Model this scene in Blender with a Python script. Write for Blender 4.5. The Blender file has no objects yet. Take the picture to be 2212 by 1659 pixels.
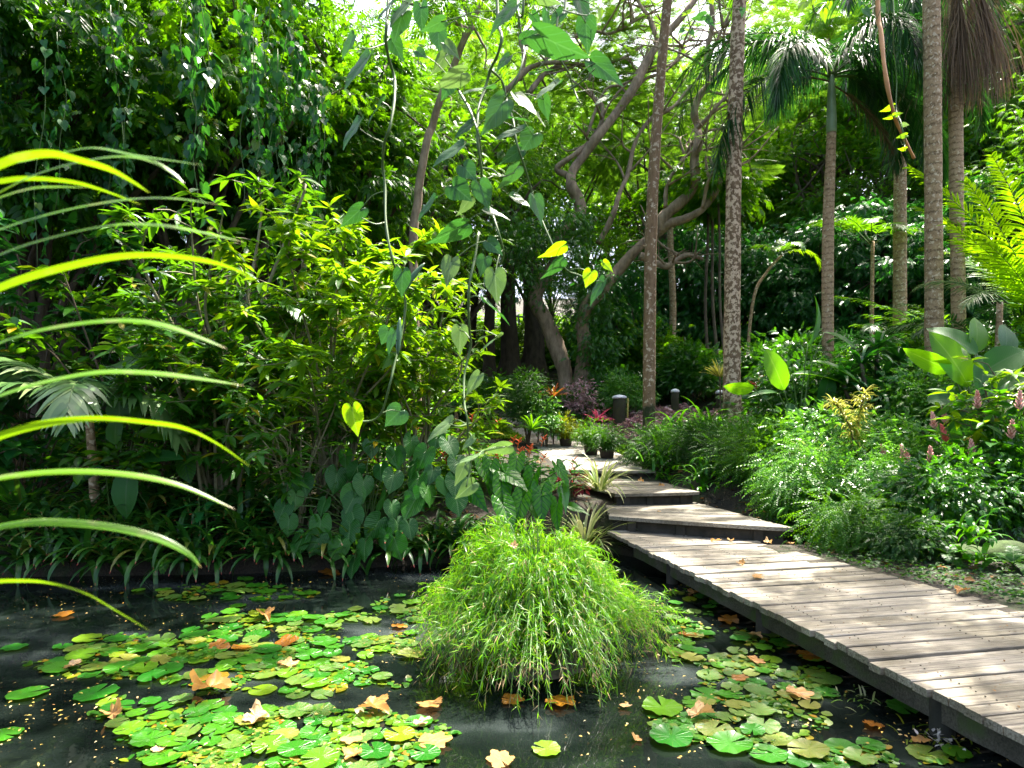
import bpy, math, random
import numpy as np
R = math.radians
F, CX, HY, CZ = 1350.0, 1106.0, 915.0, 1.95      # focal length, axis and horizon in plan pixels, eye height
sc = bpy.context.scene
col = sc.collection

# ------------------------------------------------------------------ helpers
def P(px, py, D):
    return np.array([(px - CX) / F * D, D, CZ - (py - HY) / F * D])

def onz(px, py, z=0.0):
    D = (CZ - z) * F / (py - HY)
    return np.array([(px - CX) / F * D, D, z])

def nrm(v):
    v = np.asarray(v, float)
    return v / np.maximum(np.linalg.norm(v, axis=-1, keepdims=True), 1e-9)

def smooth_path(pts, n=8):
    p = np.asarray(pts, float)
    if len(p) < 3:
        t = np.linspace(0, 1, n + 1)[:, None]
        return p[0] * (1 - t) + p[-1] * t
    q = np.vstack([2 * p[0] - p[1], p, 2 * p[-1] - p[-2]])
    out = []
    for i in range(1, len(q) - 2):
        a, b, c, d = q[i - 1], q[i], q[i + 1], q[i + 2]
        for t in np.linspace(0, 1, n, endpoint=False):
            out.append(.5 * (2 * b + (c - a) * t + (2 * a - 5 * b + 4 * c - d) * t * t + (3 * b - a - 3 * c + d) * t ** 3))
    out.append(p[-1])
    return np.array(out)

class MB:
    """collects vertices and faces, builds ONE mesh object"""
    def __init__(s):
        s.v, s.uv, s.f3, s.f4, s.m3, s.m4, s.n = [], [], [], [], [], [], 0
    def add(s, v, f, uv=None, m=0):
        v = np.asarray(v, float).reshape(-1, 3)
        s.v.append(v)
        s.uv.append(np.zeros((len(v), 2)) if uv is None else np.asarray(uv, float).reshape(-1, 2))
        for part, k, dst, md in ((f.get(3), 3, s.f3, s.m3), (f.get(4), 4, s.f4, s.m4)):
            if part is not None and len(part):
                a = np.asarray(part, np.int64).reshape(-1, k) + s.n
                dst.append(a); md.append(np.full(len(a), m, np.int32))
        s.n += len(v)
    def inst(s, T, pos, rot, scale, m=0):
        """T=(verts, faces dict, uv): copies at pos (n,3) with rot (n,3,3) [columns x,y,z] and scale (n,) or (n,3)"""
        v, f, uv = T
        pos = np.asarray(pos, float).reshape(-1, 3); n = len(pos)
        if n == 0: return
        sc_ = np.asarray(scale, float)
        if sc_.ndim == 0: sc_ = np.full(n, float(sc_))
        if sc_.ndim == 1: sc_ = np.repeat(sc_[:, None], 3, 1)
        loc = v[None] * sc_[:, None, :]
        V = np.einsum('nij,nkj->nki', rot, loc) + pos[:, None, :]
        k = len(v); off = (np.arange(n) * k)[:, None, None]
        ff = {}
        for q in (3, 4):
            if q in f and len(f[q]):
                ff[q] = (np.asarray(f[q])[None] + off).reshape(-1, q)
        s.add(V.reshape(-1, 3), ff, np.tile(uv, (n, 1)), m)
    def tube(s, pts, r, sides=6, m=0, cap=True):
        p = np.asarray(pts, float); n = len(p)
        r = np.asarray(r, float)
        if r.ndim == 0: r = np.full(n, float(r))
        elif len(r) != n: r = np.interp(np.linspace(0, 1, n), np.linspace(0, 1, len(r)), r)
        t = nrm(np.gradient(p, axis=0))
        a = np.array([1., 0, 0]) if abs(t[0][0]) < .8 else np.array([0, 1., 0])
        u = nrm(np.cross(t[0], a)); rings = []; uvs = []
        ang = np.linspace(0, 2 * np.pi, sides, endpoint=False)
        L = 0.
        for i in range(n):
            u = nrm(u - t[i] * np.dot(u, t[i])); w = np.cross(t[i], u)
            rings.append(p[i] + r[i] * (np.cos(ang)[:, None] * u + np.sin(ang)[:, None] * w))
            if i: L += np.linalg.norm(p[i] - p[i - 1])
            uvs.append(np.stack([ang / 6.2832, np.full(sides, L)], 1))
        i, j = np.meshgrid(np.arange(n - 1), np.arange(sides), indexing='ij')
        a = i * sides + j; b = i * sides + (j + 1) % sides
        q = np.stack([a, b, b + sides, a + sides], -1).reshape(-1, 4)
        V = np.vstack(rings); U = np.vstack(uvs); f = {4: q}
        if cap:
            V = np.vstack([V, p[-1:], p[:1]]); U = np.vstack([U, [[0, L]], [[0, 0]]]); e = (n - 1) * sides
            jj = np.arange(sides); k = (jj + 1) % sides
            f[3] = np.vstack([np.stack([e + jj, e + k, np.full(sides, n * sides)], 1), np.stack([k, jj, np.full(sides, n * sides + 1)], 1)])
        s.add(V, f, U, m)
    def ribbons(s, C, S, hw, fold=0., m=0, N=None):
        """n strips: centre lines C (n,k,3), side vectors S (n,3) or (n,k,3), half widths hw (n,k); fold lifts the edges along N"""
        C = np.asarray(C, float); n, k, _ = C.shape
        S = np.asarray(S, float)
        if S.ndim == 2: S = np.repeat(S[:, None], k, 1)
        hw = np.broadcast_to(np.asarray(hw, float), (n, k))[:, :, None]
        if fold:
            t = np.gradient(C, axis=1); Nn = nrm(np.cross(S, t))
            l = C - S * hw + Nn * hw * fold; r_ = C + S * hw + Nn * hw * fold
            V = np.stack([l, C, r_], 2); w = 3
        else:
            V = np.stack([C - S * hw, C + S * hw], 2); w = 2
        uv = np.zeros((n, k, w, 2)); uv[..., 0] = np.linspace(0, 1, w); uv[..., 1] = np.linspace(0, 1, k)[None, :, None]
        i, a, b = np.meshgrid(np.arange(n), np.arange(k - 1), np.arange(w - 1), indexing='ij')
        o = i * k * w + a * w + b
        s.add(V.reshape(-1, 3), {4: np.stack([o, o + 1, o + w + 1, o + w], -1).reshape(-1, 4)}, uv.reshape(-1, 2), m)
    def box(s, lo, hi, m=0, frame=None):
        lo, hi = np.asarray(lo, float), np.asarray(hi, float)
        v = np.array([[x, y, z] for z in (0, 1) for y in (0, 1) for x in (0, 1)], float) * (hi - lo) + lo
        if frame is not None: v = v @ frame.T
        s.add(v, {4: [(0, 2, 3, 1), (4, 5, 7, 6), (0, 1, 5, 4), (2, 6, 7, 3), (0, 4, 6, 2), (1, 3, 7, 5)]}, None, m)
    def prism(s, poly, z0, z1, m=0):
        """closed slab over a convex plan polygon (counter-clockwise)"""
        p = np.asarray(poly, float); n = len(p)
        z0 = np.broadcast_to(z0, n); z1 = np.broadcast_to(z1, n)
        v = np.vstack([np.c_[p, z0], np.c_[p, z1], [[*p.mean(0), np.mean(z0)], [*p.mean(0), np.mean(z1)]]])
        i = np.arange(n); j = (i + 1) % n
        s.add(v, {4: np.stack([i, j, j + n, i + n], 1), 3: np.vstack([np.stack([j, i, np.full(n, 2 * n)], 1), np.stack([i + n, j + n, np.full(n, 2 * n + 1)], 1)])}, None, m)
    def build(s, name, mats, parent=None, smooth=True, world=False):
        V = np.vstack(s.v); U = np.vstack(s.uv)
        if world is not False and parent is not None:
            V = V - np.array(parent.location if world is True else world)
        f3 = np.vstack(s.f3) if s.f3 else np.zeros((0, 3), np.int64)
        f4 = np.vstack(s.f4) if s.f4 else np.zeros((0, 4), np.int64)
        me = bpy.data.meshes.new(name)
        me.vertices.add(len(V)); me.vertices.foreach_set('co', V.astype(np.float32).ravel())
        li = np.concatenate([f3.ravel(), f4.ravel()]).astype(np.int32)
        me.loops.add(len(li)); me.loops.foreach_set('vertex_index', li)
        nf = len(f3) + len(f4)
        st = np.concatenate([np.arange(len(f3)) * 3, len(f3) * 3 + np.arange(len(f4)) * 4]).astype(np.int32)
        me.polygons.add(nf); me.polygons.foreach_set('loop_start', st)
        me.polygons.foreach_set('material_index', np.concatenate(s.m3 + s.m4).astype(np.int32))
        me.polygons.foreach_set('use_smooth', np.full(nf, bool(smooth)))
        uvl = me.uv_layers.new(name='UVMap'); uvl.data.foreach_set('uv', U[li].astype(np.float32).ravel())
        for mt in (mats if isinstance(mats, (list, tuple)) else [mats]): me.materials.append(mt)
        me.update(calc_edges=True); me.validate()
        o = bpy.data.objects.new(name, me); col.objects.link(o)
        if parent is not None: o.parent = parent
        return o

def frames(d, nhint):
    """rotation matrices with y along d and z near nhint"""
    d = nrm(d); x = nrm(np.cross(d, nhint)); z = np.cross(x, d)
    return np.stack([x, d, z], -1)

def leaf_tpl(w, L=1., fold=.25, droop=.15, lobe=0., nu=2, nv=None, ripple=0., rippf=20., lp=1.5):
    """a blade lying along +y; w = list of (v, half width)"""
    vs = np.array([a for a, _ in w]) if nv is None else np.linspace(0, 1, nv)
    hw = np.interp(vs, [a for a, _ in w], [b for _, b in w])
    us = np.linspace(-1, 1, nu + 1)
    U, Vv = np.meshgrid(us, vs)
    x = U * hw[:, None]
    y = Vv - lobe * np.abs(U) ** lp * (1 - Vv) ** 3
    z = fold * np.abs(x) - droop * y * np.abs(y) + ripple * np.sin(Vv * rippf) * np.abs(U)
    v = np.stack([x, y * L, z], -1).reshape(-1, 3)
    k = nu + 1
    q = [(i * k + j, i * k + j + 1, (i + 1) * k + j + 1, (i + 1) * k + j) for i in range(len(vs) - 1) for j in range(nu)]
    return v, {4: np.array(q)}, np.stack([U * .5 + .5, Vv], -1).reshape(-1, 2)

def leaf_polar(rl, xs=1., fold=.12, droop=.2, rings=(0, .45, .8, 1), n=12, ripple=0., k=9., wob=0.):
    """heart-shaped blade around its petiole at the origin, tip at +y = 1; rl = (angle from the tip, radius)"""
    th = np.concatenate([np.linspace(-3.08, 0, n), np.linspace(0, 3.08, n)[1:]]); r = np.interp(np.abs(th), [a for a, _ in rl], [b for _, b in rl])
    rg = np.array(rings)[:, None]
    x = rg * r * np.sin(th) * xs; y = rg * r * np.cos(th)
    z = fold * np.abs(x) - droop * y * np.abs(y) - .12 * x * x + ripple * np.sin(k * th) * rg + wob * np.sin(3 * th + 1) * rg ** 2
    m = len(th); i, j = np.meshgrid(np.arange(len(rings) - 1), np.arange(m - 1), indexing='ij'); o = i * m + j
    uv = np.stack([.5 + x / (1.16 * xs), (y + .45) / 1.45], -1)
    return np.stack([x, y, z], -1).reshape(-1, 3), {4: np.stack([o, o + 1, o + m + 1, o + m], -1).reshape(-1, 4)}, uv.reshape(-1, 2)

def merge(parts):
    V, U, f4, f3, n = [], [], [], [], 0
    for v, f, uv in parts:
        V.append(v); U.append(uv)
        if 4 in f and len(f[4]): f4.append(np.asarray(f[4]) + n)
        if 3 in f and len(f[3]): f3.append(np.asarray(f[3]) + n)
        n += len(v)
    f = {}
    if f4: f[4] = np.vstack(f4)
    if f3: f[3] = np.vstack(f3)
    return np.vstack(V), f, np.vstack(U)

def moved(T, pos, d, nh, s=1.):
    v, f, uv = T
    M = frames(np.array([d], float), np.array([nh], float))[0]
    return (v * s) @ M.T + np.asarray(pos), f, uv

W_LANCE = [(0, .015), (.12, .08), (.3, .15), (.5, .155), (.72, .1), (.88, .04), (1, 0.002)]
W_OVAL = [(0, .02), (.12, .15), (.3, .24), (.55, .24), (.78, .14), (.92, .05), (1, .002)]
W_PADDLE = [(0, .02), (.08, .08), (.25, .15), (.55, .165), (.78, .125), (.93, .05), (1, .004)]
W_HEART = [(0, .30), (.1, .43), (.22, .48), (.4, .44), (.6, .31), (.8, .15), (.93, .055), (1, .002)]
W_ROUND = [(0, .42), (.1, .52), (.28, .58), (.5, .57), (.7, .48), (.85, .32), (.95, .15), (1, .006)]
T_LANCE = leaf_tpl(W_LANCE, fold=.35, droop=.22)
T_LANCE_S = leaf_tpl([(0, .02), (.35, .17), (.7, .11), (1, .002)], fold=.3, droop=.2)
T_OVAL = leaf_tpl(W_OVAL, fold=.3, droop=.18)
T_OVAL_S = leaf_tpl([(0, .03), (.4, .26), (1, .003)], fold=.3, droop=.15)
RL_H = [(0, 1.), (.1, .83), (.25, .72), (.5, .64), (.8, .58), (1.2, .53), (1.6, .48), (2., .42), (2.4, .34), (2.75, .24), (3., .1), (3.14, .03)]
RL_R = [(0, 1.), (.12, .86), (.3, .78), (.6, .7), (1., .64), (1.5, .58), (2., .54), (2.4, .5), (2.75, .42), (3., .2), (3.14, .05)]
RL_A = [(0, 1.), (.1, .82), (.25, .68), (.5, .57), (.8, .5), (1.2, .44), (1.6, .43), (2., .46), (2.35, .52), (2.65, .5), (2.9, .3), (3.14, .04)]
T_HEART = leaf_polar(RL_H, .92, .2, .16, ripple=.012, wob=.05)
T_HEART_M = leaf_polar(RL_H, .92, .2, .2, (0, 1), 7)
T_ROUND = leaf_polar(RL_R, 1., .12, .22, (0, .3, .6, .85, 1), 20, .02, 13, .05)
T_ALO = leaf_polar(RL_A, .95, .16, .25, (0, .3, .6, .85, 1), 18, .02, 11, .04)
T_PADDLE = leaf_tpl(W_PADDLE, fold=.3, droop=.3, nu=4, nv=12)

# things, parts, labels
def tag(o, label=None, cat=None, group=None, kind=None):
    if label: o['label'] = label
    if cat: o['category'] = cat
    if group: o['group'] = group
    if kind: o['kind'] = kind
    return o

def thing(name, label, cat, loc=(0, 0, 0), group=None, rz=0.):
    o = bpy.data.objects.new(name, None); col.objects.link(o)
    o.location = tuple(float(a) for a in loc); o.rotation_euler = (0, 0, rz)
    o.empty_display_size = .2
    return tag(o, label, cat, group)

KIDS = {}
def copy_tree(o, loc, rz=0., s=1., label=None, group=None, parent=None):
    c = o.copy(); col.objects.link(c)
    if parent is not None:
        c.parent = parent
    else:
        c.location = tuple(float(a) for a in loc); c.rotation_euler = (0, 0, rz)
        c.scale = (s, s, s) if np.ndim(s) == 0 else tuple(s)
        if label: c['label'] = label
        if group: c['group'] = group
    for ch in kids_of(o): copy_tree(ch, None, parent=c)
    return c

def kids_of(o):
    k = KIDS.get(o.name)
    if k is None:
        k = KIDS[o.name] = [x for x in bpy.data.objects if x.parent == o]
    return k

# ------------------------------------------------------------------ materials
def nodes(name):
    m = bpy.data.materials.new(name); m.use_nodes = True
    nt = m.node_tree; nt.nodes.clear()
    return m, nt, nt.nodes, nt.links

def ramp(nd, stops, interp='LINEAR'):
    r = nd.new('ShaderNodeValToRGB'); e = r.color_ramp.elements; r.color_ramp.interpolation = interp
    while len(e) > 1: e.remove(e[-1])
    e[0].position, e[0].color = stops[0][0], (*stops[0][1], 1)
    for p, c in stops[1:]:
        q = e.new(p); q.color = (*c, 1)
    return r

def math_node(nd, lk, op, a, b=None, c=None):
    n = nd.new('ShaderNodeMath'); n.operation = op
    for i, x in enumerate((a, b, c)):
        if x is None: continue
        if isinstance(x, (int, float)): n.inputs[i].default_value = x
        else: lk.new(x, n.inputs[i])
    return n.outputs[0]

def mixc(nd, lk, fac, a, b, blend='MIX'):
    n = nd.new('ShaderNodeMix'); n.data_type = 'RGBA'; n.blend_type = blend
    for sock, x in ((n.inputs[0], fac), (n.inputs[6], a), (n.inputs[7], b)):
        if isinstance(x, (int, float)): sock.default_value = x
        elif isinstance(x, tuple): sock.default_value = (*x, 1)
        else: lk.new(x, sock)
    return n.outputs[2]

def sat(c, k=1.28):
    l = .3 * c[0] + .6 * c[1] + .1 * c[2]
    return tuple(max(.003, l + (x - l) * k) for x in c)

def leaf_mat(name, stops, trans=(.22, .4, .03), tf=.42, rough=.38, veins=None, obj_rand=False, spec=.34, noise=.0, midrib=None, tip=None, spots=None):
    """leaf: colour varies leaf by leaf; light passes through. veins=(n, slant, colour, width)"""
    stops = [(p, sat(c)) for p, c in stops]; trans = sat(trans, 1.15)
    m, nt, nd, lk = nodes(name)
    out = nd.new('ShaderNodeOutputMaterial')
    if obj_rand: rnd = nd.new('ShaderNodeObjectInfo').outputs['Random']
    else: rnd = nd.new('ShaderNodeNewGeometry').outputs['Random Per Island']
    rp = ramp(nd, stops); lk.new(rnd, rp.inputs[0]); c = rp.outputs[0]
    uvn = nd.new('ShaderNodeUVMap'); sx = nd.new('ShaderNodeSeparateXYZ'); lk.new(uvn.outputs[0], sx.inputs[0])
    au = math_node(nd, lk, 'ABSOLUTE', math_node(nd, lk, 'SUBTRACT', sx.outputs[0], .5))
    hgt = None
    if veins:
        n_, sl, vc, wd = veins
        ph = math_node(nd, lk, 'SUBTRACT', math_node(nd, lk, 'MULTIPLY', sx.outputs[1], n_), math_node(nd, lk, 'MULTIPLY', au, sl))
        fr = math_node(nd, lk, 'ABSOLUTE', math_node(nd, lk, 'SUBTRACT', math_node(nd, lk, 'FRACT', ph), .5))
        mr = nd.new('ShaderNodeMapRange'); mr.interpolation_type = 'SMOOTHSTEP'
        mr.inputs[1].default_value = wd; mr.inputs[2].default_value = 0.; lk.new(fr, mr.inputs[0])
        c = mixc(nd, lk, math_node(nd, lk, 'MULTIPLY', mr.outputs[0], .85), c, vc); hgt = mr.outputs[0]
    if midrib:
        mr2 = nd.new('ShaderNodeMapRange'); mr2.interpolation_type = 'SMOOTHSTEP'
        mr2.inputs[1].default_value = .04; mr2.inputs[2].default_value = 0.; lk.new(au, mr2.inputs[0])
        c = mixc(nd, lk, math_node(nd, lk, 'MULTIPLY', mr2.outputs[0], .8), c, midrib)
    if tip:
        mr3 = nd.new('ShaderNodeMapRange'); mr3.inputs[1].default_value = tip[1]; mr3.inputs[2].default_value = 1.; lk.new(sx.outputs[1], mr3.inputs[0])
        c = mixc(nd, lk, mr3.outputs[0], c, tip[0])
    if spots:
        tc = nd.new('ShaderNodeTexCoord'); nz = nd.new('ShaderNodeTexNoise'); nz.inputs['Scale'].default_value = spots[1]; nz.inputs['Detail'].default_value = 3
        lk.new(tc.outputs['Object'], nz.inputs['Vector'])
        mr4 = nd.new('ShaderNodeMapRange'); mr4.inputs[1].default_value = spots[2]; mr4.inputs[2].default_value = spots[2] + .1; lk.new(nz.outputs[0], mr4.inputs[0])
        c = mixc(nd, lk, mr4.outputs[0], c, spots[0])
    pb = nd.new('ShaderNodeBsdfPrincipled'); lk.new(c, pb.inputs['Base Color'])
    pb.inputs['Roughness'].default_value = rough; pb.inputs['Specular IOR Level'].default_value = spec
    tr = nd.new('ShaderNodeBsdfTranslucent')
    tcol = mixc(nd, lk, 1., mixc(nd, lk, .35, c, trans), tuple(1.25 for _ in range(3)), 'MULTIPLY')
    tcol = mixc(nd, lk, .62, c, trans)
    lk.new(tcol, tr.inputs['Color'])
    mx = nd.new('ShaderNodeMixShader'); mx.inputs[0].default_value = tf
    lk.new(pb.outputs[0], mx.inputs[1]); lk.new(tr.outputs[0], mx.inputs[2])
    if hgt is not None:
        bp = nd.new('ShaderNodeBump'); bp.inputs['Strength'].default_value = .35; bp.inputs['Distance'].default_value = .01; bp.invert = True
        lk.new(hgt, bp.inputs['Height']); lk.new(bp.outputs[0], pb.inputs['Normal'])
    lk.new(mx.outputs[0], out.inputs[0])
    return m

def bark_mat(name, c1, c2, lichen=None, rings=0., scale=9., rough=.85, moss=None, bump=.5, lich_th=.52):
    m, nt, nd, lk = nodes(name)
    out = nd.new('ShaderNodeOutputMaterial'); pb = nd.new('ShaderNodeBsdfPrincipled')
    tc = nd.new('ShaderNodeTexCoord'); mp = nd.new('ShaderNodeMapping'); mp.inputs['Scale'].default_value = (1, 1, .35 if not rings else 1.)
    lk.new(tc.outputs['Object'], mp.inputs[0])
    n1 = nd.new('ShaderNodeTexNoise'); n1.inputs['Scale'].default_value = scale; n1.inputs['Detail'].default_value = 8; n1.inputs['Roughness'].default_value = .65
    lk.new(mp.outputs[0], n1.inputs['Vector'])
    rp = ramp(nd, [(.3, c1), (.7, c2)]); lk.new(n1.outputs[0], rp.inputs[0]); c = rp.outputs[0]; h = n1.outputs[0]
    if rings:
        sp = nd.new('ShaderNodeSeparateXYZ'); lk.new(tc.outputs['Object'], sp.inputs[0])
        zz = math_node(nd, lk, 'ADD', math_node(nd, lk, 'MULTIPLY', sp.outputs[2], rings), math_node(nd, lk, 'MULTIPLY', n1.outputs[0], 1.5))
        fr = math_node(nd, lk, 'FRACT', zz)
        mr = nd.new('ShaderNodeMapRange'); mr.inputs[1].default_value = .0; mr.inputs[2].default_value = .22; lk.new(fr, mr.inputs[0])
        c = mixc(nd, lk, mr.outputs[0], tuple(x * .45 for x in c1), c)
        h = math_node(nd, lk, 'ADD', math_node(nd, lk, 'MULTIPLY', mr.outputs[0], .8), math_node(nd, lk, 'MULTIPLY', h, .5))
    if lichen:
        n2 = nd.new('ShaderNodeTexNoise'); n2.inputs['Scale'].default_value = lichen[1]; n2.inputs['Detail'].default_value = 5; n2.inputs['Roughness'].default_value = .6
        lk.new(tc.outputs['Object'], n2.inputs['Vector'])
        mr = nd.new('ShaderNodeMapRange'); mr.inputs[1].default_value = lich_th; mr.inputs[2].default_value = lich_th + .04; lk.new(n2.outputs[0], mr.inputs[0])
        c = mixc(nd, lk, mr.outputs[0], c, lichen[0])
    if moss:
        n3 = nd.new('ShaderNodeTexNoise'); n3.inputs['Scale'].default_value = 2.2; n3.inputs['Detail'].default_value = 6
        lk.new(tc.outputs['Object'], n3.inputs['Vector'])
        sp = nd.new('ShaderNodeSeparateXYZ'); lk.new(tc.outputs['Object'], sp.inputs[0])
        f_ = math_node(nd, lk, 'SUBTRACT', math_node(nd, lk, 'ADD', n3.outputs[0], .35), math_node(nd, lk, 'MULTIPLY', sp.outputs[2], moss[1]))
        mr = nd.new('ShaderNodeMapRange'); mr.inputs[1].default_value = .5; mr.inputs[2].default_value = .62; lk.new(f_, mr.inputs[0])
        c = mixc(nd, lk, mr.outputs[0], c, moss[0])
    bp = nd.new('ShaderNodeBump'); bp.inputs['Strength'].default_value = bump; bp.inputs['Distance'].default_value = .03
    lk.new(h, bp.inputs['Height']); lk.new(bp.outputs[0], pb.inputs['Normal'])
    lk.new(c, pb.inputs['Base Color']); pb.inputs['Roughness'].default_value = rough
    pb.inputs['Specular IOR Level'].default_value = .25
    lk.new(pb.outputs[0], out.inputs[0])
    return m

def plain(name, c, rough=.6, c2=None, scale=12., bump=0., spec=.4):
    m, nt, nd, lk = nodes(name)
    out = nd.new('ShaderNodeOutputMaterial'); pb = nd.new('ShaderNodeBsdfPrincipled')
    tc = nd.new('ShaderNodeTexCoord'); n1 = nd.new('ShaderNodeTexNoise'); n1.inputs['Scale'].default_value = scale; n1.inputs['Detail'].default_value = 7
    n1.inputs['Roughness'].default_value = .65
    lk.new(tc.outputs['Object'], n1.inputs['Vector'])
    c2 = c2 or tuple(x * .7 for x in c)
    rp = ramp(nd, [(.35, c2), (.65, c)]); lk.new(n1.outputs[0], rp.inputs[0]); lk.new(rp.outputs[0], pb.inputs['Base Color'])
    pb.inputs['Roughness'].default_value = rough; pb.inputs['Specular IOR Level'].default_value = spec
    if bump:
        bp = nd.new('ShaderNodeBump'); bp.inputs['Strength'].default_value = bump; bp.inputs['Distance'].default_value = .02
        lk.new(n1.outputs[0], bp.inputs['Height']); lk.new(bp.outputs[0], pb.inputs['Normal'])
    lk.new(pb.outputs[0], out.inputs[0])
    return m

M = {}
G = lambda r, g, b: (r, g, b)
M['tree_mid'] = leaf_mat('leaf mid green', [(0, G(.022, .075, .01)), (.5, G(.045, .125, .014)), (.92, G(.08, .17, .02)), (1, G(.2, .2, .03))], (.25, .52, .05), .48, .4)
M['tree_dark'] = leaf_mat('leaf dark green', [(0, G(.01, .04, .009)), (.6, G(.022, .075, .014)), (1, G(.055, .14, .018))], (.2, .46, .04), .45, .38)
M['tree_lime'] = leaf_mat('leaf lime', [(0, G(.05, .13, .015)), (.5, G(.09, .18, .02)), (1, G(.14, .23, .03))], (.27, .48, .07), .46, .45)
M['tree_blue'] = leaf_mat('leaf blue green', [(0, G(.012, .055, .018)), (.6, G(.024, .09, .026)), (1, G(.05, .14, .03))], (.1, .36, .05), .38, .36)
M['shrub_lit'] = leaf_mat('leaf shrub sunlit', [(0, G(.035, .11, .014)), (.45, G(.066, .155, .018)), (.9, G(.12, .22, .025)), (.96, G(.3, .27, .03)), (1, G(.42, .3, .03))], (.34, .57, .045), .5, .4, veins=(9, 5, (.1, .2, .03), .1), midrib=(.16, .26, .06))  # brighter copy of the shrub leaf, sunlight put into its colour
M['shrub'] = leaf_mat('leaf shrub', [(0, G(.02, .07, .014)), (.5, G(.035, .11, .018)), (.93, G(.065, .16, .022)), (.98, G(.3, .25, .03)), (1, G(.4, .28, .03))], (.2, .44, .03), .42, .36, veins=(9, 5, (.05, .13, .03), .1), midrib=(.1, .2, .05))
M['gloss'] = leaf_mat('leaf glossy small', [(0, G(.015, .055, .014)), (.6, G(.03, .1, .02)), (1, G(.07, .16, .03))], (.15, .42, .03), .38, .28, spec=.6)
M['pale_glint'] = leaf_mat('leaf sun glints', [(0, G(.03, .11, .025)), (.6, G(.06, .17, .035)), (.85, G(.12, .24, .06)), (1, G(.3, .4, .2))], (.22, .5, .06), .4, .3, spec=.6)  # pale stops paint white sun glints into the leaf colour
M['heart'] = leaf_mat('leaf heart vine', [(0, G(.025, .068, .028)), (.6, G(.042, .095, .04)), (1, G(.07, .13, .055))], (.07, .22, .03), .32, .42, veins=(5, 4, (.05, .15, .06), .12), midrib=(.09, .2, .08), obj_rand=True)
M['heart_sheen'] = leaf_mat('leaf heart sky sheen', [(0, G(.07, .13, .055)), (1, G(.13, .19, .085))], (.2, .34, .08), .3, .5, veins=(5, 4, (.09, .18, .08), .12), midrib=(.24, .32, .16), obj_rand=True)  # pale tone paints sky reflection onto some vine leaves
M['heart_far'] = leaf_mat('leaf curtain vine', [(0, G(.014, .06, .026)), (.6, G(.026, .09, .036)), (.93, G(.05, .14, .045)), (1, G(.2, .22, .04))], (.09, .3, .03), .38, .34)
M['heart_lime'] = leaf_mat('leaf heart lime', [(0, G(.12, .26, .02)), (1, G(.2, .32, .03))], (.4, .65, .04), .5, .42, midrib=(.2, .34, .06), obj_rand=True)
M['philo'] = leaf_mat('leaf philodendron', [(0, G(.014, .06, .007)), (.6, G(.024, .085, .009)), (1, G(.045, .13, .014))], (.05, .25, .03), .24, .36, veins=(13, 9, (.06, .15, .05), .2), midrib=(.08, .17, .05), spec=.28, obj_rand=True)
M['alocasia'] = leaf_mat('leaf alocasia', [(0, G(.035, .12, .012)), (1, G(.07, .18, .02))], (.08, .35, .04), .3, .3, veins=(8, 5, (.008, .04, .02), .2), midrib=(.006, .035, .012), spec=.22, obj_rand=True)
M['paddle'] = leaf_mat('leaf paddle', [(0, G(.03, .11, .012)), (.7, G(.05, .16, .016)), (1, G(.09, .2, .02))], (.3, .62, .03), .5, .3, veins=(26, 8, (.06, .16, .02), .14), midrib=(.2, .32, .06), obj_rand=True)
M['paddle_dark'] = leaf_mat('leaf paddle dark', [(0, G(.018, .07, .018)), (1, G(.035, .115, .024))], (.14, .42, .03), .4, .38, veins=(26, 8, (.03, .1, .028), .14), midrib=(.08, .16, .05), spec=.32, obj_rand=True)
M['brom'] = leaf_mat('leaf bromeliad', [(0, G(.014, .05, .014)), (.6, G(.028, .085, .02)), (.9, G(.06, .12, .03)), (1, G(.12, .12, .04))], (.1, .26, .03), .28, .34, tip=((.5, .03, .05), .94), spec=.4)
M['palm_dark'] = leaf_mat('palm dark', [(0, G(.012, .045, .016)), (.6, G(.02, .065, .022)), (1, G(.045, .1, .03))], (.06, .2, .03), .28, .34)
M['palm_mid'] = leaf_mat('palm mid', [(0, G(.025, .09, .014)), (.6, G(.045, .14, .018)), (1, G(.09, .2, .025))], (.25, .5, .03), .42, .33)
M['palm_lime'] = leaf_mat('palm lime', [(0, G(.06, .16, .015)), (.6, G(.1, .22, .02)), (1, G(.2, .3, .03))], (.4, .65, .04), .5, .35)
M['palm_sunlit'] = leaf_mat('palm sunlit', [(0, G(.06, .12, .045)), (.6, G(.11, .18, .07)), (1, G(.24, .3, .15))], (.2, .3, .1), .25, .3, spec=.7)  # pale tone paints sunlight on the leaflets into the colour
M['palm_dead'] = leaf_mat('palm dead', [(0, G(.07, .05, .035)), (.6, G(.13, .095, .065)), (1, G(.22, .17, .12))], (.25, .17, .1), .25, .7, spec=.2)
M['grass'] = leaf_mat('weeping grass', [(0, G(.05, .16, .012)), (.45, G(.085, .22, .016)), (.8, G(.16, .28, .025)), (.93, G(.3, .36, .08)), (.97, G(.34, .26, .14)), (1, G(.4, .3, .18))], (.3, .62, .03), .45, .4)
M['grass_dry'] = leaf_mat('dry straw', [(0, G(.2, .14, .08)), (1, G(.38, .3, .19))], (.3, .22, .12), .3, .7, spec=.2)
M['blade'] = leaf_mat('strap blade', [(0, G(.07, .17, .02)), (1, G(.13, .24, .03))], (.34, .55, .04), .36, .36, midrib=(.2, .32, .07), obj_rand=True, tip=((.3, .2, .08), .95), spots=((.16, .22, .05), 30, .58))
M['iris'] = leaf_mat('strap grass', [(0, G(.03, .11, .014)), (.6, G(.05, .16, .018)), (1, G(.1, .22, .03))], (.2, .5, .03), .4, .35)
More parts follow.
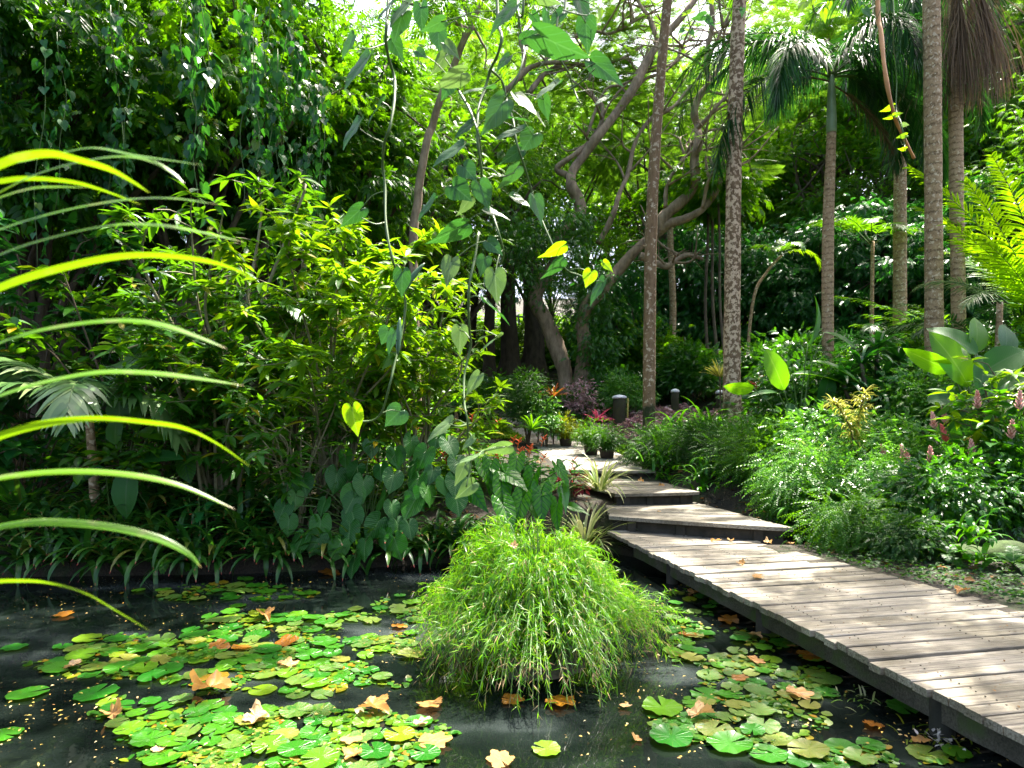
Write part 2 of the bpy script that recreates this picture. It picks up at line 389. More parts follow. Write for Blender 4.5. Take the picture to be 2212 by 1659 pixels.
M['fern'] = leaf_mat('fern', [(0, G(.02, .07, .012)), (.6, G(.035, .11, .016)), (1, G(.07, .16, .02))], (.2, .42, .03), .42, .45)
M['fern_dark'] = leaf_mat('fern dark', [(0, G(.012, .042, .01)), (.6, G(.02, .065, .014)), (1, G(.04, .1, .018))], (.1, .25, .02), .38, .5)
M['fern_yellow'] = leaf_mat('fern yellow', [(0, G(.09, .14, .015)), (1, G(.2, .22, .03))], (.4, .45, .05), .42, .5)
M['red'] = leaf_mat('leaf red', [(0, G(.1, .01, .02)), (.6, G(.2, .025, .04)), (1, G(.34, .08, .08))], (.35, .06, .06), .36, .4)
M['pink'] = leaf_mat('leaf pink', [(0, G(.4, .06, .14)), (1, G(.6, .16, .24))], (.7, .15, .2), .4, .4)
M['orange'] = leaf_mat('leaf orange', [(0, G(.22, .05, .02)), (.6, G(.34, .11, .04)), (1, G(.36, .22, .07))], (.45, .2, .06), .38, .4)
M['mauve'] = leaf_mat('leaf mauve', [(0, G(.24, .13, .15)), (.5, G(.4, .26, .27)), (.8, G(.56, .44, .43)), (1, G(.12, .17, .07))], (.35, .2, .2), .3, .4)
M['varieg'] = leaf_mat('leaf variegated', [(0, G(.06, .14, .03)), (.4, G(.14, .22, .06)), (.7, G(.4, .42, .2)), (1, G(.55, .52, .34))], (.5, .55, .2), .35, .35)
M['song'] = leaf_mat('leaf yellow striped', [(0, G(.32, .32, .08)), (.6, G(.45, .42, .16)), (1, G(.2, .26, .06))], (.6, .6, .15), .4, .35, midrib=(.06, .16, .03))
M['drac'] = leaf_mat('leaf dracaena', [(0, G(.012, .055, .02)), (.6, G(.02, .08, .026)), (1, G(.04, .12, .03))], (.08, .3, .03), .3, .3, spec=.6)
M['white_flower'] = leaf_mat('white blossom', [(0, G(.6, .55, .5)), (1, G(.75, .7, .66))], (.7, .6, .55), .35, .6)
M['ground_cover'] = leaf_mat('ground cover leaf', [(0, G(.02, .07, .012)), (.7, G(.05, .13, .018)), (1, G(.1, .2, .02))], (.2, .45, .03), .4, .4)
M['moss_grass'] = leaf_mat('lawn grass', [(0, G(.05, .13, .012)), (.7, G(.1, .2, .018)), (1, G(.2, .26, .04))], (.3, .5, .04), .4, .5)
M['litter'] = leaf_mat('leaf litter', [(0, G(.04, .025, .012)), (.5, G(.1, .06, .03)), (.85, G(.2, .12, .06)), (1, G(.3, .17, .08))], (.2, .1, .04), .2, .7, spec=.2)
M['dead'] = leaf_mat('dead leaf', [(0, G(.36, .2, .085)), (.5, G(.44, .28, .14)), (1, G(.52, .38, .24))], (.55, .32, .13), .3, .5, veins=(5, 4, (.3, .17, .08), .12), midrib=(.36, .22, .12), obj_rand=True, spots=((.2, .09, .03), 14, .6))
M['dead_dark'] = leaf_mat('dead leaf soaked', [(0, G(.2, .09, .025)), (1, G(.36, .18, .05))], (.35, .16, .04), .3, .4, veins=(5, 4, (.16, .08, .03), .12), obj_rand=True, spots=((.12, .05, .02), 14, .55))
M['pod'] = plain('green pod', (.03, .1, .03), .35, (.022, .08, .025))
M['stem'] = plain('green stem', (.08, .14, .03), .5, (.05, .1, .02))
M['stem_pale'] = plain('pale stem', (.22, .2, .11), .7, (.14, .12, .06))
M['twig'] = plain('twig', (.12, .085, .05), .8, (.07, .05, .03), 20)
M['root_orange'] = plain('aerial root', (.42, .2, .05), .55, (.3, .13, .03), 14)
M['flower_orange'] = plain('orange bract', (.75, .13, .015), .45, (.65, .08, .01))
M['flower_red'] = plain('red bract', (.55, .06, .05), .5, (.65, .16, .12))
M['flower_pale'] = plain('salmon bract', (.72, .4, .34), .5, (.6, .2, .15))
M['crownshaft'] = plain('palm crownshaft', (.22, .3, .16), .4, (.15, .22, .1), 3)
M['bark'] = bark_mat('bark grey brown', (.055, .04, .027), (.16, .125, .09), None, 0, 9, moss=None)
M['bark_rain'] = bark_mat('bark rain tree', (.11, .08, .052), (.36, .265, .18), None, 0, 7)
M['bark_dark'] = bark_mat('bark dark', (.035, .026, .018), (.1, .075, .05), None, 0, 7)
M['palm_mottled'] = bark_mat('palm trunk mottled', (.11, .066, .034), (.21, .135, .075), ((.52, .38, .25), 11.), 0, 10, lich_th=.49, moss=((.05, .065, .012), .38))
M['palm_slim'] = bark_mat('palm trunk slim', (.12, .07, .035), (.26, .165, .09), ((.46, .36, .25), 11.), 0, 14, lich_th=.56, moss=((.03, .036, .014), .3))
M['palm_ringed'] = bark_mat('palm trunk ringed', (.25, .155, .08), (.48, .34, .2), ((.55, .44, .29), 12.), 7., 16, lich_th=.6)
M['palm_grey'] = bark_mat('palm trunk grey', (.22, .14, .07), (.43, .3, .17), ((.54, .43, .29), 14.), 5., 18, lich_th=.56)
M['rock'] = plain('mossy stone', (.11, .085, .06), .9, (.035, .045, .015), 7, .9, .2)
M['rock_moss'] = plain('mossy block', (.06, .1, .02), .9, (.03, .05, .012), 9, .7)
M['concrete'] = plain('weathered slab', (.36, .33, .28), .85, (.2, .18, .14), 9, .4)
M['riser'] = plain('dark riser', (.05, .042, .032), .9, (.022, .022, .014), 5, .7)  # one dark tone for risers, posts and nail heads
M['post'] = plain('dark mossy post', (.03, .026, .016), .9, (.04, .045, .012), 7, .5)
M['cap'] = plain('pale lamp cap', (.72, .74, .78), .45, (.5, .52, .55), 6)
M['bamboo'] = plain('bamboo stake', (.36, .3, .06), .55, (.24, .2, .04), 8)
M['pot'] = plain('dark pot', (.035, .022, .016), .7, (.02, .014, .01))
M['metal_white'] = plain('white painted sign', (.6, .6, .6), .5)

def wood_mat(name, dark=1., edge=False):
    m, nt, nd, lk = nodes(name)
    out = nd.new('ShaderNodeOutputMaterial'); pb = nd.new('ShaderNodeBsdfPrincipled')
    tc = nd.new('ShaderNodeTexCoord'); geo = nd.new('ShaderNodeNewGeometry')
    cb = nd.new('ShaderNodeCombineXYZ'); lk.new(math_node(nd, lk, 'MULTIPLY', geo.outputs['Random Per Island'], 37.), cb.inputs[0])
    ad = nd.new('ShaderNodeVectorMath'); lk.new(tc.outputs['Object'], ad.inputs[0]); lk.new(cb.outputs[0], ad.inputs[1])
    mp = nd.new('ShaderNodeMapping'); mp.inputs['Scale'].default_value = (1.2, 34, 30); lk.new(ad.outputs[0], mp.inputs[0])
    n1 = nd.new('ShaderNodeTexNoise'); n1.inputs['Scale'].default_value = 2.2; n1.inputs['Detail'].default_value = 9; n1.inputs['Roughness'].default_value = .7
    lk.new(mp.outputs[0], n1.inputs['Vector'])
    g = ramp(nd, [(.32, (.045 * dark, .038 * dark, .027 * dark)), (.45, (.22 * dark, .195 * dark, .15 * dark)), (.68, (.46 * dark, .425 * dark, .35 * dark))])
    lk.new(n1.outputs[0], g.inputs[0])
    n2 = nd.new('ShaderNodeTexNoise'); n2.inputs['Scale'].default_value = 1.6; n2.inputs['Detail'].default_value = 6; lk.new(tc.outputs['Object'], n2.inputs['Vector'])
    st = ramp(nd, [(.36, (.42, .4, .33)), (.58, (1, 1, 1))]); lk.new(n2.outputs[0], st.inputs[0])
    c = mixc(nd, lk, 1., g.outputs[0], st.outputs[0], 'MULTIPLY')
    tn = ramp(nd, [(0, (.62, .6, .55)), (.5, (.9, .88, .84)), (1, (1.12, 1.1, 1.04))]); lk.new(geo.outputs['Random Per Island'], tn.inputs[0])
    c = mixc(nd, lk, 1., c, tn.outputs[0], 'MULTIPLY')
    if edge:
        n3 = nd.new('ShaderNodeTexNoise'); n3.inputs['Scale'].default_value = 5; n3.inputs['Detail'].default_value = 5; lk.new(tc.outputs['Object'], n3.inputs['Vector'])
        mr = nd.new('ShaderNodeMapRange'); mr.inputs[1].default_value = .5; mr.inputs[2].default_value = .65; lk.new(n3.outputs[0], mr.inputs[0])
        c = mixc(nd, lk, mr.outputs[0], c, (.05, .07, .02))
    lk.new(c, pb.inputs['Base Color']); pb.inputs['Roughness'].default_value = .62; pb.inputs['Specular IOR Level'].default_value = .45
    bp = nd.new('ShaderNodeBump'); bp.inputs['Strength'].default_value = .55; bp.inputs['Distance'].default_value = .012
    lk.new(n1.outputs[0], bp.inputs['Height']); lk.new(bp.outputs[0], pb.inputs['Normal'])
    lk.new(pb.outputs[0], out.inputs[0])
    return m
M['deck'] = wood_mat('weathered planks'); M['deck_beam'] = wood_mat('shaded mossy beam', .35, True); M['tread'] = wood_mat('step planks', .8)  # beam is plank wood darkened for shade on its face, plus moss
# ------------------------------------------------------------------ camera, light
cam = bpy.data.cameras.new('camera'); camo = bpy.data.objects.new('camera', cam); col.objects.link(camo); sc.camera = camo
camo.location = (0, 0, CZ); camo.rotation_euler = (R(90), 0, 0)
cam.sensor_width = 36; cam.lens = 36 * F / 2212; cam.shift_y = (HY - 829.5) / 2212; cam.clip_end = 2000; cam.clip_start = .05
cam.dof.use_dof = True; cam.dof.focus_distance = 7.5; cam.dof.aperture_fstop = 4.5
SUN_AZ, SUN_EL = R(36), R(64)
w = bpy.data.worlds.new('World'); sc.world = w; w.use_nodes = True
wn = w.node_tree; sky = wn.nodes.new('ShaderNodeTexSky'); sky.sky_type = 'NISHITA'; sky.sun_disc = False
sky.sun_elevation = SUN_EL; sky.sun_rotation = SUN_AZ; sky.ozone_density = 0.; sky.dust_density = 5.; sky.air_density = .8
wn.links.new(sky.outputs[0], wn.nodes['Background'].inputs[0]); wn.nodes['Background'].inputs[1].default_value = .14
sun = bpy.data.lights.new('sun', 'SUN'); sun.energy = 5; sun.angle = R(.53); sun.color = (1, .94, .83)
so = bpy.data.objects.new('sun', sun); col.objects.link(so)
so.rotation_euler = (math.pi / 2 - SUN_EL, 0, math.pi - SUN_AZ)      # local -Z points away from the sun
so.location = (20, 26, 40)
sc.view_settings.view_transform = 'Standard'; sc.view_settings.look = 'None'; sc.view_settings.gamma = 1
sc.view_settings.exposure = 2.3
cy = sc.cycles
cy.max_bounces = 7; cy.diffuse_bounces = 3; cy.glossy_bounces = 3; cy.transmission_bounces = 5; cy.transparent_max_bounces = 4
cy.caustics_reflective = False; cy.caustics_refractive = False
cy.sample_clamp_indirect = 6.0
cy.use_denoising = True

# ------------------------------------------------------------------ terrain
GP = [(-20, .2), (0, .3), (8, .35), (10, .6), (13, .98), (16, 1.2), (20, 1.6), (24, 2.7), (30, 4.4), (40, 6.5), (70, 14), (140, 30)]
POND = np.array([(-30, -8), (-30, 7.5), (-14, 7.6), (-6, 7.85), (-3.5, 8.0), (-2., 8.35), (-.5, 8.8), (.5, 9.8), (1.2, 9.7), (1.75, 9.0), (2.7, 8.25), (3.1, 6), (3.6, 3.4), (4.4, 0), (5, -8)], float)
def smoothstep(a, b, x):
    t = np.clip((np.asarray(x, float) - a) / (b - a), 0, 1); return t * t * (3 - 2 * t)
def pond_sd(x, y):
    """signed distance to the pond outline, negative inside"""
    p = np.stack([np.asarray(x, float).ravel(), np.asarray(y, float).ravel()], 1); d = np.full(len(p), 1e9); ins = np.zeros(len(p), bool)
    for i in range(len(POND)):
        a, b = POND[i], POND[(i + 1) % len(POND)]; e = b - a
        t = np.clip(((p - a) @ e) / (e @ e), 0, 1); d = np.minimum(d, np.linalg.norm(p - a - t[:, None] * e, axis=1))
        c = ((a[1] > p[:, 1]) != (b[1] > p[:, 1]))
        with np.errstate(divide='ignore', invalid='ignore'):
            xi = (b[0] - a[0]) * (p[:, 1] - a[1]) / (b[1] - a[1]) + a[0]
        ins ^= c & (p[:, 0] < xi)
    return np.where(ins, -d, d).reshape(np.shape(x))
# path centre line (x, y, half width, level) from the deck up the hill
PATH = np.array([(2.75, 8.4, 1.15, .26), (2.55, 9.3, 1.1, .40), (2.45, 10.3, 1.0, .40), (2.3, 10.9, .85, .62), (2.1, 12.2, .85, .62), (2.0, 12.9, .85, .90), (1.9, 14, .95, 1.04), (1.75, 16, 1.0, 1.18), (1.45, 18.5, 1.0, 1.42), (.95, 20.3, .95, 1.68), (.3, 22.5, .9, 2.25), (-.3, 25, .9, 3.0), (-.6, 27, .9, 3.6)], float)
def path_near(x, y):
    p = np.stack([np.asarray(x, float).ravel(), np.asarray(y, float).ravel()], 1); bd = np.full(len(p), 1e9); bz = np.zeros(len(p)); bw = np.ones(len(p))
    for a, b in zip(PATH[:-1], PATH[1:]):
        e = b[:2] - a[:2]; t = np.clip(((p - a[:2]) @ e) / (e @ e), 0, 1); d = np.linalg.norm(p - a[:2] - t[:, None] * e, axis=1)
        k = d < bd; bd = np.where(k, d, bd); bz = np.where(k, a[3] + t * (b[3] - a[3]), bz); bw = np.where(k, a[2] + t * (b[2] - a[2]), bw)
    s = np.shape(x)
    return bd.reshape(s), bz.reshape(s), bw.reshape(s)
_G = np.random.default_rng(5)
_WV = [(_G.uniform(.2, 1.4, 2) * _G.choice([-1, 1], 2), _G.uniform(0, 6.3)) for _ in range(7)]
def ground(x, y):
    x = np.asarray(x, float); y = np.asarray(y, float)
    z = np.interp(y, [a for a, _ in GP], [b for _, b in GP])
    z = z + .38 * smoothstep(2.6, 4.2, x) * smoothstep(9, 13.5, y) * (1 - smoothstep(22, 30, y)) + .12 * smoothstep(3.8, 6, x) * (1 - smoothstep(8, 11, y))
    z = z + .5 * smoothstep(-1.5, -5, x) * smoothstep(9, 13, y)
    for k, ph in _WV: z = z + .035 * np.sin(k[0] * x + k[1] * y + ph) * smoothstep(8, 14, y)
    d, pz, hw = path_near(x, y)
    tt = smoothstep(0, .8, d - hw); z = np.where(y > 8.2, np.where(d < 3, pz * (1 - tt) + z * tt, z), z)
    sd = pond_sd(x, y)
    return np.where(sd < .55, -.55 + (z + .55) * smoothstep(-.5, .55, sd), z)
def gz(x, y): return float(ground(np.array([x]), np.array([y]))[0])
def on(px, D):
    x = (px - CX) / F * D
    return np.array([x, D, gz(x, D)])

def terrain():
    xs = np.unique(np.concatenate([np.linspace(-9, 9, 150), np.linspace(-140, -9, 60), np.linspace(9, 140, 60)]))
    ys = np.unique(np.concatenate([np.linspace(-25, 2, 14), np.linspace(2, 26, 200), np.linspace(26, 150, 60)]))
    X, Y = np.meshgrid(xs, ys); Z = ground(X, Y)
    n, k = X.shape; i, j = np.meshgrid(np.arange(n - 1), np.arange(k - 1), indexing='ij'); o = i * k + j
    b = MB(); b.add(np.stack([X, Y, Z], -1), {4: np.stack([o, o + 1, o + k + 1, o + k], -1).reshape(-1, 4)})
    m, nt, nd, lk = nodes('forest soil'); out = nd.new('ShaderNodeOutputMaterial'); pb = nd.new('ShaderNodeBsdfPrincipled')
    tc = nd.new('ShaderNodeTexCoord'); n1 = nd.new('ShaderNodeTexNoise'); n1.inputs['Scale'].default_value = 3; n1.inputs['Detail'].default_value = 9
    lk.new(tc.outputs['Object'], n1.inputs['Vector'])
    r1 = ramp(nd, [(.3, (.014, .011, .006)), (.5, (.035, .026, .014)), (.6, (.025, .04, .01)), (.75, (.05, .038, .022))]); lk.new(n1.outputs[0], r1.inputs[0])
    n2 = nd.new('ShaderNodeTexNoise'); n2.inputs['Scale'].default_value = 40; n2.inputs['Detail'].default_value = 6; lk.new(tc.outputs['Object'], n2.inputs['Vector'])
    r2 = ramp(nd, [(.35, (.5, .5, .5)), (.65, (1.2, 1.15, 1.1))]); lk.new(n2.outputs[0], r2.inputs[0])
    lk.new(mixc(nd, lk, 1., r1.outputs[0], r2.outputs[0], 'MULTIPLY'), pb.inputs['Base Color']); pb.inputs['Roughness'].default_value = .9
    bp = nd.new('ShaderNodeBump'); bp.inputs['Strength'].default_value = .7; bp.inputs['Distance'].default_value = .04
    lk.new(n2.outputs[0], bp.inputs['Height']); lk.new(bp.outputs[0], pb.inputs['Normal']); lk.new(pb.outputs[0], out.inputs[0])
    tag(b.build('ground', m), kind='structure')
terrain()

def water():
    b = MB(); n = 2
    v = np.array([(-40, -20, 0), (6.5, -20, 0), (6.5, 11, 0), (-40, 11, 0)], float)
    b.add(v, {4: [(0, 1, 2, 3)]})
    m, nt, nd, lk = nodes('murky pond water'); out = nd.new('ShaderNodeOutputMaterial'); pb = nd.new('ShaderNodeBsdfPrincipled')
    tc = nd.new('ShaderNodeTexCoord'); n1 = nd.new('ShaderNodeTexNoise'); n1.inputs['Scale'].default_value = .9; n1.inputs['Detail'].default_value = 5
    mp = nd.new('ShaderNodeMapping'); mp.inputs['Scale'].default_value = (.6, 1.3, 1); lk.new(tc.outputs['Object'], mp.inputs[0]); lk.new(mp.outputs[0], n1.inputs['Vector'])
    r1 = ramp(nd, [(.42, (.003, .005, .004)), (.55, (.008, .012, .01)), (.66, (.032, .04, .038)), (.8, (.055, .052, .036))]); lk.new(n1.outputs[0], r1.inputs[0])  # paler patches paint sunbeams in the murky water into its colour
    lk.new(r1.outputs[0], pb.inputs['Base Color']); pb.inputs['Roughness'].default_value = .025; pb.inputs['IOR'].default_value = 1.33
    n2 = nd.new('ShaderNodeTexNoise'); n2.inputs['Scale'].default_value = 5; n2.inputs['Detail'].default_value = 3; lk.new(tc.outputs['Object'], n2.inputs['Vector'])
    bp = nd.new('ShaderNodeBump'); bp.inputs['Strength'].default_value = .025; bp.inputs['Distance'].default_value = .05
    lk.new(n2.outputs[0], bp.inputs['Height']); lk.new(bp.outputs[0], pb.inputs['Normal']); lk.new(pb.outputs[0], out.inputs[0])
    tag(b.build('pond_water', m), kind='structure')
water()

def gravel_path():
    q = PATH[5:]; cl = smooth_path(q, 8); b = MB(); cols = 9; V = []
    t = nrm(np.gradient(cl[:, :2], axis=0)); nn = np.stack([t[:, 1], -t[:, 0]], 1)
    rg = np.random.default_rng(3)
    for i in range(len(cl)):
        u = np.linspace(-1, 1, cols) * cl[i, 2] * rg.uniform(.93, 1.05)
        xy = cl[i, :2] + nn[i] * u[:, None]; V.append(np.c_[xy, ground(xy[:, 0], xy[:, 1]) + .025 - .02 * (np.abs(u) / cl[i, 2]) ** 4])
    n = len(cl); i, j = np.meshgrid(np.arange(n - 1), np.arange(cols - 1), indexing='ij'); o = i * cols + j
    b.add(np.vstack(V), {4: np.stack([o, o + 1, o + cols + 1, o + cols], -1).reshape(-1, 4)})
    m, nt, nd, lk = nodes('grey gravel'); out = nd.new('ShaderNodeOutputMaterial'); pb = nd.new('ShaderNodeBsdfPrincipled')
    tc = nd.new('ShaderNodeTexCoord'); vo = nd.new('ShaderNodeTexVoronoi'); vo.inputs['Scale'].default_value = 45; lk.new(tc.outputs['Object'], vo.inputs['Vector'])
    r1 = ramp(nd, [(0, (.19, .175, .15)), (.5, (.32, .3, .26)), (1, (.46, .43, .38))]); 
    sx = nd.new('ShaderNodeSeparateColor'); lk.new(vo.outputs['Color'], sx.inputs[0]); lk.new(sx.outputs[0], r1.inputs[0])
    n2 = nd.new('ShaderNodeTexNoise'); n2.inputs['Scale'].default_value = 2; n2.inputs['Detail'].default_value = 5; lk.new(tc.outputs['Object'], n2.inputs['Vector'])
    r2 = ramp(nd, [(.35, (.55, .5, .42)), (.6, (1, 1, 1))]); lk.new(n2.outputs[0], r2.inputs[0])
    lk.new(mixc(nd, lk, 1., r1.outputs[0], r2.outputs[0], 'MULTIPLY'), pb.inputs['Base Color']); pb.inputs['Roughness'].default_value = .9
    bp = nd.new('ShaderNodeBump'); bp.inputs['Strength'].default_value = .8; bp.inputs['Distance'].default_value = .015
    lk.new(vo.outputs['Distance'], bp.inputs['Height']); lk.new(bp.outputs[0], pb.inputs['Normal']); lk.new(pb.outputs[0], out.inputs[0])
    tag(b.build('gravel_path', m), kind='structure')
gravel_path()

# ------------------------------------------------------------------ boardwalk and steps
def boardwalk():
    rg = np.random.default_rng(11)
    t = thing('boardwalk', 'weathered grey plank boardwalk with dark mossy edge running out over the pond', 'boardwalk', (1.53, 8.78, 0))
    ang = math.atan2(.193, .981)
    t.rotation_euler = (0, 0, ang)            # local x across, local -y along towards the camera
    b = MB(); s = -.55; bw = .118
    while s < 10.6:
        w0 = 1.73 + .14 * (s - .86)
        l = rg.normal(0, .012); r_ = w0 + rg.normal(0, .015); dz = rg.normal(0, .004); tilt = rg.normal(0, .002)
        y1 = -s; y0 = -s - bw + rg.uniform(.008, .018)
        if s < 1.0: l += 0
        nx = 10; xs = np.linspace(l, r_, nx); top = .35 + dz + tilt * (xs - 1) + np.cumsum(rg.normal(0, .0012, nx))
        e = .006
        prof = [(y0, -.05), (y0, -e), (y0 + e, 0), (y1 - e, 0), (y1, -e), (y1, -.05)]
        v = np.array([[[x, py_, tz + pz] for (py_, pz) in prof] for x, tz in zip(xs, top)]); k = len(prof)
        i, j = np.meshgrid(np.arange(nx - 1), np.arange(k), indexing='ij'); o = i * k + j; o2 = i * k + (j + 1) % k
        f = np.stack([o, o2, o2 + k, o + k], -1).reshape(-1, 4)
        ends = [(0, 5, 4, 1), (1, 4, 3, 2)]; ends += [tuple((nx - 1) * k + a for a in q[::-1]) for q in ends]
        b.add(v.reshape(-1, 3), {4: np.vstack([f, ends])}); s += bw
    b.build('planks', M['deck'], t, smooth=False)
    b = MB(); s = -.55
    while s < 10.6:
        w0 = 1.73 + .14 * (s - .86)
        for x in (.24, .27 + (w0 - .5) * .5, w0 - .26):
            for k in (.28, .72):
                c0 = np.array([x + rg.normal(0, .012), -s - bw * k, .352]); b.tube([c0, c0 + np.array([0, 0, .004])], .0055, 7)
        s += bw
    b.build('nail_heads', M['riser'], t)
    b = MB(); xs = np.linspace(-10.6, -.1, 60)
    for (x0, z0, z1, th) in ((.15, .1, .285, .06), (1.0, .1, .28, .07)):
        off = rg.normal(0, .004, (60, 2))
        v = np.array([[[x0 + off[i, 0], y, z0 + off[i, 1]], [x0 + th, y, z0], [x0 + th, y, z1], [x0 + off[i, 1], y, z1]] for i, y in enumerate(xs)])
        i, j = np.meshgrid(np.arange(59), np.arange(4), indexing='ij'); o = i * 4 + j; o2 = i * 4 + (j + 1) % 4
        b.add(v.reshape(-1, 3), {4: np.stack([o, o2, o2 + 4, o + 4], -1).reshape(-1, 4)})
    b.build('edge_beam', M['deck_beam'], t, smooth=False)
    for y in (-1.2, -3.1, -5.0, -6.9):
        b = MB(); b.tube([(.22, y, -.6), (.2, y, -.1), (.2, y, .27)], .07, 10); b.build('post', M['riser'], t)
boardwalk()

def step(label, fl, fr, bl, br, ztop, zlow, seed, gravel_top=False):
    rg = np.random.default_rng(seed)
    fl, fr, bl, br = [np.array(a, float) for a in (fl, fr, bl, br)]
    t = thing('wooden_step', label, 'step', (*((fl + fr) / 2), zlow), 'wooden steps leading up from the boardwalk')
    b = MB(); d = np.linalg.norm((bl + br) / 2 - (fl + fr) / 2); n = max(1, int(d / .125)); g = .004 / d
    for i in range(n):
        a0, a1 = i / n + (g if i else 0), (i + 1) / n - g
        dz = rg.normal(0, .002)
        L0, L1 = fl + (bl - fl) * a0, fl + (bl - fl) * a1; R0, R1 = fr + (br - fr) * a0, fr + (br - fr) * a1
        L0 = L0 + nrm(fl - fr) * rg.normal(0, .012); L1 = L1 + nrm(fl - fr) * rg.normal(0, .01)
        pts = [L0 * (1 - u) + R0 * u for u in np.linspace(0, 1, 9)]; pts2 = [L1 * (1 - u) + R1 * u for u in np.linspace(0, 1, 9)]
        wob = np.cumsum(rg.normal(0, .0015, 9))
        if i == 0:
            fn = nrm(np.array([fr[1] - fl[1], fl[0] - fr[0]])); bulge = .05 * np.sin(np.linspace(0, np.pi, 9)) ** .6
            pts = [p + fn * bu for p, bu in zip(pts, bulge)]
        v = []
        for p, q, wz in zip(pts, pts2, wob):
            z1 = ztop + dz + wz; th = .055 if i == 0 else .035
            e = nrm(q - p) * .006
            v += [[*p, z1 - th], [*p, z1 - .006], [*(p + e), z1], [*(q - e), z1], [*q, z1 - .006], [*q, z1 - th]]
        k = 6; ii, jj = np.meshgrid(np.arange(8), np.arange(k), indexing='ij'); o = ii * k + jj; o2 = ii * k + (jj + 1) % k
        ends = [(0, 5, 4, 1), (1, 4, 3, 2)]; ends += [tuple(8 * k + a for a in q[::-1]) for q in ends]
        vv = np.array(v); b.add(vv, {4: np.vstack([np.stack([o, o + k, o2 + k, o2], -1).reshape(-1, 4), ends])})
    b.build('tread', [M['tread']], t, smooth=False, world=True)
    b = MB(); inn = nrm((bl + br) / 2 - (fl + fr) / 2); ax = nrm(fr - fl)
    p0, p1 = fl + inn * .1 + ax * .07, fr + inn * .1 - ax * .07
    m = 14; us = np.linspace(0, 1, m); v = []
    for u in us:
        p = p0 * (1 - u) + p1 * u; j = rg.normal(0, .008, 2)
        v += [[*(p - inn * (.01 + j[0])), zlow - .12], [*(p + inn * j[1]), (zlow + ztop) / 2], [*(p + inn * .005), ztop - .057], [*(p + inn * .14), ztop - .057], [*(p + inn * .14), zlow - .12]]
    k = 5; ii, jj = np.meshgrid(np.arange(m - 1), np.arange(k), indexing='ij'); o = ii * k + jj; o2 = ii * k + (jj + 1) % k
    b.add(np.array(v), {4: np.stack([o, o + k, o2 + k, o2], -1).reshape(-1, 4), 3: [(0, 1, 2), (0, 2, 3), (0, 3, 4)]})
    b.build('riser', M['riser'], t, smooth=False, world=True)
    for u in (.12, .42, .86):
        p = p0 * (1 - u) + p1 * u; b = MB()
        b.box((-.06, -.035, zlow - .1), (.06, .0, ztop - .06), 0, np.array([[ax[0], inn[0], 0], [ax[1], inn[1], 0], [0, 0, 1]]))
        b.v[0] = b.v[0] + np.array([*(p - inn * .012), 0]); b.build('post', M['riser'], t, smooth=False, world=True)
step('lowest and widest plank step with curved front edge rising from the boardwalk', (1.46, 9.36), (3.72, 8.27), (1.6, 10.75), (3.2, 11.0), .57, .34, 1)
step('middle plank step, narrower, between the wide lowest step and the top edge board', (1.72, 10.46), (3.22, 10.74), (1.15, 12.75), (2.95, 12.85), .78, .57, 2)
step('topmost step, one pale edge board where the gravel path begins', (1.1, 12.84), (2.95, 12.84), (1.1, 13.2), (2.95, 13.2), .985, .78, 3)

def log_step(label, px, py, D, width, z=None):
    c = on(px, D); rg = np.random.default_rng(int(px))
    t = thing('log_step', label, 'step', c, 'log steps climbing the hillside path')
    b = MB(); ps = np.array([(x, rg.normal(0, .02), .1 + rg.normal(0, .01)) for x in np.linspace(-width / 2, width / 2, 8)]); b.tube(ps, .1 * np.ones(8), 9); b.build('log', M['bark'], t)
    b = MB(); 
    for x in (-width / 2 + .1, width / 2 - .1): b.tube([(x, -.12, -.1), (x, -.12, .16)], .045, 7)
    b.build('stakes', M['bark_dark'], t)
for i, (px, D, lab) in enumerate([(1165, 20.6, 'first log step above the gravel path bend'), (1125, 22.0, 'second log step up the hillside path'), (1100, 23.3, 'log step midway up the shaded hillside path'), (1085, 24.6, 'log step below the dark trunks'), (1075, 25.9, 'uppermost log step beside the dark trunks')]):
    log_step(lab, px, 0, D, 1.7)

def path_light(label, px, py, D, h, wd, stake=False):
    c = on(px, D); t = thing('path_light', label, 'path light', c, 'dark post lights with pale caps along the planting bed')
    rg = np.random.default_rng(int(px)); r = wd / 2
    b = MB(); b.tube([(0, 0, -.3), (.01, 0, h * .3), (0, .01, h * .7), (.01, 0, h)], [r * 1.05, r, r * .98, r], 16); b.build('post', M['post'], t)
    b = MB(); zz = [h - .01, h + .01, h + .05, h + .09, h + .115]; b.tube([(0, 0, z) for z in zz], [r * .9, r * 1.15, r * 1.1, r * .75, r * .15], 16); b.build('lamp_cap', M['cap'], t)
path_light('thick dark post light with pale cap, nearest the potted bushes', 1338, 937, 19, 1.02, .4)
path_light('slim dark post light with pale cap just right of the slender palm', 1458, 925, 20, .9, .25)
path_light('dark post light with pale cap half hidden behind the mottled palm base', 1556, 920, 19.5, .9, .26)
c = on(1355, 18.9); b = MB(); b.tube([(0, 0, -.2), (.01, 0, .4), (.02, 0, .95)], [.03, .028, .026], 8)
o = b.build('bamboo_stake', M['bamboo']); o.location = c; tag(o, 'yellow bamboo stake standing against the thick dark post light', 'stake')

def stone_bench():
    c = on(1395, 15.2); t = thing('stone_bench', 'low grey slab seat on a dark block beside the gravel path', 'bench', c)
    b = MB(); b.prism([(-.35, -.22), (.5, -.25), (.52, .2), (-.3, .24)], .2, .27); b.build('slab', M['concrete'], t, smooth=False)
    b = MB(); b.prism([(-.2, -.14), (.38, -.16), (.38, .14), (-.2, .16)], -.2, .198); b.build('support', M['riser'], t, smooth=False)
stone_bench()

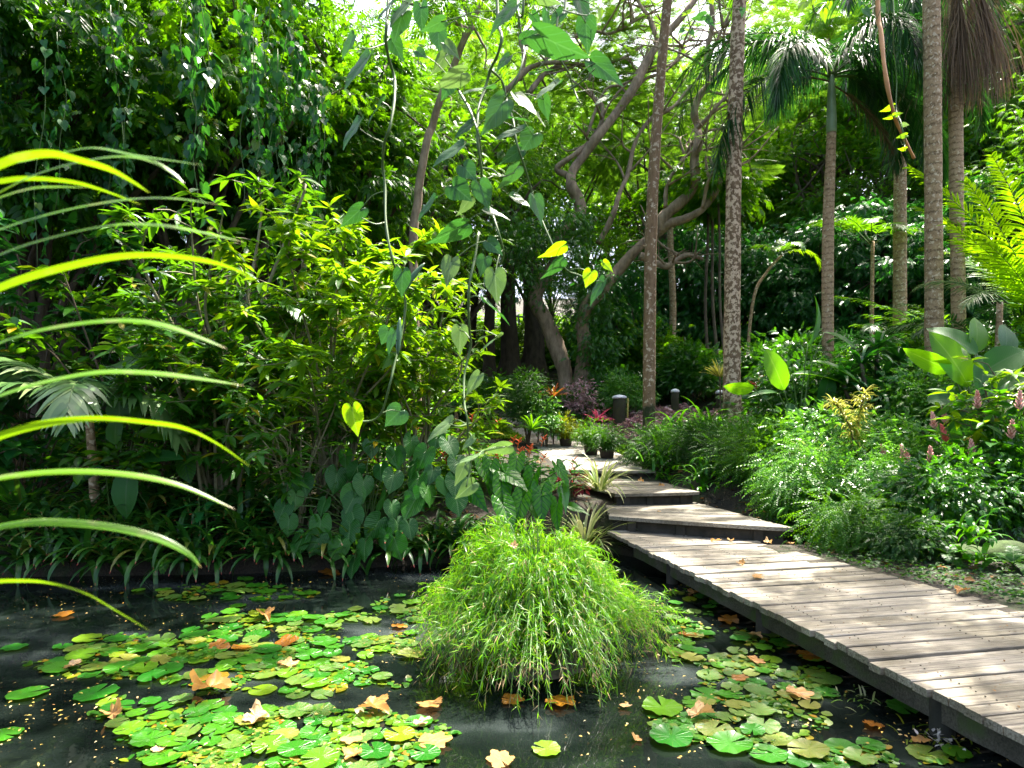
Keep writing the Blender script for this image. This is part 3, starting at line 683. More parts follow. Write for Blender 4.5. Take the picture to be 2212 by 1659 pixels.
def rock(label, loc, s, seed, mat='rock'):
    rg = np.random.default_rng(seed); n, k = 14, 20
    th = np.linspace(0, np.pi, n); ph = np.linspace(0, 2 * np.pi, k, endpoint=False); T_, Ph = np.meshgrid(th, ph, indexing='ij')
    d = np.stack([np.sin(T_) * np.cos(Ph), np.sin(T_) * np.sin(Ph), np.cos(T_)], -1); r = np.ones(T_.shape)
    for _ in range(9):
        a = nrm(rg.normal(size=3)); r = np.minimum(r, rg.uniform(.72, .95) / np.maximum(np.abs((d @ a)), .25)) if rg.random() < .5 else r + .05 * np.sin(3 * (d @ a) + rg.uniform(0, 6))
    v = d * r[..., None] * np.asarray(s)
    i, j = np.meshgrid(np.arange(n - 1), np.arange(k), indexing='ij'); o = i * k + j; o2 = i * k + (j + 1) % k
    b = MB(); b.add(v, {4: np.stack([o, o + k, o2 + k, o2], -1).reshape(-1, 4)})
    ob = b.build('boulder', M[mat]); ob.location = tuple(loc); tag(ob, label, 'stone', 'stones edging the bank beside the boardwalk'); return ob
for i, (px, py, D, s, mt, lab) in enumerate([
    (2080, 1205, 7.9, (.24, .2, .2), 'rock', 'brown rounded stone under the glossy shrub, leftmost of the bank stones'),
    (2150, 1195, 7.8, (.26, .22, .22), 'rock', 'largest rounded bank stone beneath the ginger leaves'),
    (2212, 1198, 7.7, (.24, .2, .21), 'rock', 'brown bank stone cut by the right edge of the photo'),
    (2085, 1247, 7.15, (.3, .2, .15), 'rock_moss', 'flat moss covered block on the soil beside the boardwalk'),
    (2185, 1250, 7.0, (.34, .22, .15), 'rock_moss', 'bright mossy block at the right edge below the stones'),
    (1880, 1195, 8.6, (.3, .25, .2), 'rock', 'dark shaded stone below the hanging fern fronds')]):
    q = P(px, py, D); rock(lab, (q[0], D, max(gz(q[0], D), q[2] - .05)), s, 40 + i, mt)
rock('mossy rock islet under the weeping grass clump', (.2, 5.15, -.12), (.5, .5, .22), 77, 'rock')
# ------------------------------------------------------------------ plant generators
def spray(leaf, n=7, L=.55, ll=.3, ang=50, droop=.25, terminal=True):
    ps = []
    for i in range(n):
        t = .15 + .8 * i / n; sgn = 1 if i % 2 else -1; a = R(ang * (1 - .35 * t))
        p = (0, t * L, -droop * t * t * L)
        ps.append(moved(leaf, p, (sgn * math.sin(a), math.cos(a), -.25 - .2 * t), (sgn * .25, 0, 1), ll * (1.1 - .35 * t)))
    if terminal: ps.append(moved(leaf, (0, L, -droop * L), (0, 1, -.45), (0, 0, 1), ll * .8))
    return merge(ps)
T_FAR = leaf_tpl([(0, .03), (.45, .24), (1, .01)], nu=1, fold=0, droop=.2)
T_FARL = leaf_tpl([(0, .03), (.4, .17), (1, .01)], nu=1, fold=0, droop=.25)
SP_FAR = spray(T_FAR, 6, .5, .3)
SP_LANCE = spray(T_LANCE_S, 6, .45, .4, 55)
SP_OVAL = spray(T_OVAL_S, 7, .5, .26, 60)
SP_SMALL = spray(T_FARL, 11, .6, .2, 65)
SP_FINE = spray(leaf_tpl([(0, .05), (.4, .28), (1, .03)], nu=1, fold=0, droop=.2), 11, .95, .15, 80, .4)
def pinna():
    ps = []
    n = 13
    C, S, H = [], [], []
    for i in range(n):
        for sg in (-1, 1):
            t = .12 + .88 * i / n; l = .34 * (1 - .55 * abs(t - .4)); a = R(68 - 25 * t)
            d = np.array([sg * math.sin(a), math.cos(a), -.12]); p = np.array([0, t, -.2 * t * t])
            C.append([p + d * l * q for q in (0, .5, 1)]); S.append(nrm(np.cross(d, [0, 0, 1]))); H.append([.012, .026, .008])
    b = MB(); b.ribbons(np.array(C), np.array(S), np.array(H)); 
    return b.v[0], {4: b.f4[0]}, b.uv[0]
SP_PINNA = pinna()

def crown_pts(rg, c, rad, n, zmin=-.5, inner=.45):
    d = nrm(rg.normal(size=(n * 3, 3))); d = d[d[:, 2] > zmin][:n]; r = rg.uniform(inner ** 2, 1, len(d)) ** .5
    return np.asarray(c) + d * r[:, None] * np.asarray(rad), d

def leaf_cloud(b, rg, centers, outs, per, tpl, size, sig, flat=.45, droop=.3, up=.8, m=0, var=.3):
    k = np.maximum(3, (per * rg.lognormal(0, var, len(centers))).astype(int))
    idx = np.repeat(np.arange(len(centers)), k); n = len(idx)
    off = rg.normal(size=(n, 3)) * np.array([sig, sig, sig * flat]); p = centers[idx] + off
    d = nrm(nrm(off + 1e-6) * .8 + outs[idx] * .35 + rg.normal(size=(n, 3)) * .35 + np.array([0, 0, -droop]))
    nh = np.array([0, 0, up]) + rg.normal(size=(n, 3)) * .4
    b.inst(tpl, p, frames(d, nh), size * rg.lognormal(0, .18, n), m)

def branches(b, rg, top_pts, centers, r0=.09, sides=5, every=1):
    for c in centers[::every]:
        a = top_pts[rg.integers(len(top_pts))]; mid = a * .5 + c * .5 + rg.normal(size=3) * .25 * np.linalg.norm(c - a) * .5 + np.array([0, 0, .12 * np.linalg.norm(c - a)])
        b.tube(smooth_path([a, mid, c], 4), [r0, r0 * .6, r0 * .2], sides, cap=False)

def tree_proto(name, label, H, cz, rad, n_cl, per, tpl, size, sig, lm, bm, seed, tr=.26, flat=.45, zmin=-.55, inner=.45, droop=.3, cat='tree', lean=(0, 0)):
    rg = np.random.default_rng(seed); t = thing(name, label, cat, (0, 0, 0), None)
    b = MB(); ctr = np.array([lean[0], lean[1], cz]); top = np.array([lean[0], lean[1], cz + rad[2] * .4])
    path = smooth_path([(0, 0, -.6), (rg.normal(0, .1), rg.normal(0, .1), cz * .25), (lean[0] * .6 + rg.normal(0, .2), lean[1] * .6 + rg.normal(0, .2), cz * .65), top], 5)
    b.tube(path, np.interp(np.linspace(0, 1, len(path)), [0, .08, .5, 1], [tr * 1.5, tr, tr * .75, tr * .2]), 10)
    cs, outs = crown_pts(rg, ctr, rad, n_cl, zmin, inner)
    branches(b, rg, path[len(path) // 3:], cs, tr * .3, 5, 2)
    b.build('trunk', bm, t)
    b = MB(); leaf_cloud(b, rg, cs, outs, per, tpl, size, sig, flat, droop); b.build('crown', lm, t)
    return t

def place(proto, used, loc, rz, s, label, group=None):
    """the first placement moves the built thing itself, later ones copy it with its parts"""
    if proto.name not in used:
        used.add(proto.name); kids_of(proto)
        proto.location = tuple(float(a) for a in loc); proto.rotation_euler = (0, 0, rz); proto.scale = (s, s, s) if np.ndim(s) == 0 else tuple(s)
        proto['label'] = label
        if group: proto['group'] = group
        return proto
    return copy_tree(proto, loc, rz, s, label, group)

def frond(bl, br, rg, base, az, e0, bend, L, nl=40, ll=.5, lw=.02, ang=60, grav=.35, plum=0., rr=.016, m=0, mr=1, start=.14, pw=1.3, vee=.25, twist=0., k=5):
    n = 20; T = np.linspace(0, 1, n); e = e0 - bend * T ** pw; a_ = az + twist * T
    dr = np.stack([np.cos(e) * np.cos(a_), np.cos(e) * np.sin(a_), np.sin(e)], 1)
    pts = np.asarray(base, float) + np.vstack([[0, 0, 0], np.cumsum(dr[:-1], 0)]) * L / (n - 1)
    br.tube(pts, np.linspace(rr, rr * .22, n), 6, mr)
    t = np.repeat(np.linspace(start, 1, nl), 2) + rg.normal(0, .004, nl * 2); t = np.clip(t, 0, 1); sg = np.tile([-1., 1.], nl)
    p = np.stack([np.interp(t, T, pts[:, i]) for i in range(3)], 1); td = nrm(np.stack([np.interp(t, T, dr[:, i]) for i in range(3)], 1))
    s = nrm(np.stack([-np.sin(az + twist * t), np.cos(az + twist * t), 0 * t], 1)); up = nrm(np.cross(td, s))
    up = up * np.where(up[:, 2:3] < 0, -1, 1) if bend < 1.2 else np.cross(td, s)
    A = R(ang) * (1 - .55 * t ** 2) * rg.uniform(.9, 1.1, nl * 2)
    roll = rg.uniform(-1, 1, nl * 2) * plum + vee
    ld = nrm(td * np.cos(A)[:, None] + (s * sg[:, None]) * (np.sin(A) * np.cos(roll))[:, None] + up * (np.sin(A) * np.sin(roll))[:, None])
    ln = ll * np.interp(t, [0, .12, .35, .7, 1], [.45, .75, 1, .85, .35]) * rg.uniform(.85, 1.1, nl * 2)
    q = np.linspace(0, 1, k); C = p[:, None] + ld[:, None] * (ln[:, None] * q)[:, :, None]
    C[:, :, 2] -= grav * ln[:, None] * q ** 2
    S = nrm(np.cross(ld, up) + rg.normal(size=(nl * 2, 3)) * .12)
    bl.ribbons(C, S, lw * np.interp(q, [0, .2, .6, 1], [.35, 1, .8, .04])[None], m=m)
    return pts

def straps(b, rg, base, az, e0, bend, L, hw, k=9, prof=None, fold=.25, m=0, pw=1.25):
    n = len(az); T = np.linspace(0, 1, k); e = e0[:, None] - bend[:, None] * T[None] ** pw
    d = np.stack([np.cos(e) * np.cos(az)[:, None], np.cos(e) * np.sin(az)[:, None], np.sin(e)], -1) * (L / (k - 1))[:, None, None]
    C = np.concatenate([np.zeros((n, 1, 3)), np.cumsum(d[:, :-1], 1)], 1) + np.asarray(base).reshape(-1, 1, 3)
    S = np.stack([np.sin(az), -np.cos(az), 0 * az], 1)
    pf = np.interp(T, *(prof or ([0, .3, .8, 1], [.8, 1, .7, .03])))
    b.ribbons(C, S, hw[:, None] * pf[None], fold=fold, m=m)
    return C

def rosette(name, label, cat, mat, seed, n=30, L=(.4, .6), hw=(.018, .026), e0=(.5, 1.45), bend=(.9, 2.4), loc=(0, 0, 0), group=None, br=.05, fold=.25, prof=None, part='leaves'):
    rg = np.random.default_rng(seed); t = thing(name, label, cat, loc, group); b = MB()
    az = np.arange(n) * 2.4 + rg.normal(0, .25, n); u = np.linspace(0, 1, n)
    base = np.stack([np.cos(az) * br * rg.random(n), np.sin(az) * br * rg.random(n), np.zeros(n)], 1)
    straps(b, rg, base, az, e0[1] + (e0[0] - e0[1]) * u + rg.normal(0, .1, n), rg.uniform(*bend, n), rg.uniform(*L, n), rg.uniform(*hw, n), 10, prof, fold)
    b.build(part, mat, t); return t

def shrub(name, label, base, H, spread, ns, nsub, tpl, ll, nw, lm, seed, lean=(0, 0), cat='shrub', group=None, sm='twig', r0=.022, sub=(.35, .9), whorl=7, hmin=.55, bias=None):
    """many arching stems, twigs along them, whorls of leaves at the twig ends"""
    rg = np.random.default_rng(seed); t = thing(name, label, cat, base, group); bs = MB(); pos, dirs, nh, sz = [], [], [], []
    for i in range(ns):
        az = rg.uniform(0, 2 * np.pi) if bias is None else rg.normal(bias[0], bias[1]); rr = spread * rg.uniform(.1, 1) ** .7; h = H * rg.uniform(hmin, 1) * (1 - .3 * (rr / spread) ** 2)
        o = np.array([math.cos(az), math.sin(az), 0]); ln_ = np.array([lean[0], lean[1], 0.])
        b0 = o * rg.uniform(0, .12 * spread) + np.array([0, 0, -.15])
        pts = smooth_path([b0, b0 + o * rr * .2 + ln_ * .2 + np.array([0, 0, h * .45]), b0 + o * rr * .62 + ln_ * .7 + np.array([0, 0, h * .85]) + rg.normal(size=3) * .06 * H, o * rr + ln_ + np.array([0, 0, h * rg.uniform(.86, 1.02)])], 6)
        bs.tube(pts, np.linspace(r0 * (H / 3) ** .5, r0 * .3, len(pts)), 6, cap=False)
        for j in range(nsub):
            u = rg.uniform(.3, 1) ** .8 if j else 1.; q = pts[int(u * (len(pts) - 1))]
            a2 = az + rg.normal(0, 1.2); d = nrm(np.array([math.cos(a2) * .8, math.sin(a2) * .8, rg.uniform(-.1, .9)])); l = rg.uniform(*sub) * (1.15 - .5 * u)
            e = q + d * l; md = (q + e) / 2 + np.array([0, 0, .06 * l]) + rg.normal(size=3) * .03
            bs.tube([q, md, e], [r0 * .4, r0 * .3, r0 * .15], 4, cap=False)
            w_ = int(rg.integers(whorl - 2, whorl + 3)); am = rg.uniform(0, 6.28) + np.arange(w_) * 2.4
            for k in range(w_):
                f = k / w_; pp = e - (e - q) * .35 * (1 - f) * rg.random(); x = np.array([math.cos(am[k]), math.sin(am[k]), 0])
                dd = nrm(x * (.9 - .3 * f) + d * .45 + np.array([0, 0, rg.uniform(-.75, .25) + .35 * f]))
                pos.append(pp); dirs.append(dd); nh.append(np.array([0, 0, 1.]) + rg.normal(size=3) * .3 + d * .3); sz.append(ll * rg.uniform(.55, 1.15) * (1 - .25 * f))
            for k in range(nw):
                pp = q + (e - q) * rg.random(); a3 = rg.uniform(0, 6.28)
                pos.append(pp); dirs.append(nrm(np.array([math.cos(a3), math.sin(a3), rg.uniform(-.7, .3)]))); nh.append(np.array([0, 0, 1.]) + rg.normal(size=3) * .35); sz.append(ll * rg.uniform(.5, 1.))
    bs.build('stems', M[sm], t)
    b = MB(); b.inst(tpl, np.array(pos), frames(np.array(dirs), np.array(nh)), np.array(sz)); b.build('leaves', lm, t)
    return t

def bush(name, label, base, rad, ncl, per, tpl, size, sig, lm, seed, cat='bush', group=None, zmin=-.2, inner=.5, flat=.6, droop=.15, flowers=None, ns=9, lift=.75, sm='twig'):
    rg = np.random.default_rng(seed); t = thing(name, label, cat, base, group)
    ctr = np.array([0, 0, rad[2] * lift]); cs, outs = crown_pts(rg, ctr, rad, ncl, zmin, inner); cs = cs[cs[:, 2] > -.05]; outs = outs[:len(cs)]
    b = MB()
    for c in cs[:ns]: b.tube(smooth_path([(rg.normal(0, .05), rg.normal(0, .05), -.2), c * np.array([.4, .4, .55]), c], 4), [.02, .014, .006], 5, cap=False)
    b.build('stems', M[sm], t)
    b = MB(); leaf_cloud(b, rg, cs, outs, per, tpl, size, sig, flat, droop); b.build('leaves', lm, t)
    if flowers:
        fm, nf, fs = flowers; b = MB(); p, d = crown_pts(rg, ctr, np.asarray(rad) * 1.05, nf, -.1, .9)
        for q, e in zip(p, d):
            a = rg.uniform(0, 6.28); dd = np.array([[math.cos(a + k * 1.2566), math.sin(a + k * 1.2566), .5] for k in range(5)])
            b.inst(T_OVAL_S, np.repeat(q[None], 5, 0), frames(dd, np.tile([0, 0, 1.], (5, 1))), fs)
        b.build('flowers', M[fm], t)
    return t

def leaf_between(b, p0, p1, width, tpl, hwmax, face=(0, -1, .45), m=0, zs=1.):
    """one blade from its attachment p0 to its tip p1, upper side turned towards face"""
    p0, p1 = np.asarray(p0, float), np.asarray(p1, float); L = np.linalg.norm(p1 - p0); d = (p1 - p0) / L
    b.inst(tpl, p0[None], frames(d[None], np.array([face], float)), np.array([[width / (2 * hwmax), L, L * zs]]), m)

def vine_leaf_part(parent, mat, p0, p1, wpx_m, rg, tpl=T_HEART, hw=.48, full=.66):
    """leaf drawn between two points, turned about its axis so that it shows the width the photo shows"""
    L = np.linalg.norm(p1 - p0); W = max(wpx_m, L * full); cth = min(1., wpx_m / W); sth = math.sqrt(max(0, 1 - cth * cth)) * rg.choice([-1, 1])
    d = (p1 - p0) / L; c = nrm(np.array([0, -1., .12]) - d * np.dot(d, [0, -1., .12])); s = np.cross(d, c)
    b = MB(); leaf_between(b, p0, p1, W, tpl, hw, c * cth + s * sth)
    return b.build('leaf', mat, parent, world=True)

def big_leaf_plant(name, label, cat, base, leaves, mat, tpl, hw, group=None, petiole='stem', pr=.012, seed=0):
    """leaves: (attach point, tip, width, face[, material])"""
    t = thing(name, label, cat, base, group); rg = np.random.default_rng(seed); bz = np.asarray(base, float)
    for lf in leaves:
        b = MB(); leaf_between(b, lf[0], lf[1], lf[2], tpl, hw, lf[3]); lo = b.build('leaf', lf[4] if len(lf) > 4 else mat, t, world=True); b = MB()
        p0 = np.asarray(lf[0], float); o = bz + np.array([rg.normal(0, .05), rg.normal(0, .05), -.1])
        mid = o * .5 + p0 * .5 + np.array([0, 0, .18 * np.linalg.norm(p0 - o)])
        if np.linalg.norm(p0 - o) > .12: b.tube(smooth_path([o, mid, p0], 5), [pr, pr * .8, pr * .5], 6); b.build('petiole', M[petiole], lo, world=t.location)
    return t
# ------------------------------------------------------------------ foreground: arching blades, hanging vines
def fg_blades():
    t = thing('strap_leaf_plant', 'out of focus yellow green arching strap leaves fanning in from the left edge', 'plant', (-.62, .62, 1.2))
    B = [[(0, 356), (50, 339), (111, 333), (168, 346), (235, 366), (286, 393), (323, 417)],
         [(0, 413), (84, 373), (168, 349), (252, 336), (319, 343), (370, 370), (398, 396)],
         [(60, 346), (118, 333), (202, 318), (286, 333), (370, 346), (440, 357)],
         [(0, 392), (67, 386), (151, 393), (218, 410), (304, 442)],
         [(0, 494), (134, 454), (269, 430), (370, 427), (475, 442)],
         [(0, 548), (101, 514), (235, 485), (336, 484), (437, 501), (527, 523)],
         [(0, 622), (101, 588), (235, 558), (336, 552), (437, 563), (504, 581), (548, 606)],
         [(0, 738), (101, 708), (235, 691), (336, 697), (420, 724), (490, 753)],
         [(0, 852), (101, 822), (218, 802), (336, 805), (437, 818), (527, 833)],
         [(0, 943), (101, 916), (202, 906), (302, 912), (396, 926), (470, 960), (540, 1008)],
         [(0, 1030), (134, 1017), (269, 1023), (386, 1047), (508, 1100)],
         [(0, 1136), (101, 1126), (235, 1136), (336, 1160), (403, 1193), (435, 1226)],
         [(0, 1257), (101, 1260), (185, 1284), (252, 1321), (326, 1364)],
         [(0, 425), (70, 405), (120, 402), (190, 405)]]
    for i, pl in enumerate(B):
        rg = np.random.default_rng(i + 60)
        y0 = pl[0][1]; s0 = (pl[1][1] - pl[0][1]) / (pl[1][0] - pl[0][0])
        pre = [(-330, 830 + (y0 - 830) * .55 - s0 * 60), (-140, y0 - s0 * 150 + 14)]
        full = pre + pl; D0, D1 = rg.uniform(.74, .8), rg.uniform(.84, .95)
        pts = smooth_path([P(x, y, D0 + (D1 - D0) * max(0, (x + 330) / 870)) for x, y in full], 6)
        tg = nrm(np.gradient(pts, axis=0)); pr = nrm(np.cross(tg, [0, 1, 0])); pr = pr * np.sign(pr[:, 2:3] + 1e-9)
        S = nrm(pr * .55 + np.array([0, .85, 0]) * (1 if i % 3 else -1))
        wd = .0068 * rg.uniform(.85, 1.1) * (.6 if i in (2, 3) else 1.)
        T = np.linspace(0, 1, len(pts)); hw = wd * np.interp(T, [0, .35, .75, .93, 1], [.6, 1, .85, .35, .03])
        b = MB(); b.ribbons(pts[None], S[None], hw[None], fold=.2); b.build('blade', M['blade'], t, world=True)
    b = MB(); st = P(-330, 830, .76); b.tube(smooth_path([st + np.array([-.06, 0, -.5]), st + np.array([-.02, 0, -.2]), st + np.array([0, .0, .25])], 5), [.02, .018, .012], 8); b.build('stem', M['stem'], t, world=True)
fg_blades()

def c2(x, y): return (734.4 + .336 * x, .336 * y)
def c5(x, y): return (734.4 + .336 * x, 553 + .336 * y)
def c3(x, y): return (1469 + .336 * x, .336 * y)
def vine(label, cf_stems, leaves, D, seed, pods=(), group='heart leaved vines hanging close to the camera', name='hanging_vine', stemmat='stem'):
    rg = np.random.default_rng(seed); st = cf_stems[0][0]; top = P(st[0][0], st[0][1], D)
    t = thing(name, label, 'vine', top, group)
    allp = []
    for pts, r in cf_stems:
        w_ = [P(x, y, D + .08 * math.sin(i * 1.3 + seed)) for i, (x, y) in enumerate(pts)]
        if pts[0][1] < 14: w_ = [P(pts[0][0] + rg.normal(0, 10), -330, D + .25)] + w_
        c = smooth_path(w_, 7); allp.append(c); b = MB(); b.tube(c, np.linspace(r * 1.3, r * .8, len(c)) * (1 + .12 * np.sin(np.arange(len(c)) * .9)), 7); b.build('stem', M[stemmat], t, world=True)
    A = np.vstack(allp)
    for (x0, y0), (x1, y1), wpx, mt in leaves:
        Dl = D + rg.uniform(-.18, .18); p0 = P(x0, y0, Dl); L = math.hypot(x1 - x0, y1 - y0); p1 = P(x1, y1, Dl + rg.uniform(-.25, .1) * L / F * Dl)
        lo = vine_leaf_part(t, M[mt], p0, p1, wpx / F * Dl, rg, hw=.5)
        k = np.argmin(np.linalg.norm(A - p0, axis=1)); dd = np.linalg.norm(A[k] - p0)
        if dd < .55:
            b = MB(); b.tube(smooth_path([A[k], (A[k] + p0) / 2 + np.array([0, 0, .12 * dd]), p0], 5), .0022, 5); b.build('petiole', M[stemmat], lo, world=t.location)
    for a, e in pods:
        p0, p1 = P(*a, D), P(*e, D - .05); b = MB(); u = np.linspace(0, 1, 14)
        b.tube(p0[None] * (1 - u[:, None]) + p1[None] * u[:, None] + np.array([0, 0, .012]) * np.sin(u * 3.14)[:, None], .013 * np.interp(u, [0, .15, .5, .85, 1], [.12, .6, 1, .8, .15]), 10); b.build('pod', M['pod'], t, world=True)
    return t
h, hp = 'heart', 'heart_sheen'
def lf(cf, rows): return [(cf(a, b), cf(c, d), w_ * .336, m_) for a, b, c, d, w_, m_ in rows]
vine('long heart leaved vine strand with two green pods hanging over the sunlit shrub', [
    ([c2(310, 0), c2(300, 150), c2(295, 270), c2(320, 400), c2(350, 500), c2(350, 640), c2(320, 820), c2(285, 920), c2(275, 1070), c2(290, 1200), c2(295, 1430), c2(330, 1640), c5(370, 120), c5(420, 290), c5(400, 480), c5(350, 700), c5(320, 830), c5(270, 1000), c5(200, 1060), c5(70, 1060)], .0055),
    ([c2(285, 920), c2(200, 880), c2(130, 830)], .003), ([c2(295, 1430), c2(220, 1440), c2(140, 1400)], .003), ([c2(295, 280), c2(180, 315), c2(95, 300)], .003)],
    lf(c2, [(85, 240, 0, 375, 95, h), (170, 380, 5, 565, 135, h), (440, 20, 300, 165, 115, hp), (340, 20, 220, 130, 75, h), (400, 100, 345, 260, 150, h), (330, 250, 410, 395, 125, h), (270, 655, 160, 800, 45, h), (120, 790, 0, 950, 105, h), (130, 1350, 0, 1465, 95, h)])
    + lf(c5, [(310, 480, 262, 570, 130, h), (80, 985, 112, 1165, 150, 'heart_lime'), (385, 1000, 285, 1095, 175, h), (400, 110, 395, 265, 130, h), (345, 500, 300, 640, 80, h)]),
    2.75, 3, [(c5(545, 45), c5(405, 240)), (c5(385, 395), c5(372, 640))])
vine('dense middle vine strand of dusty blue green heart leaves ending above the twin pale leaves', [
    ([c2(1010, 0), c2(1015, 150), c2(1040, 240), c2(1010, 360), c2(970, 440), c2(935, 560), c2(890, 700), c2(885, 900), c2(910, 1100), c2(905, 1180), c2(920, 1230), c2(980, 1380), c2(1020, 1500), c2(1050, 1640), c5(995, 120)], .0055),
    ([c2(765, 590), c2(830, 700), c2(880, 830), c2(905, 950), c2(910, 1100)], .0045), ([c2(910, 1080), c2(980, 1090), c2(1040, 1135), c2(1120, 1110)], .0035)],
    lf(c2, [(520, 50, 527, 215, 115, h), (630, 205, 642, 340, 130, h), (650, 140, 518, 208, 55, h), (500, 330, 562, 372, 75, h), (685, 290, 770, 375, 95, hp), (670, 365, 588, 490, 65, hp), (780, 478, 592, 575, 75, hp), (722, 528, 645, 645, 112, 'heart'), (955, 568, 752, 592, 85, h), (1040, 668, 915, 870, 145, h), (842, 798, 728, 882, 85, h), (1160, 838, 982, 886, 95, h), (770, 948, 582, 1054, 118, h), (800, 1075, 878, 1162, 145, h), (735, 1200, 850, 1290, 185, h), (902, 1192, 962, 1355, 145, h), (600, 1288, 482, 1420, 80, h), (1130, 1088, 1012, 1226, 65, h), (830, 1285, 752, 1395, 60, hp), (950, 1360, 1100, 1400, 75, h), (780, 1458, 556, 1585, 80, h), (1115, 48, 952, 208, 135, h), (960, 1560, 1050, 1640, 110, h)])
    + lf(c5, [(715, 38, 682, 196, 135, hp), (995, 122, 1012, 310, 160, hp), (930, 20, 900, 130, 110, h)]), 2.65, 8)
vine('thin dark vine strand with drooping shaded leaves crossing the tree canopy', [
    ([c2(1180, 0), c2(1150, 110), c2(1180, 300), c2(1185, 350), c2(1140, 500), c2(1060, 640)], .0045),
    ([c2(970, 450), c2(1040, 520), c2(1075, 650), c2(1110, 760), c2(1140, 930), c2(1190, 1080), c2(1230, 1220), c2(1260, 1310), c2(1330, 1490), c5(1440, 70), c5(1530, 120), c5(1640, 165)], .0042)],
    lf(c2, [(1240, 868, 1160, 980, 165, 'heart'), (1150, 972, 1026, 1052, 95, h), (1150, 640, 1336, 790, 120, hp), (1390, 540, 1245, 625, 85, h), (1080, 370, 1000, 455, 80, h), (1255, 1285, 1305, 1450, 110, h), (1120, 1270, 1260, 1340, 80, h), (1100, 760, 1235, 770, 40, h), (1310, 640, 1340, 780, 90, h)])
    + lf(c5, [(1612, 108, 1578, 205, 105, 'heart_lime'), (1690, 170, 1596, 314, 75, h), (1415, 36, 1296, 158, 65, h), (1700, 45, 1760, 105, 60, 'heart_lime'), (1420, -60, 1275, 20, 60, 'heart_lime')]), 2.85, 12)
vine('upper vine strand with broad deep green heart leaves against the bright canopy', [
    ([c2(1450, 0), c2(1400, 120), c2(1395, 330), c2(1470, 470), c2(1500, 570), c2(1540, 660)], .0045), ([c2(1420, 60), c2(1520, 90), c2(1590, 100)], .003), ([c2(1480, 575), c2(1560, 520), c2(1640, 440)], .003)],
    lf(c2, [(1300, 235, 1602, 390, 100, h), (1540, 0, 1592, 185, 125, 'heart'), (1580, 148, 1596, 350, 150, 'heart'), (1640, 405, 1828, 545, 155, 'heart'), (1722, 625, 1630, 668, 55, h), (1422, 88, 1345, 168, 95, h), (1330, 90, 1325, 280, 50, 'heart'), (1350, 200, 1500, 215, 70, h), (1240, 95, 1300, 170, 60, h), (1180, 250, 1290, 190, 70, h), (1250, 470, 1390, 430, 50, h), (1670, 60, 1665, 155, 40, 'heart_lime'), (1300, -20, 1420, 30, 60, hp)]), 2.7, 15)
vine('pale speckled vine strand with cream green leaves dangling before the shaded path', [
    ([c2(890, 1500), c5(870, 0), c5(830, 200), c5(830, 440), c5(840, 580), c5(800, 760), c5(800, 950), c5(820, 1060), c5(825, 1230), c5(842, 1340), c5(812, 1485)], .0045), ([c5(815, 1085), c5(760, 1095), c5(705, 1080)], .003), ([c5(825, 1225), c5(890, 1255), c5(1060, 1228)], .003)],
    lf(c5, [(772, 478, 770, 636, 125, hp), (890, 773, 806, 895, 95, hp), (705, 1073, 546, 1184, 85, hp), (1072, 1225, 896, 1262, 85, hp), (856, 1178, 778, 1244, 55, hp), (890, 1288, 730, 1330, 40, hp), (800, 1348, 738, 1484, 95, hp), (850, 1468, 736, 1564, 110, hp), (1020, 520, 890, 610, 30, hp), (940, 300, 1110, 430, 30, h)]), 2.6, 21)
vine('small yellow green vine tip with bright heart leaves beside the green palm shaft', [([c3(850, 0), c3(930, 30), c3(960, 10)], .003)],
     lf(c3, [(812, 8, 752, 92, 65, 'heart_lime'), (845, 0, 830, 50, 50, 'heart_lime'), (920, 74, 937, 148, 56, 'heart_lime'), (960, 18, 962, 64, 42, 'heart_lime')]), 2.9, 25)
vine('short vine tip with three deep green heart leaves at the top right', [([c3(1240, 0), c3(1250, 40), c3(1200, 60)], .003), ([c3(1250, 40), c3(1300, 45)], .002)],
     lf(c3, [(1188, 64, 1232, 114, 60, 'heart'), (1290, 34, 1322, 88, 62, 'heart'), (1165, 10, 1150, 40, 50, 'heart')]), 2.9, 27)
vine('sparse vine twig with small dark leaves left of the mottled palm', [([c3(120, -10), c3(140, 90), c3(175, 125)], .0025)],
     lf(c3, [(172, 120, 228, 172, 50, 'heart'), (150, 100, 72, 122, 34, h), (20, 190, -10, 212, 40, h), (70, 200, 95, 235, 40, h), (200, 0, 215, 32, 45, 'heart_lime'), (400, 60, 398, 112, 40, 'heart')]), 2.9, 29)
vine('thick orange aerial root dangling in front of the palms', [([c3(1270, 0), c3(1290, 200), c3(1320, 480), c3(1370, 720), c3(1430, 870), c3(1505, 1018)], .0085)], [], 2.9, 33, name='aerial_root', stemmat='root_orange', group=None)
vine('thread thin green tendril with curled small leaves twined beside the orange root', [([c3(1370, 0), c3(1388, 100), c3(1370, 250), c3(1392, 500), c3(1390, 700), c3(1425, 800), c3(1445, 955)], .002), ([c3(1418, 885), c3(1440, 870), c3(1452, 910), c3(1430, 930), c3(1418, 905)], .0022)],
     lf(c3, [(1360, 685, 1285, 722, 30, 'heart_lime'), (1380, 740, 1438, 722, 36, 'heart_lime'), (1365, 745, 1305, 768, 22, 'heart_lime'), (1425, 800, 1478, 805, 24, hp), (1450, 870, 1390, 885, 40, 'heart_lime'), (1445, 955, 1400, 960, 14, 'heart_lime')]), 2.88, 35)

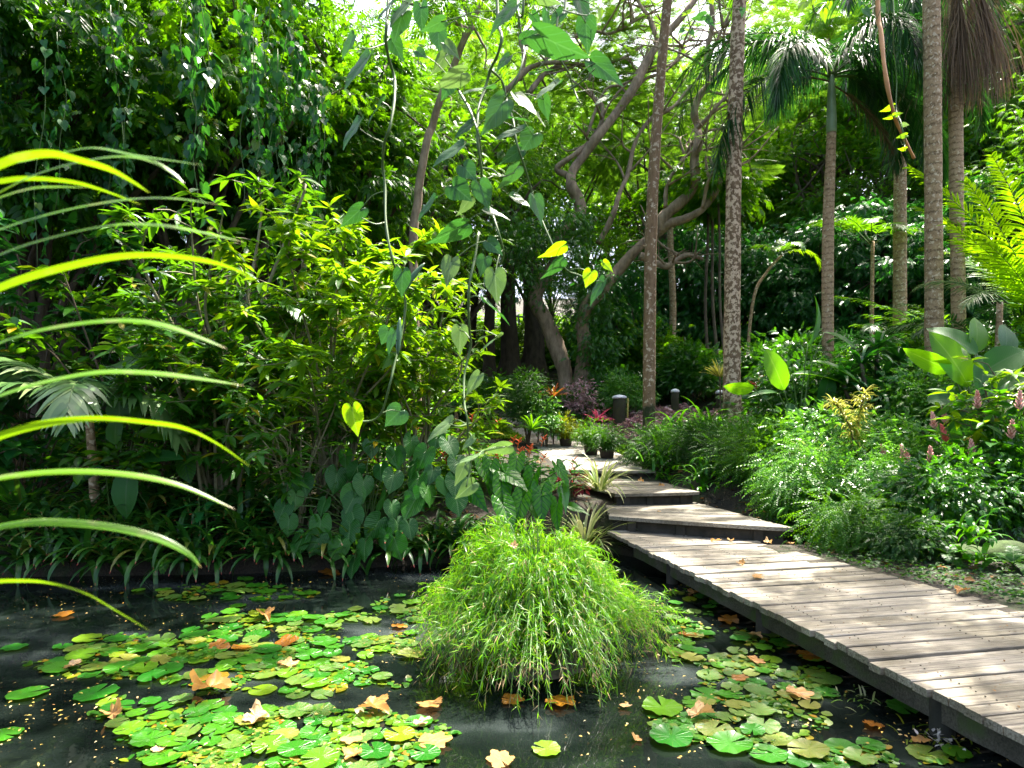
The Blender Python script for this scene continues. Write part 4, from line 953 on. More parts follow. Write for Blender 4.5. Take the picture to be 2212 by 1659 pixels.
# ------------------------------------------------------------------ weeping grass islet
def weeping_grass():
    rg = np.random.default_rng(101); t = thing('weeping_grass', 'huge rounded clump of fine weeping bamboo grass rising from the pond', 'grass clump', (.2, 5.15, 0))
    n = 1350; az = rg.uniform(0, 2 * np.pi, n); Rr = rg.uniform(.25, 1.08, n) ** .75 * (1 + .1 * np.sin(3 * az + .6) + .08 * np.sin(5 * az + 2)); Rr = np.clip(Rr * 1.05, .2, 1.26)
    Hh = (1.12 - .44 * np.clip(Rr, 0, 1.1) ** 2.8) * (1 + .07 * np.cos(az - 2.6)) * rg.uniform(.72, 1.06, n); zend = np.where(Rr > .72, rg.uniform(.04, .55, n), Hh * rg.uniform(.6, .9, n))
    o = np.stack([np.cos(az), np.sin(az) * .9, 0 * az], 1); up = np.array([0, 0, 1.])
    b0 = o * (rg.random(n) * .22)[:, None]
    p1 = b0 + o * (Rr * .25)[:, None] + up * (Hh * .8)[:, None]; p2 = o * (Rr * .72)[:, None] + up * (Hh * 1.16)[:, None]; p3 = o * Rr[:, None] + up * zend[:, None]
    u = np.linspace(0, 1, 14)[None, :, None]
    C = (1 - u) ** 3 * b0[:, None] + 3 * u * (1 - u) ** 2 * p1[:, None] + 3 * u * u * (1 - u) * p2[:, None] + u ** 3 * p3[:, None]
    S = np.stack([-np.sin(az), np.cos(az), 0 * az], 1)
    b = MB(); b.ribbons(C, S, .0028 * np.interp(np.linspace(0, 1, 14), [0, 1], [1.2, .5])[None]); b.build('stems', M['stem'], t)
    k = 44; tt = rg.uniform(.28, 1., (n, k)); tt[:, 0] = 1.
    ii = np.repeat(np.arange(n), k); tf = tt.ravel() * 13; a = np.clip(tf.astype(int), 0, 12); fr = (tf - a)[:, None]
    pos = C[ii, a] * (1 - fr) + C[ii, a + 1] * fr; td = nrm(C[ii, a + 1] - C[ii, a])
    d = nrm(td * .75 + rg.normal(size=pos.shape) * .5 + np.array([0, 0, -.18])); nh = np.array([0, 0, .7]) + rg.normal(size=pos.shape) * .5 + o[ii] * .4
    L = rg.uniform(.042, .088, len(pos))
    tp = leaf_tpl([(0, .012), (.25, .04), (.6, .034), (1, .002)], fold=0, droop=.2, nu=1)
    dry = rg.random(len(pos)) < np.where(pos[:, 2] < .35, .25, .03)
    b = MB(); b.inst(tp, pos[~dry], frames(d[~dry], nh[~dry]), L[~dry]); b.build('leaves', M['grass'], t)
    b = MB(); b.inst(tp, pos[dry], frames(d[dry], nh[dry]), L[dry]); b.build('dry_leaves', M['grass_dry'], t)
weeping_grass()

# ------------------------------------------------------------------ pond: lily pads, leaves, debris
def pad_tpl(seed, serr=.0):
    rg = np.random.default_rng(seed); n = 44; th = np.linspace(R(9), R(351), n); rs = [.0, .35, .7, .9, 1.]
    ph = rg.uniform(0, 6.28, 3); rim = 1 + .03 * np.sin(2 * th + ph[0]) + .02 * np.sin(5 * th + ph[1]) + serr * np.abs(np.sin(th * 17))
    lift = .03 * np.sin(3 * th + ph[2]) + .02 * np.sin(8 * th + ph[0]) + .03
    v = np.array([[[math.cos(a) * r * q, math.sin(a) * r * q, l * r ** 3] for a, q, l in zip(th, rim, lift)] for r in rs])
    uv = np.array([[[.5 + .3 * r, a / 6.2832] for a in th] for r in rs])
    i, j = np.meshgrid(np.arange(4), np.arange(n - 1), indexing='ij'); o = i * n + j
    return v.reshape(-1, 3), {4: np.stack([o, o + n, o + n + 1, o + 1], -1).reshape(-1, 4)}, uv.reshape(-1, 2)
M['pad'] = leaf_mat('lily pad', [(0, G(.016, .08, .01)), (.5, G(.038, .12, .012)), (.85, G(.08, .165, .015)), (.95, G(.13, .17, .02)), (1, G(.15, .09, .025))], (.2, .42, .03), .14, .3, veins=(15, 0, (.065, .15, .028), .06), obj_rand=True, spots=((.22, .2, .03), 26, .66), spec=.55)
M['pad_old'] = leaf_mat('lily pad mottled', [(0, G(.022, .08, .014)), (.5, G(.05, .11, .02)), (1, G(.12, .13, .03))], (.15, .3, .03), .15, .42, veins=(15, 0, (.11, .16, .045), .07), obj_rand=True, spots=((.2, .13, .04), 18, .55), spec=.5)
PADS = []
for i in range(6):
    b = MB(); b.add(*pad_tpl(i, .1 if i in (1, 3, 5) else .03)); o = b.build('lily_pad', M['pad_old'] if i in (3, 5) else M['pad']); PADS.append(o)
PAD_CL = [  # cx, cy, rx, ry, count, size, label
    (480, 1283, 200, 17, 22, .13, 'green lily pad in the thin band near the bromeliad bank'), (640, 1345, 190, 20, 24, .13, 'lily pad in the raft left of the weeping grass'),
    (470, 1397, 340, 26, 50, .13, 'bright green lily pad in the wide middle raft of the left pond'), (430, 1440, 350, 26, 46, .135, 'bright green lily pad on the near side of the left raft'),
    (640, 1470, 240, 26, 20, .125, 'lily pad around the big curled brown leaf'), (330, 1540, 120, 36, 10, .11, 'small lily pad beside the curled leaf in the left corner'),
    (620, 1590, 320, 52, 84, .125, 'sunlit yellow green lily pad in the overlapping raft at the bottom'), (600, 1645, 310, 20, 28, .13, 'sunlit lily pad cut by the bottom edge of the photo'), (860, 1320, 55, 30, 8, .12, 'lily pad hard against the left side of the weeping grass'), (850, 1385, 60, 22, 8, .12, 'lily pad under the drooping left tips of the weeping grass'),
    (1495, 1300, 60, 30, 9, .11, 'lily pad in the small group close to the boardwalk edge'), (1480, 1365, 40, 26, 6, .11, 'lily pad beside the right side of the weeping grass'), (1580, 1405, 130, 40, 20, .115, 'pale lily pad floating between the weeping grass and the boardwalk'), (1660, 1475, 130, 50, 24, .12, 'pale green lily pad in the mixed raft along the boardwalk'), (1600, 1560, 170, 50, 22, .125, 'worn lily pad among brown leaves at lower right'), (1880, 1635, 200, 18, 12, .14, 'large lily pad at the lower right edge of the photo')]
def pads():
    rg = np.random.default_rng(9); pts = []; used = set()
    singles = [(60, 1502, .15), (208, 1500, .16), (1430, 1535, .17), (1455, 1575, .16), (1450, 1600, .16), (1577, 1612, .17), (1950, 1530, .13), (1755, 1425, .12), (30, 1402, .13), (255, 1533, .12), (10, 1590, .12), (1180, 1622, .1)]
    jobs = [(x, y, r_, 'solitary lily pad floating on open water', 'lone lily pads on open water', 0) for x, y, r_ in singles]
    for cx_, cy_, rx, ry, n, r0, lab in PAD_CL:
        for _ in range(n):
            a, q = rg.uniform(0, 6.28), rg.random() ** .5; jobs.append((cx_ + rx * q * math.cos(a), cy_ + ry * q * math.sin(a), r0 * rg.uniform(.65, 1.12), lab, lab.replace('lily pad', 'lily pads'), 1))
    for x, y, r_, lab, grp, kind in jobs:
        if not kind: p = onz(x, y); 
        else:
            p = onz(x, y)
            for _try in range(12):
                if not pts or min(math.hypot(p[0] - q[0], p[1] - q[1]) / (r_ + q[2]) for q in pts) > .58: break
                p = onz(x + rg.normal(0, 30), y + rg.normal(0, 9))
            else: continue
        if pond_sd(np.array([p[0]]), np.array([p[1]]))[0] > -.12 or p[1] < 3.: continue
        pts.append((p[0], p[1], r_)); k = int(rg.integers(0, 6)) if kind else int(rg.integers(0, 3)); o = PADS[k]
        if 'worn' in lab or 'mixed' in lab: k = int(rg.choice([1, 3, 5, 3, 2])); o = PADS[k]
        if k in used: c = o.copy(); col.objects.link(c)
        else: used.add(k); c = o
        c.location = (p[0], p[1], rg.uniform(.004, .03)); r_ *= .82; c.scale = (r_, r_ * rg.uniform(.85, 1.), r_ * rg.uniform(.4, 1.8)); c.rotation_euler = (rg.normal(0, .035), rg.normal(0, .035), rg.uniform(0, 6.28))
        tag(c, lab, 'lily pad', grp)
    for k, o in enumerate(PADS):
        if k not in used: bpy.data.objects.remove(o)
pads()
def pad_mat():
    rg = np.random.default_rng(91); pos = []
    for cx_, cy_, rx, ry, n, r0, lab in PAD_CL:
        for _ in range(n * 20):
            a, q = rg.uniform(0, 6.28), rg.random() ** .5; x, y = cx_ + 1.12 * rx * q * math.cos(a), cy_ + 1.15 * ry * q * math.sin(a)
            p = onz(x, y)
            if math.sin(x * .031 + y * .05) + math.sin(x * .013 - y * .08 + 2) < -.1: continue
            if pond_sd(p[:1], p[1:2])[0] < -.08: pos.append((p[0], p[1], rg.uniform(.003, .016)))
    pos = np.array(pos); n = len(pos); a = rg.uniform(0, 6.28, n); d = np.stack([np.cos(a), np.sin(a), rg.normal(0, .12, n)], 1)
    b = MB(); b.inst(leaf_tpl([(0, .1), (.3, .38), (.6, .4), (.85, .22), (1, .03)], fold=.1, droop=.05), pos, frames(d, np.array([0, 0, 1.]) + rg.normal(size=(n, 3)) * .15), rg.uniform(.02, .075, n))
    m = leaf_mat('ragged pond weed', [(0, G(.018, .07, .01)), (.5, G(.045, .11, .014)), (.85, G(.1, .14, .02)), (.94, G(.18, .14, .03)), (1, G(.16, .08, .02))], (.18, .34, .03), .2, .4)
    tag(b.build('floating_weed', m), 'ragged mat of small yellow green floating weed between the lily pads', 'water weed', kind='stuff')
pad_mat()

def dead_tpl(seed, curl):
    rg = np.random.default_rng(seed); n = 60; th = np.linspace(-np.pi * .93, np.pi * .93, n); rs = np.array([0, .2, .4, .6, .8, 1.])
    lob = np.zeros(n)
    for c, w_, hgt in ((0, .5, 1.), (.95, .42, .92), (-.95, .42, .92), (1.9, .45, .74), (-1.9, .45, .74)): lob = np.maximum(lob, hgt * np.exp(-((th - c) / w_) ** 2))
    rim = .56 + .44 * lob + .03 * np.sin(23 * th) + rg.normal(0, .015, n); ph = rg.uniform(0, 6.28, 4)
    Rr = rs[:, None] * rim[None]; x = Rr * np.sin(th); y = Rr * np.cos(th) - .25
    z = curl * (.5 * (x * math.cos(ph[0]) + y * math.sin(ph[0])) ** 2 * 1.3 + .22 * Rr ** 2 * np.sin(3 * th + ph[1]) + .1 * Rr * np.sin(7 * th + ph[2])) + .05 * np.sin(9 * x + ph[3]) * Rr
    z = z - z.min() * .9
    uv = np.stack([np.broadcast_to(.5 + .5 * np.sin(th)[None] * rs[:, None], Rr.shape), np.broadcast_to(th[None] / 6.28 + .5, Rr.shape)], -1)
    i, j = np.meshgrid(np.arange(5), np.arange(n - 1), indexing='ij'); o = i * n + j
    return np.stack([x, y, z], -1).reshape(-1, 3), {4: np.stack([o, o + n, o + n + 1, o + 1], -1).reshape(-1, 4)}, uv.reshape(-1, 2)
DEAD = []
def dead_leaves():
    rg = np.random.default_rng(31)
    for i in range(7):
        b = MB(); b.add(*dead_tpl(i, [.3, .8, 1.2, .15, .6, 1.4, .2][i])); b.tube(smooth_path([(0, -.2, .03), (.03, -.5, .08), (.0, -.75, .05)], 4), .012, 5)
        o = b.build('fallen_leaf', M['dead_dark'] if i in (3, 6) else M['dead']); DEAD.append(o)
    used = set()
    L = [  # px, py, size px, surface, proto, label
        (455, 1500, 112, 0, 2, 'biggest curled tan leaf resting on the left lily pads'), (250, 1545, 72, 0, 5, 'upright curled brown leaf in the left corner of the pond'), (155, 1447, 58, 0, 1, 'folded tan leaf at the far left end of the middle raft'), (575, 1340, 76, 0, 1, 'orange leaf on the raft left of the weeping grass'), (558, 1562, 72, 0, 2, 'crumpled white tan leaf on the sunlit bottom raft'), (345, 1625, 42, 0, 4, 'small brown leaf tip poking from the lower left water'),
        (470, 1402, 66, 0, 3, 'soaked orange leaf lying flat in the middle raft, left one of three'), (523, 1404, 78, 0, 3, 'soaked orange leaf lying flat in the middle raft, middle one of three'), (615, 1394, 90, 0, 6, 'soaked orange leaf lying flat in the middle raft, right one of three'), (625, 1440, 70, 0, 4, 'pale narrow leaf right of the biggest curled leaf'),
        (812, 1543, 92, 0, 1, 'wavy orange leaf standing up below the grass clump'), (925, 1528, 95, 0, 0, 'long brown leaf floating below the left grass tips'), (1110, 1517, 72, 0, 3, 'half sunk brown leaf right below the grass clump'), (1215, 1522, 105, 0, 6, 'big half sunk brown leaf in front of the grass clump'), (915, 1566, 66, 0, 0, 'yellow tan leaf above the broad flat leaf'), (942, 1608, 125, 0, 0, 'broad flat tan leaf near the bottom centre'), (1078, 1645, 112, 0, 0, 'large tan leaf cut by the bottom edge'),
        (1371, 1600, 48, 0, 5, 'small pale curled leaf alone on the dark water'), (1352, 1531, 44, 0, 4, 'narrow orange leaf touching the big round pads'), (1520, 1556, 92, 0, 1, 'bright orange leaf right of the big round pads'), (765, 1602, 82, 0, 0, 'flat tan leaf on the bright bottom raft'), (758, 1638, 66, 0, 2, 'white crumpled leaf at the bottom of the bright raft'),
        (1489, 1374, 56, 0, 3, 'orange leaf half sunk beside the right flank of the grass clump'), (1576, 1345, 78, 0, 6, 'long orange leaf flat on the water near the boardwalk'), (1668, 1353, 84, 0, 3, 'orange leaf under the boardwalk edge'), (1633, 1380, 44, 0, 1, 'small bright leaf on the water below the boardwalk'), (1504, 1285, 46, 0, 5, 'tall orange leaf standing upright on the pads by the boardwalk'), (1755, 1422, 86, 0, 6, 'wide orange leaf drifting along the boardwalk'), (1712, 1400, 40, 0, 0, 'round peach leaf beside a lone pad'), (1635, 1432, 66, 0, 0, 'peach leaf among pale pads near the boardwalk'), (1800, 1436, 34, 0, 4, 'small pale leaf near the boardwalk shadow'), (1790, 1385, 24, 0, 5, 'tiny orange leaf against the boardwalk post'),
        (1730, 1505, 78, 0, 0, 'orange leaf in the middle of the right raft'), (1885, 1572, 80, 0, 3, 'brown leaf under clear dark water at lower right'), (2135, 1578, 120, 0, 6, 'long brown leaf floating at the right edge of the pond'), (1600, 1470, 60, 0, 3, 'soaked leaf under the right raft'), (1990, 1605, 60, 0, 0, 'pinkish leaf among petals at lower right'), (860, 1357, 56, 0, 3, 'soaked leaf beside the left flank of the grass clump'), (715, 1240, 70, 0, 6, 'soaked leaf under the round leaved bank plant'), (140, 1330, 60, 0, 3, 'soaked leaf in the shaded far left water'), (1015, 1385, 0, 0, 0, ''),
        (1603, 1218, 26, .36, 5, 'small curled leaf on the boardwalk near the steps'), (1638, 1248, 42, .36, 4, 'flat twisted leaf lying midway on the boardwalk'), (2078, 1283, 52, .36, 1, 'bright orange curled leaf at the sunny side of the boardwalk'), (1548, 1170, 34, .36, 4, 'brown leaf at the foot of the lowest step'), (1578, 1171, 24, .36, 1, 'second brown leaf at the foot of the lowest step'), (1660, 1176, 24, .36, 2, 'round orange leaf below the right end of the lowest step'), (1706, 1175, 26, .36, 0, 'pale leaf against the bank at the step corner'),
        (1428, 1052, 22, .8, 1, 'leaf on the middle step'), (1424, 1107, 14, .59, 4, 'tiny leaf on the lowest step'), (1385, 1042, 20, .8, 2, 'leaf in the shade under the top step'),
        (1978, 1213, 52, .32, 1, 'tan curled leaf on the bank below the glossy shrub'), (2140, 1237, 40, .34, 0, 'pointed tan leaf on the mossy block'), (1560, 1078, 22, .62, 2, 'leaf caught under the fern hedge'), (1650, 1108, 26, .6, 5, 'leaf beside the lowest step near the hedge'), (1683, 1083, 24, .7, 0, 'tan leaf on soil below the hedge'), (1111, 1182, 30, .95, 5, 'red brown leaf caught in the top of the grass clump')]
    for px, py, s, z, k, lab in L:
        if not s: continue
        p = onz(px, py, z)
        if lab.startswith('red brown'): p = P(1111, 1182, 4.75)
        sz = s / F * p[1] * .43
        o = DEAD[k]
        if k in used: c = o.copy(); col.objects.link(c)
        else: used.add(k); c = o
        lift = .02 if z == 0 else .012
        c.location = (p[0], p[1], p[2] + lift); c.scale = (sz * rg.uniform(.6, 1.05), sz * rg.uniform(.8, 1.1), sz * rg.uniform(.4, 1.2)); up = k in (5,)
        c.rotation_euler = (rg.normal(0, .1) + (.7 if up else 0), rg.normal(0, .1), rg.uniform(0, 6.28))
        tag(c, lab, 'fallen leaf', 'big dead leaves fallen on pond, boardwalk and bank')
    for k, o in enumerate(DEAD):
        if k not in used: bpy.data.objects.remove(o)
dead_leaves()

def debris():
    rg = np.random.default_rng(17); n = 900; pos = []
    while len(pos) < n:
        px, py = rg.uniform(-60, 2260), 1250 + 420 * rg.random() ** 1.3; p = onz(px, py)
        if pond_sd(np.array([p[0]]), np.array([p[1]]))[0] < -.05 and rg.random() < (.5 + .5 * math.sin(2.1 * p[0] + 1.3 * p[1]) * math.sin(1.7 * p[1] - .9 * p[0] + 1)) ** 2.2:
            pos.append((p[0], p[1], rg.uniform(.012, .04)))
    pos = np.array(pos); a = rg.uniform(0, 6.28, n); d = np.stack([np.cos(a), np.sin(a), rg.normal(0, .15, n)], 1)
    b = MB(); b.inst(T_OVAL_S, pos, frames(d, np.array([0, 0, 1.]) + rg.normal(size=(n, 3)) * .25), rg.uniform(.01, .032, n))
    m = leaf_mat('petal debris', [(0, G(.4, .3, .1)), (.4, G(.5, .4, .16)), (.7, G(.35, .2, .07)), (1, G(.6, .55, .35))], (.5, .4, .15), .25, .6)
    tag(b.build('floating_debris', m), 'scatter of tiny fallen petals and leaflets floating over pads and water', 'debris', kind='stuff')
    n = 900; rows = []
    for _ in range(n):
        s = rg.uniform(0, 8); w0 = 1.73 + .14 * (s - .86); u = rg.random() * w0; rows.append((1.53 + .981 * u + .193 * s, 8.78 + .193 * u - .981 * s, .358))
    pos = np.array(rows); a = rg.uniform(0, 6.28, n); d = np.stack([np.cos(a), np.sin(a), rg.normal(0, .1, n)], 1)
    b = MB(); b.inst(T_OVAL_S, pos, frames(d, np.tile([0, 0, 1.], (n, 1))), rg.uniform(.008, .03, n))
    tag(b.build('deck_debris', M['litter']), 'specks of leaf litter strewn over the boardwalk planks', 'debris', kind='stuff')
    n = 16000; x = rg.uniform(-12, 12, n); y = rg.uniform(6, 30, n); ok = (pond_sd(x, y) > .3) & ((path_near(x, y)[0] > path_near(x, y)[2] + .1) | (y > 13) & (rg.random(n) < .08) | (y < 8.2)); 
    s_ = (x - 1.53) * .193 - (y - 8.78) * .981; u_ = (x - 1.53) * .981 + (y - 8.78) * .193; ok &= ~((s_ > -.6) & (u_ > -.1) & (u_ < 1.9 + .14 * s_))
    x, y = x[ok], y[ok]; n = len(x)
    pos = np.stack([x, y, ground(x, y) + .03], 1); a = rg.uniform(0, 6.28, n); d = np.stack([np.cos(a), np.sin(a), rg.normal(0, .25, n)], 1)
    b = MB(); b.inst(T_OVAL_S, pos, frames(d, np.array([0, 0, 1.]) + rg.normal(size=(n, 3)) * .3), rg.uniform(.04, .16, n))
    tag(b.build('leaf_litter', M['litter']), 'brown leaf litter covering the soil between the plants', 'leaf litter', kind='stuff')
debris()

def submerged_weed():
    rg = np.random.default_rng(71)
    for lab, px, py, w_, n in (('feathery yellow tipped water weed floating among pads by the boardwalk', 1840, 1505, .22, 40), ('pale pink flowered water plant at the lower right corner', 2035, 1610, .2, 36)):
        p = onz(px, py); t = thing('water_weed', lab, 'water plant', p); b = MB(); az = rg.uniform(0, 6.28, n)
        base = rg.normal(size=(n, 3)) * np.array([w_ * .7, w_ * .5, 0]) + np.array([0, 0, -.01])
        straps(b, rg, base, az, rg.uniform(.3, 1.1, n), rg.uniform(.8, 1.6, n), rg.uniform(.06, .13, n), rg.uniform(.004, .008, n), 6)
        b.build('leaves', M['varieg'] if 'yellow' in lab else M['fern_yellow'], t)
        if 'pink' in lab:
            b = MB(); q = rg.normal(size=(26, 3)) * np.array([.07, .05, .01]) + np.array([0, 0, .04]); d = nrm(rg.normal(size=(26, 3)) + np.array([0, 0, .6])); b.inst(T_OVAL, q, frames(d, np.tile([0, .3, 1.], (26, 1))), .04); b.build('blossom', M['white_flower'], t)
submerged_weed()
# ------------------------------------------------------------------ trees
def w2(x, y): return (950.4 + .5208 * x, .5208 * y)
def rain_tree():
    D = 22.; base = on(1226, D); base[2] -= .1
    t = thing('rain_tree', 'great spreading tree with twisted bare limbs and feathery lime canopy over the path', 'tree', base)
    rg = np.random.default_rng(7)
    def limb(pts, w0, w1, dd=0., name='limb', fn=w2, d0=0.):
        n = len(pts); W = [P(*fn(*p), D + d0 + dd * i / max(1, n - 1) + rg.normal(0, .12)) for i, p in enumerate(pts)]
        c = smooth_path(W, 6); u = np.linspace(0, 1, len(c)); k = .5208 / F * D / 2 * 1.14
        r = (w0 + (w1 - w0) * u ** .8) * k * (1 + .09 * np.sin(u * 23 + w0) + .07 * np.sin(u * 51) + rg.normal(0, .035, len(u)))
        b = MB(); b.tube(c, r, 12); b.build(name, M['bark_rain'], t, world=True); return c
    ends = []
    limb([(528, 1742), (526, 1650), (520, 1580), (512, 1520), (478, 1425), (440, 1330), (395, 1240), (440, 1150), (485, 1070), (490, 985), (540, 940), (580, 890), (575, 830), (545, 770), (550, 710), (600, 640), (660, 560), (730, 470), (800, 370), (850, 270), (900, 190), (960, 120), (1020, 50), (1075, -30), (1120, -120)], 66, 24, 1.5, 'trunk')
    limb([(585, 1735), (590, 1560), (600, 1430), (590, 1350), (610, 1270), (680, 1190), (740, 1120), (830, 1020), (900, 965), (945, 930), (1010, 910), (1080, 875), (1120, 830), (1148, 785), (1175, 700), (1195, 560), (1230, 420)], 64, 13, -2, 'trunk')
    ends += [limb([(915, 960), (930, 900), (985, 850), (1040, 800), (1060, 740), (1055, 660), (1070, 600), (1070, 530), (1055, 470), (1075, 400), (1115, 350), (1105, 280), (1110, 200), (1130, 100), (1125, 0), (1120, -120)], 44, 12, -.6, d0=-1.1)]
    ends += [limb([(1070, 530), (1110, 490), (1150, 440), (1200, 390), (1290, 330)], 17, 8, -1, d0=-1.4), limb([(1115, 350), (1150, 290), (1190, 200), (1212, 110), (1230, -20)], 15, 7, 1, d0=-1.5), limb([(1105, 280), (1135, 200), (1180, 100), (1218, 20), (1260, -90)], 13, 6, -.5, d0=-1.5),
             limb([(935, 860), (938, 790), (960, 730), (1000, 670), (1045, 590)], 16, 9, 0, d0=-1.2), limb([(1090, 865), (1110, 760), (1150, 680), (1172, 610)], 14, 8, -.5, d0=-1.8),
             limb([(830, 1060), (880, 1082), (940, 1105), (990, 1072), (1040, 1058), (1090, 1075)], 30, 10, -.5, d0=-.9)]
    ends += [limb([(545, 735), (485, 700), (560, 640), (620, 590), (668, 510), (672, 440), (635, 400), (615, 350), (640, 280)], 25, 12, .8, d0=1), limb([(905, 175), (870, 80), (830, 20), (790, -60)], 21, 11, 1, d0=1.4),
             limb([(210, 480), (250, 400), (300, 350), (360, 290), (420, 265), (500, 258), (560, 265), (620, 270), (700, 260), (780, 230), (840, 190)], 27, 10, .5, d0=1.5), limb([(370, 385), (430, 310), (500, 268)], 24, 18, .2, d0=1.7),
             limb([(655, 1010), (690, 950), (725, 870), (745, 800), (780, 720), (800, 620), (830, 550), (880, 490), (960, 450), (1030, 370), (1085, 310)], 23, 11, .6, d0=.8),
             limb([(610, 560), (680, 380), (760, 350), (830, 310), (900, 290)], 12, 7, .5, d0=1), limb([(780, 420), (850, 330), (930, 300), (985, 240), (1010, 185), (1055, 150)], 13, 7, .5, d0=1.2), limb([(560, 150), (640, 130), (700, 140), (770, 110), (835, 55)], 15, 8, 0, d0=2), limb([(330, 330), (350, 240), (330, 150), (360, 60), (350, -40)], 20, 11, 1, d0=2)]
    main = [c for c in ends]
    for c in main:
        for k in range(7):
            i = int(rg.uniform(.35, .98) * (len(c) - 1)); q = c[i]; dv = nrm(np.array([rg.normal(.25, .9), rg.normal(0, .6), rg.uniform(.1, 1.)])); L = rg.uniform(1., 2.6)
            m1 = q + dv * L * .45 + rg.normal(size=3) * .15; e = m1 + nrm(dv + np.array([rg.normal(0, .5), 0, rg.uniform(-.3, .6)])) * L * .6
            b = MB(); b.tube(smooth_path([q, m1, e], 5), np.linspace(.05, .015, 11), 6); 
            for _ in range(2):
                d2 = nrm(dv + rg.normal(size=3) * .7); b.tube(smooth_path([m1, m1 + d2 * L * .25 + np.array([0, 0, .08]), m1 + d2 * L * .55], 4), np.linspace(.025, .008, 9), 5)
            b.build('branch', M['bark_rain'], t, world=True)
    # feathery canopy: flat layers of sprays around the upper limbs and beyond
    C = []
    for c in ends:
        for q in c[len(c) // 2::3]:
            if q[2] > 8.5 and rg.random() < .5: C.append(q + np.array([0, 1.3, .25]))
    for _ in range(150):
        px, py = rg.uniform(960, 1720), (rg.uniform(-170, 330) if _ < 80 else rg.uniform(-170, 60)) ** 1.0; Dd = rg.uniform(23, 29)
        if px < 1180 and py > 150: continue
        C.append(P(px, py, Dd))
    C = np.array(C); hh = C[:, 2] - 1.2; lx, ly = C[:, 0] - .287 * hh, C[:, 1] - .394 * hh; C = C[np.hypot((lx - 1.7) / 2.2, (ly - 15.8) / 3.4) > 1]; b = MB(); k = 20
    idx = np.repeat(np.arange(len(C)), k); off = rg.normal(size=(len(idx), 3)) * np.array([.75, .75, .16]); p = C[idx] + off
    d = nrm(off * np.array([1, 1, 0]) + rg.normal(size=p.shape) * .5 * np.array([1, 1, .2])); nh = np.array([0, 0, 1.]) + rg.normal(size=p.shape) * .25
    b.inst(SP_PINNA, p, frames(d, nh), rg.uniform(.4, .75, len(p))); b.build('crown', M['tree_lime'], t, world=True)
    cr = np.array([P(rg.uniform(1075, 1275), rg.uniform(455, 645), rg.uniform(20.8, 22.6)) for _ in range(60)] + [P(rg.normal(1290, 26), rg.uniform(590, 830), rg.uniform(20.9, 21.8)) for _ in range(46)])
    b = MB(); leaf_cloud(b, rg, cr, nrm(rg.normal(size=cr.shape)), 34, SP_OVAL, .3, .27, .6, .6); b.build('creeper', M['gloss'], t, world=True)
rain_tree()

def dark_branch_tree():
    D = 15.; base = on(905, D); t = thing('forked_tree', 'slim dark forked tree rising behind the hanging vines at upper left of centre', 'tree', base); rg = np.random.default_rng(19)
    b = MB()
    for pts, w0, w1 in ([c2(470, 1640), c2(500, 1300), (905, 400), c2(560, 900), c2(590, 820), c2(640, 650), c2(720, 450), c2(800, 250), c2(845, 150), c2(780, -20), c2(740, -160)], 26, 14), ([c2(845, 160), c2(915, 0), c2(960, -120)], 15, 8), ([c2(840, 200), c2(700, 125), c2(560, 60), c2(400, 10)], 13, 6), ([c2(800, 240), c2(760, 120), c2(700, 20)], 9, 6), ([c2(860, 170), c2(905, 260), c2(940, 330), c2(930, 450)], 9, 3):
        W = [P(*p, D + rg.normal(0, .08)) for p in pts]; 
        if w0 == 26: W = [base + np.array([0, 0, -.2])] + W
        c = smooth_path(W, 6); b.tube(c, np.linspace(w0, w1, len(c)) / F * D / 2 * .8, 9)
    b.build('trunk', M['bark_rain'], t, world=True)
    b = MB(); cs = np.array([P(px, py, D + rg.normal(0, 1)) for px, py in zip(rg.normal(985, 120, 34), rg.uniform(-330, 60, 34))]); leaf_cloud(b, rg, cs, nrm(rg.normal(size=cs.shape)), 22, SP_SMALL, .75, .45, .4); b.build('crown', M['tree_mid'], t, world=True)
dark_branch_tree()

used = set()
TA = tree_proto('broadleaf_tree', '', 14, 8.6, (4.3, 4.3, 4.8), 90, 36, SP_FAR, .6, .52, M['tree_mid'], M['bark'], 1, .3)
TB = tree_proto('small_leaved_tree', '', 13, 7.2, (4.2, 4.2, 5.2), 120, 52, SP_SMALL, .5, .48, M['tree_mid'], M['bark_dark'], 2, .28)
TC = tree_proto('feathery_tree', '', 16, 11, (5.2, 5.2, 4.2), 70, 34, SP_PINNA, .6, .7, M['tree_lime'], M['bark'], 3, .3, flat=.22)
TD = tree_proto('creeper_draped_tree', '', 8, 3.6, (3.0, 3.0, 3.8), 100, 60, SP_OVAL, .5, .38, M['tree_blue'], M['bark_dark'], 4, .22, zmin=-.9, droop=.7)
TE = tree_proto('shade_tree', '', 13, 8.2, (3.6, 3.2, 5.2), 90, 50, SP_LANCE, .6, .42, M['tree_dark'], M['bark_dark'], 5, .3, zmin=-.8, droop=.5)
def tr(pr, px, D, s, label, rz, group=None, dz=0):
    b_ = on(px, D); b_[2] += dz; place(pr, used, b_, rz, s, label, group)
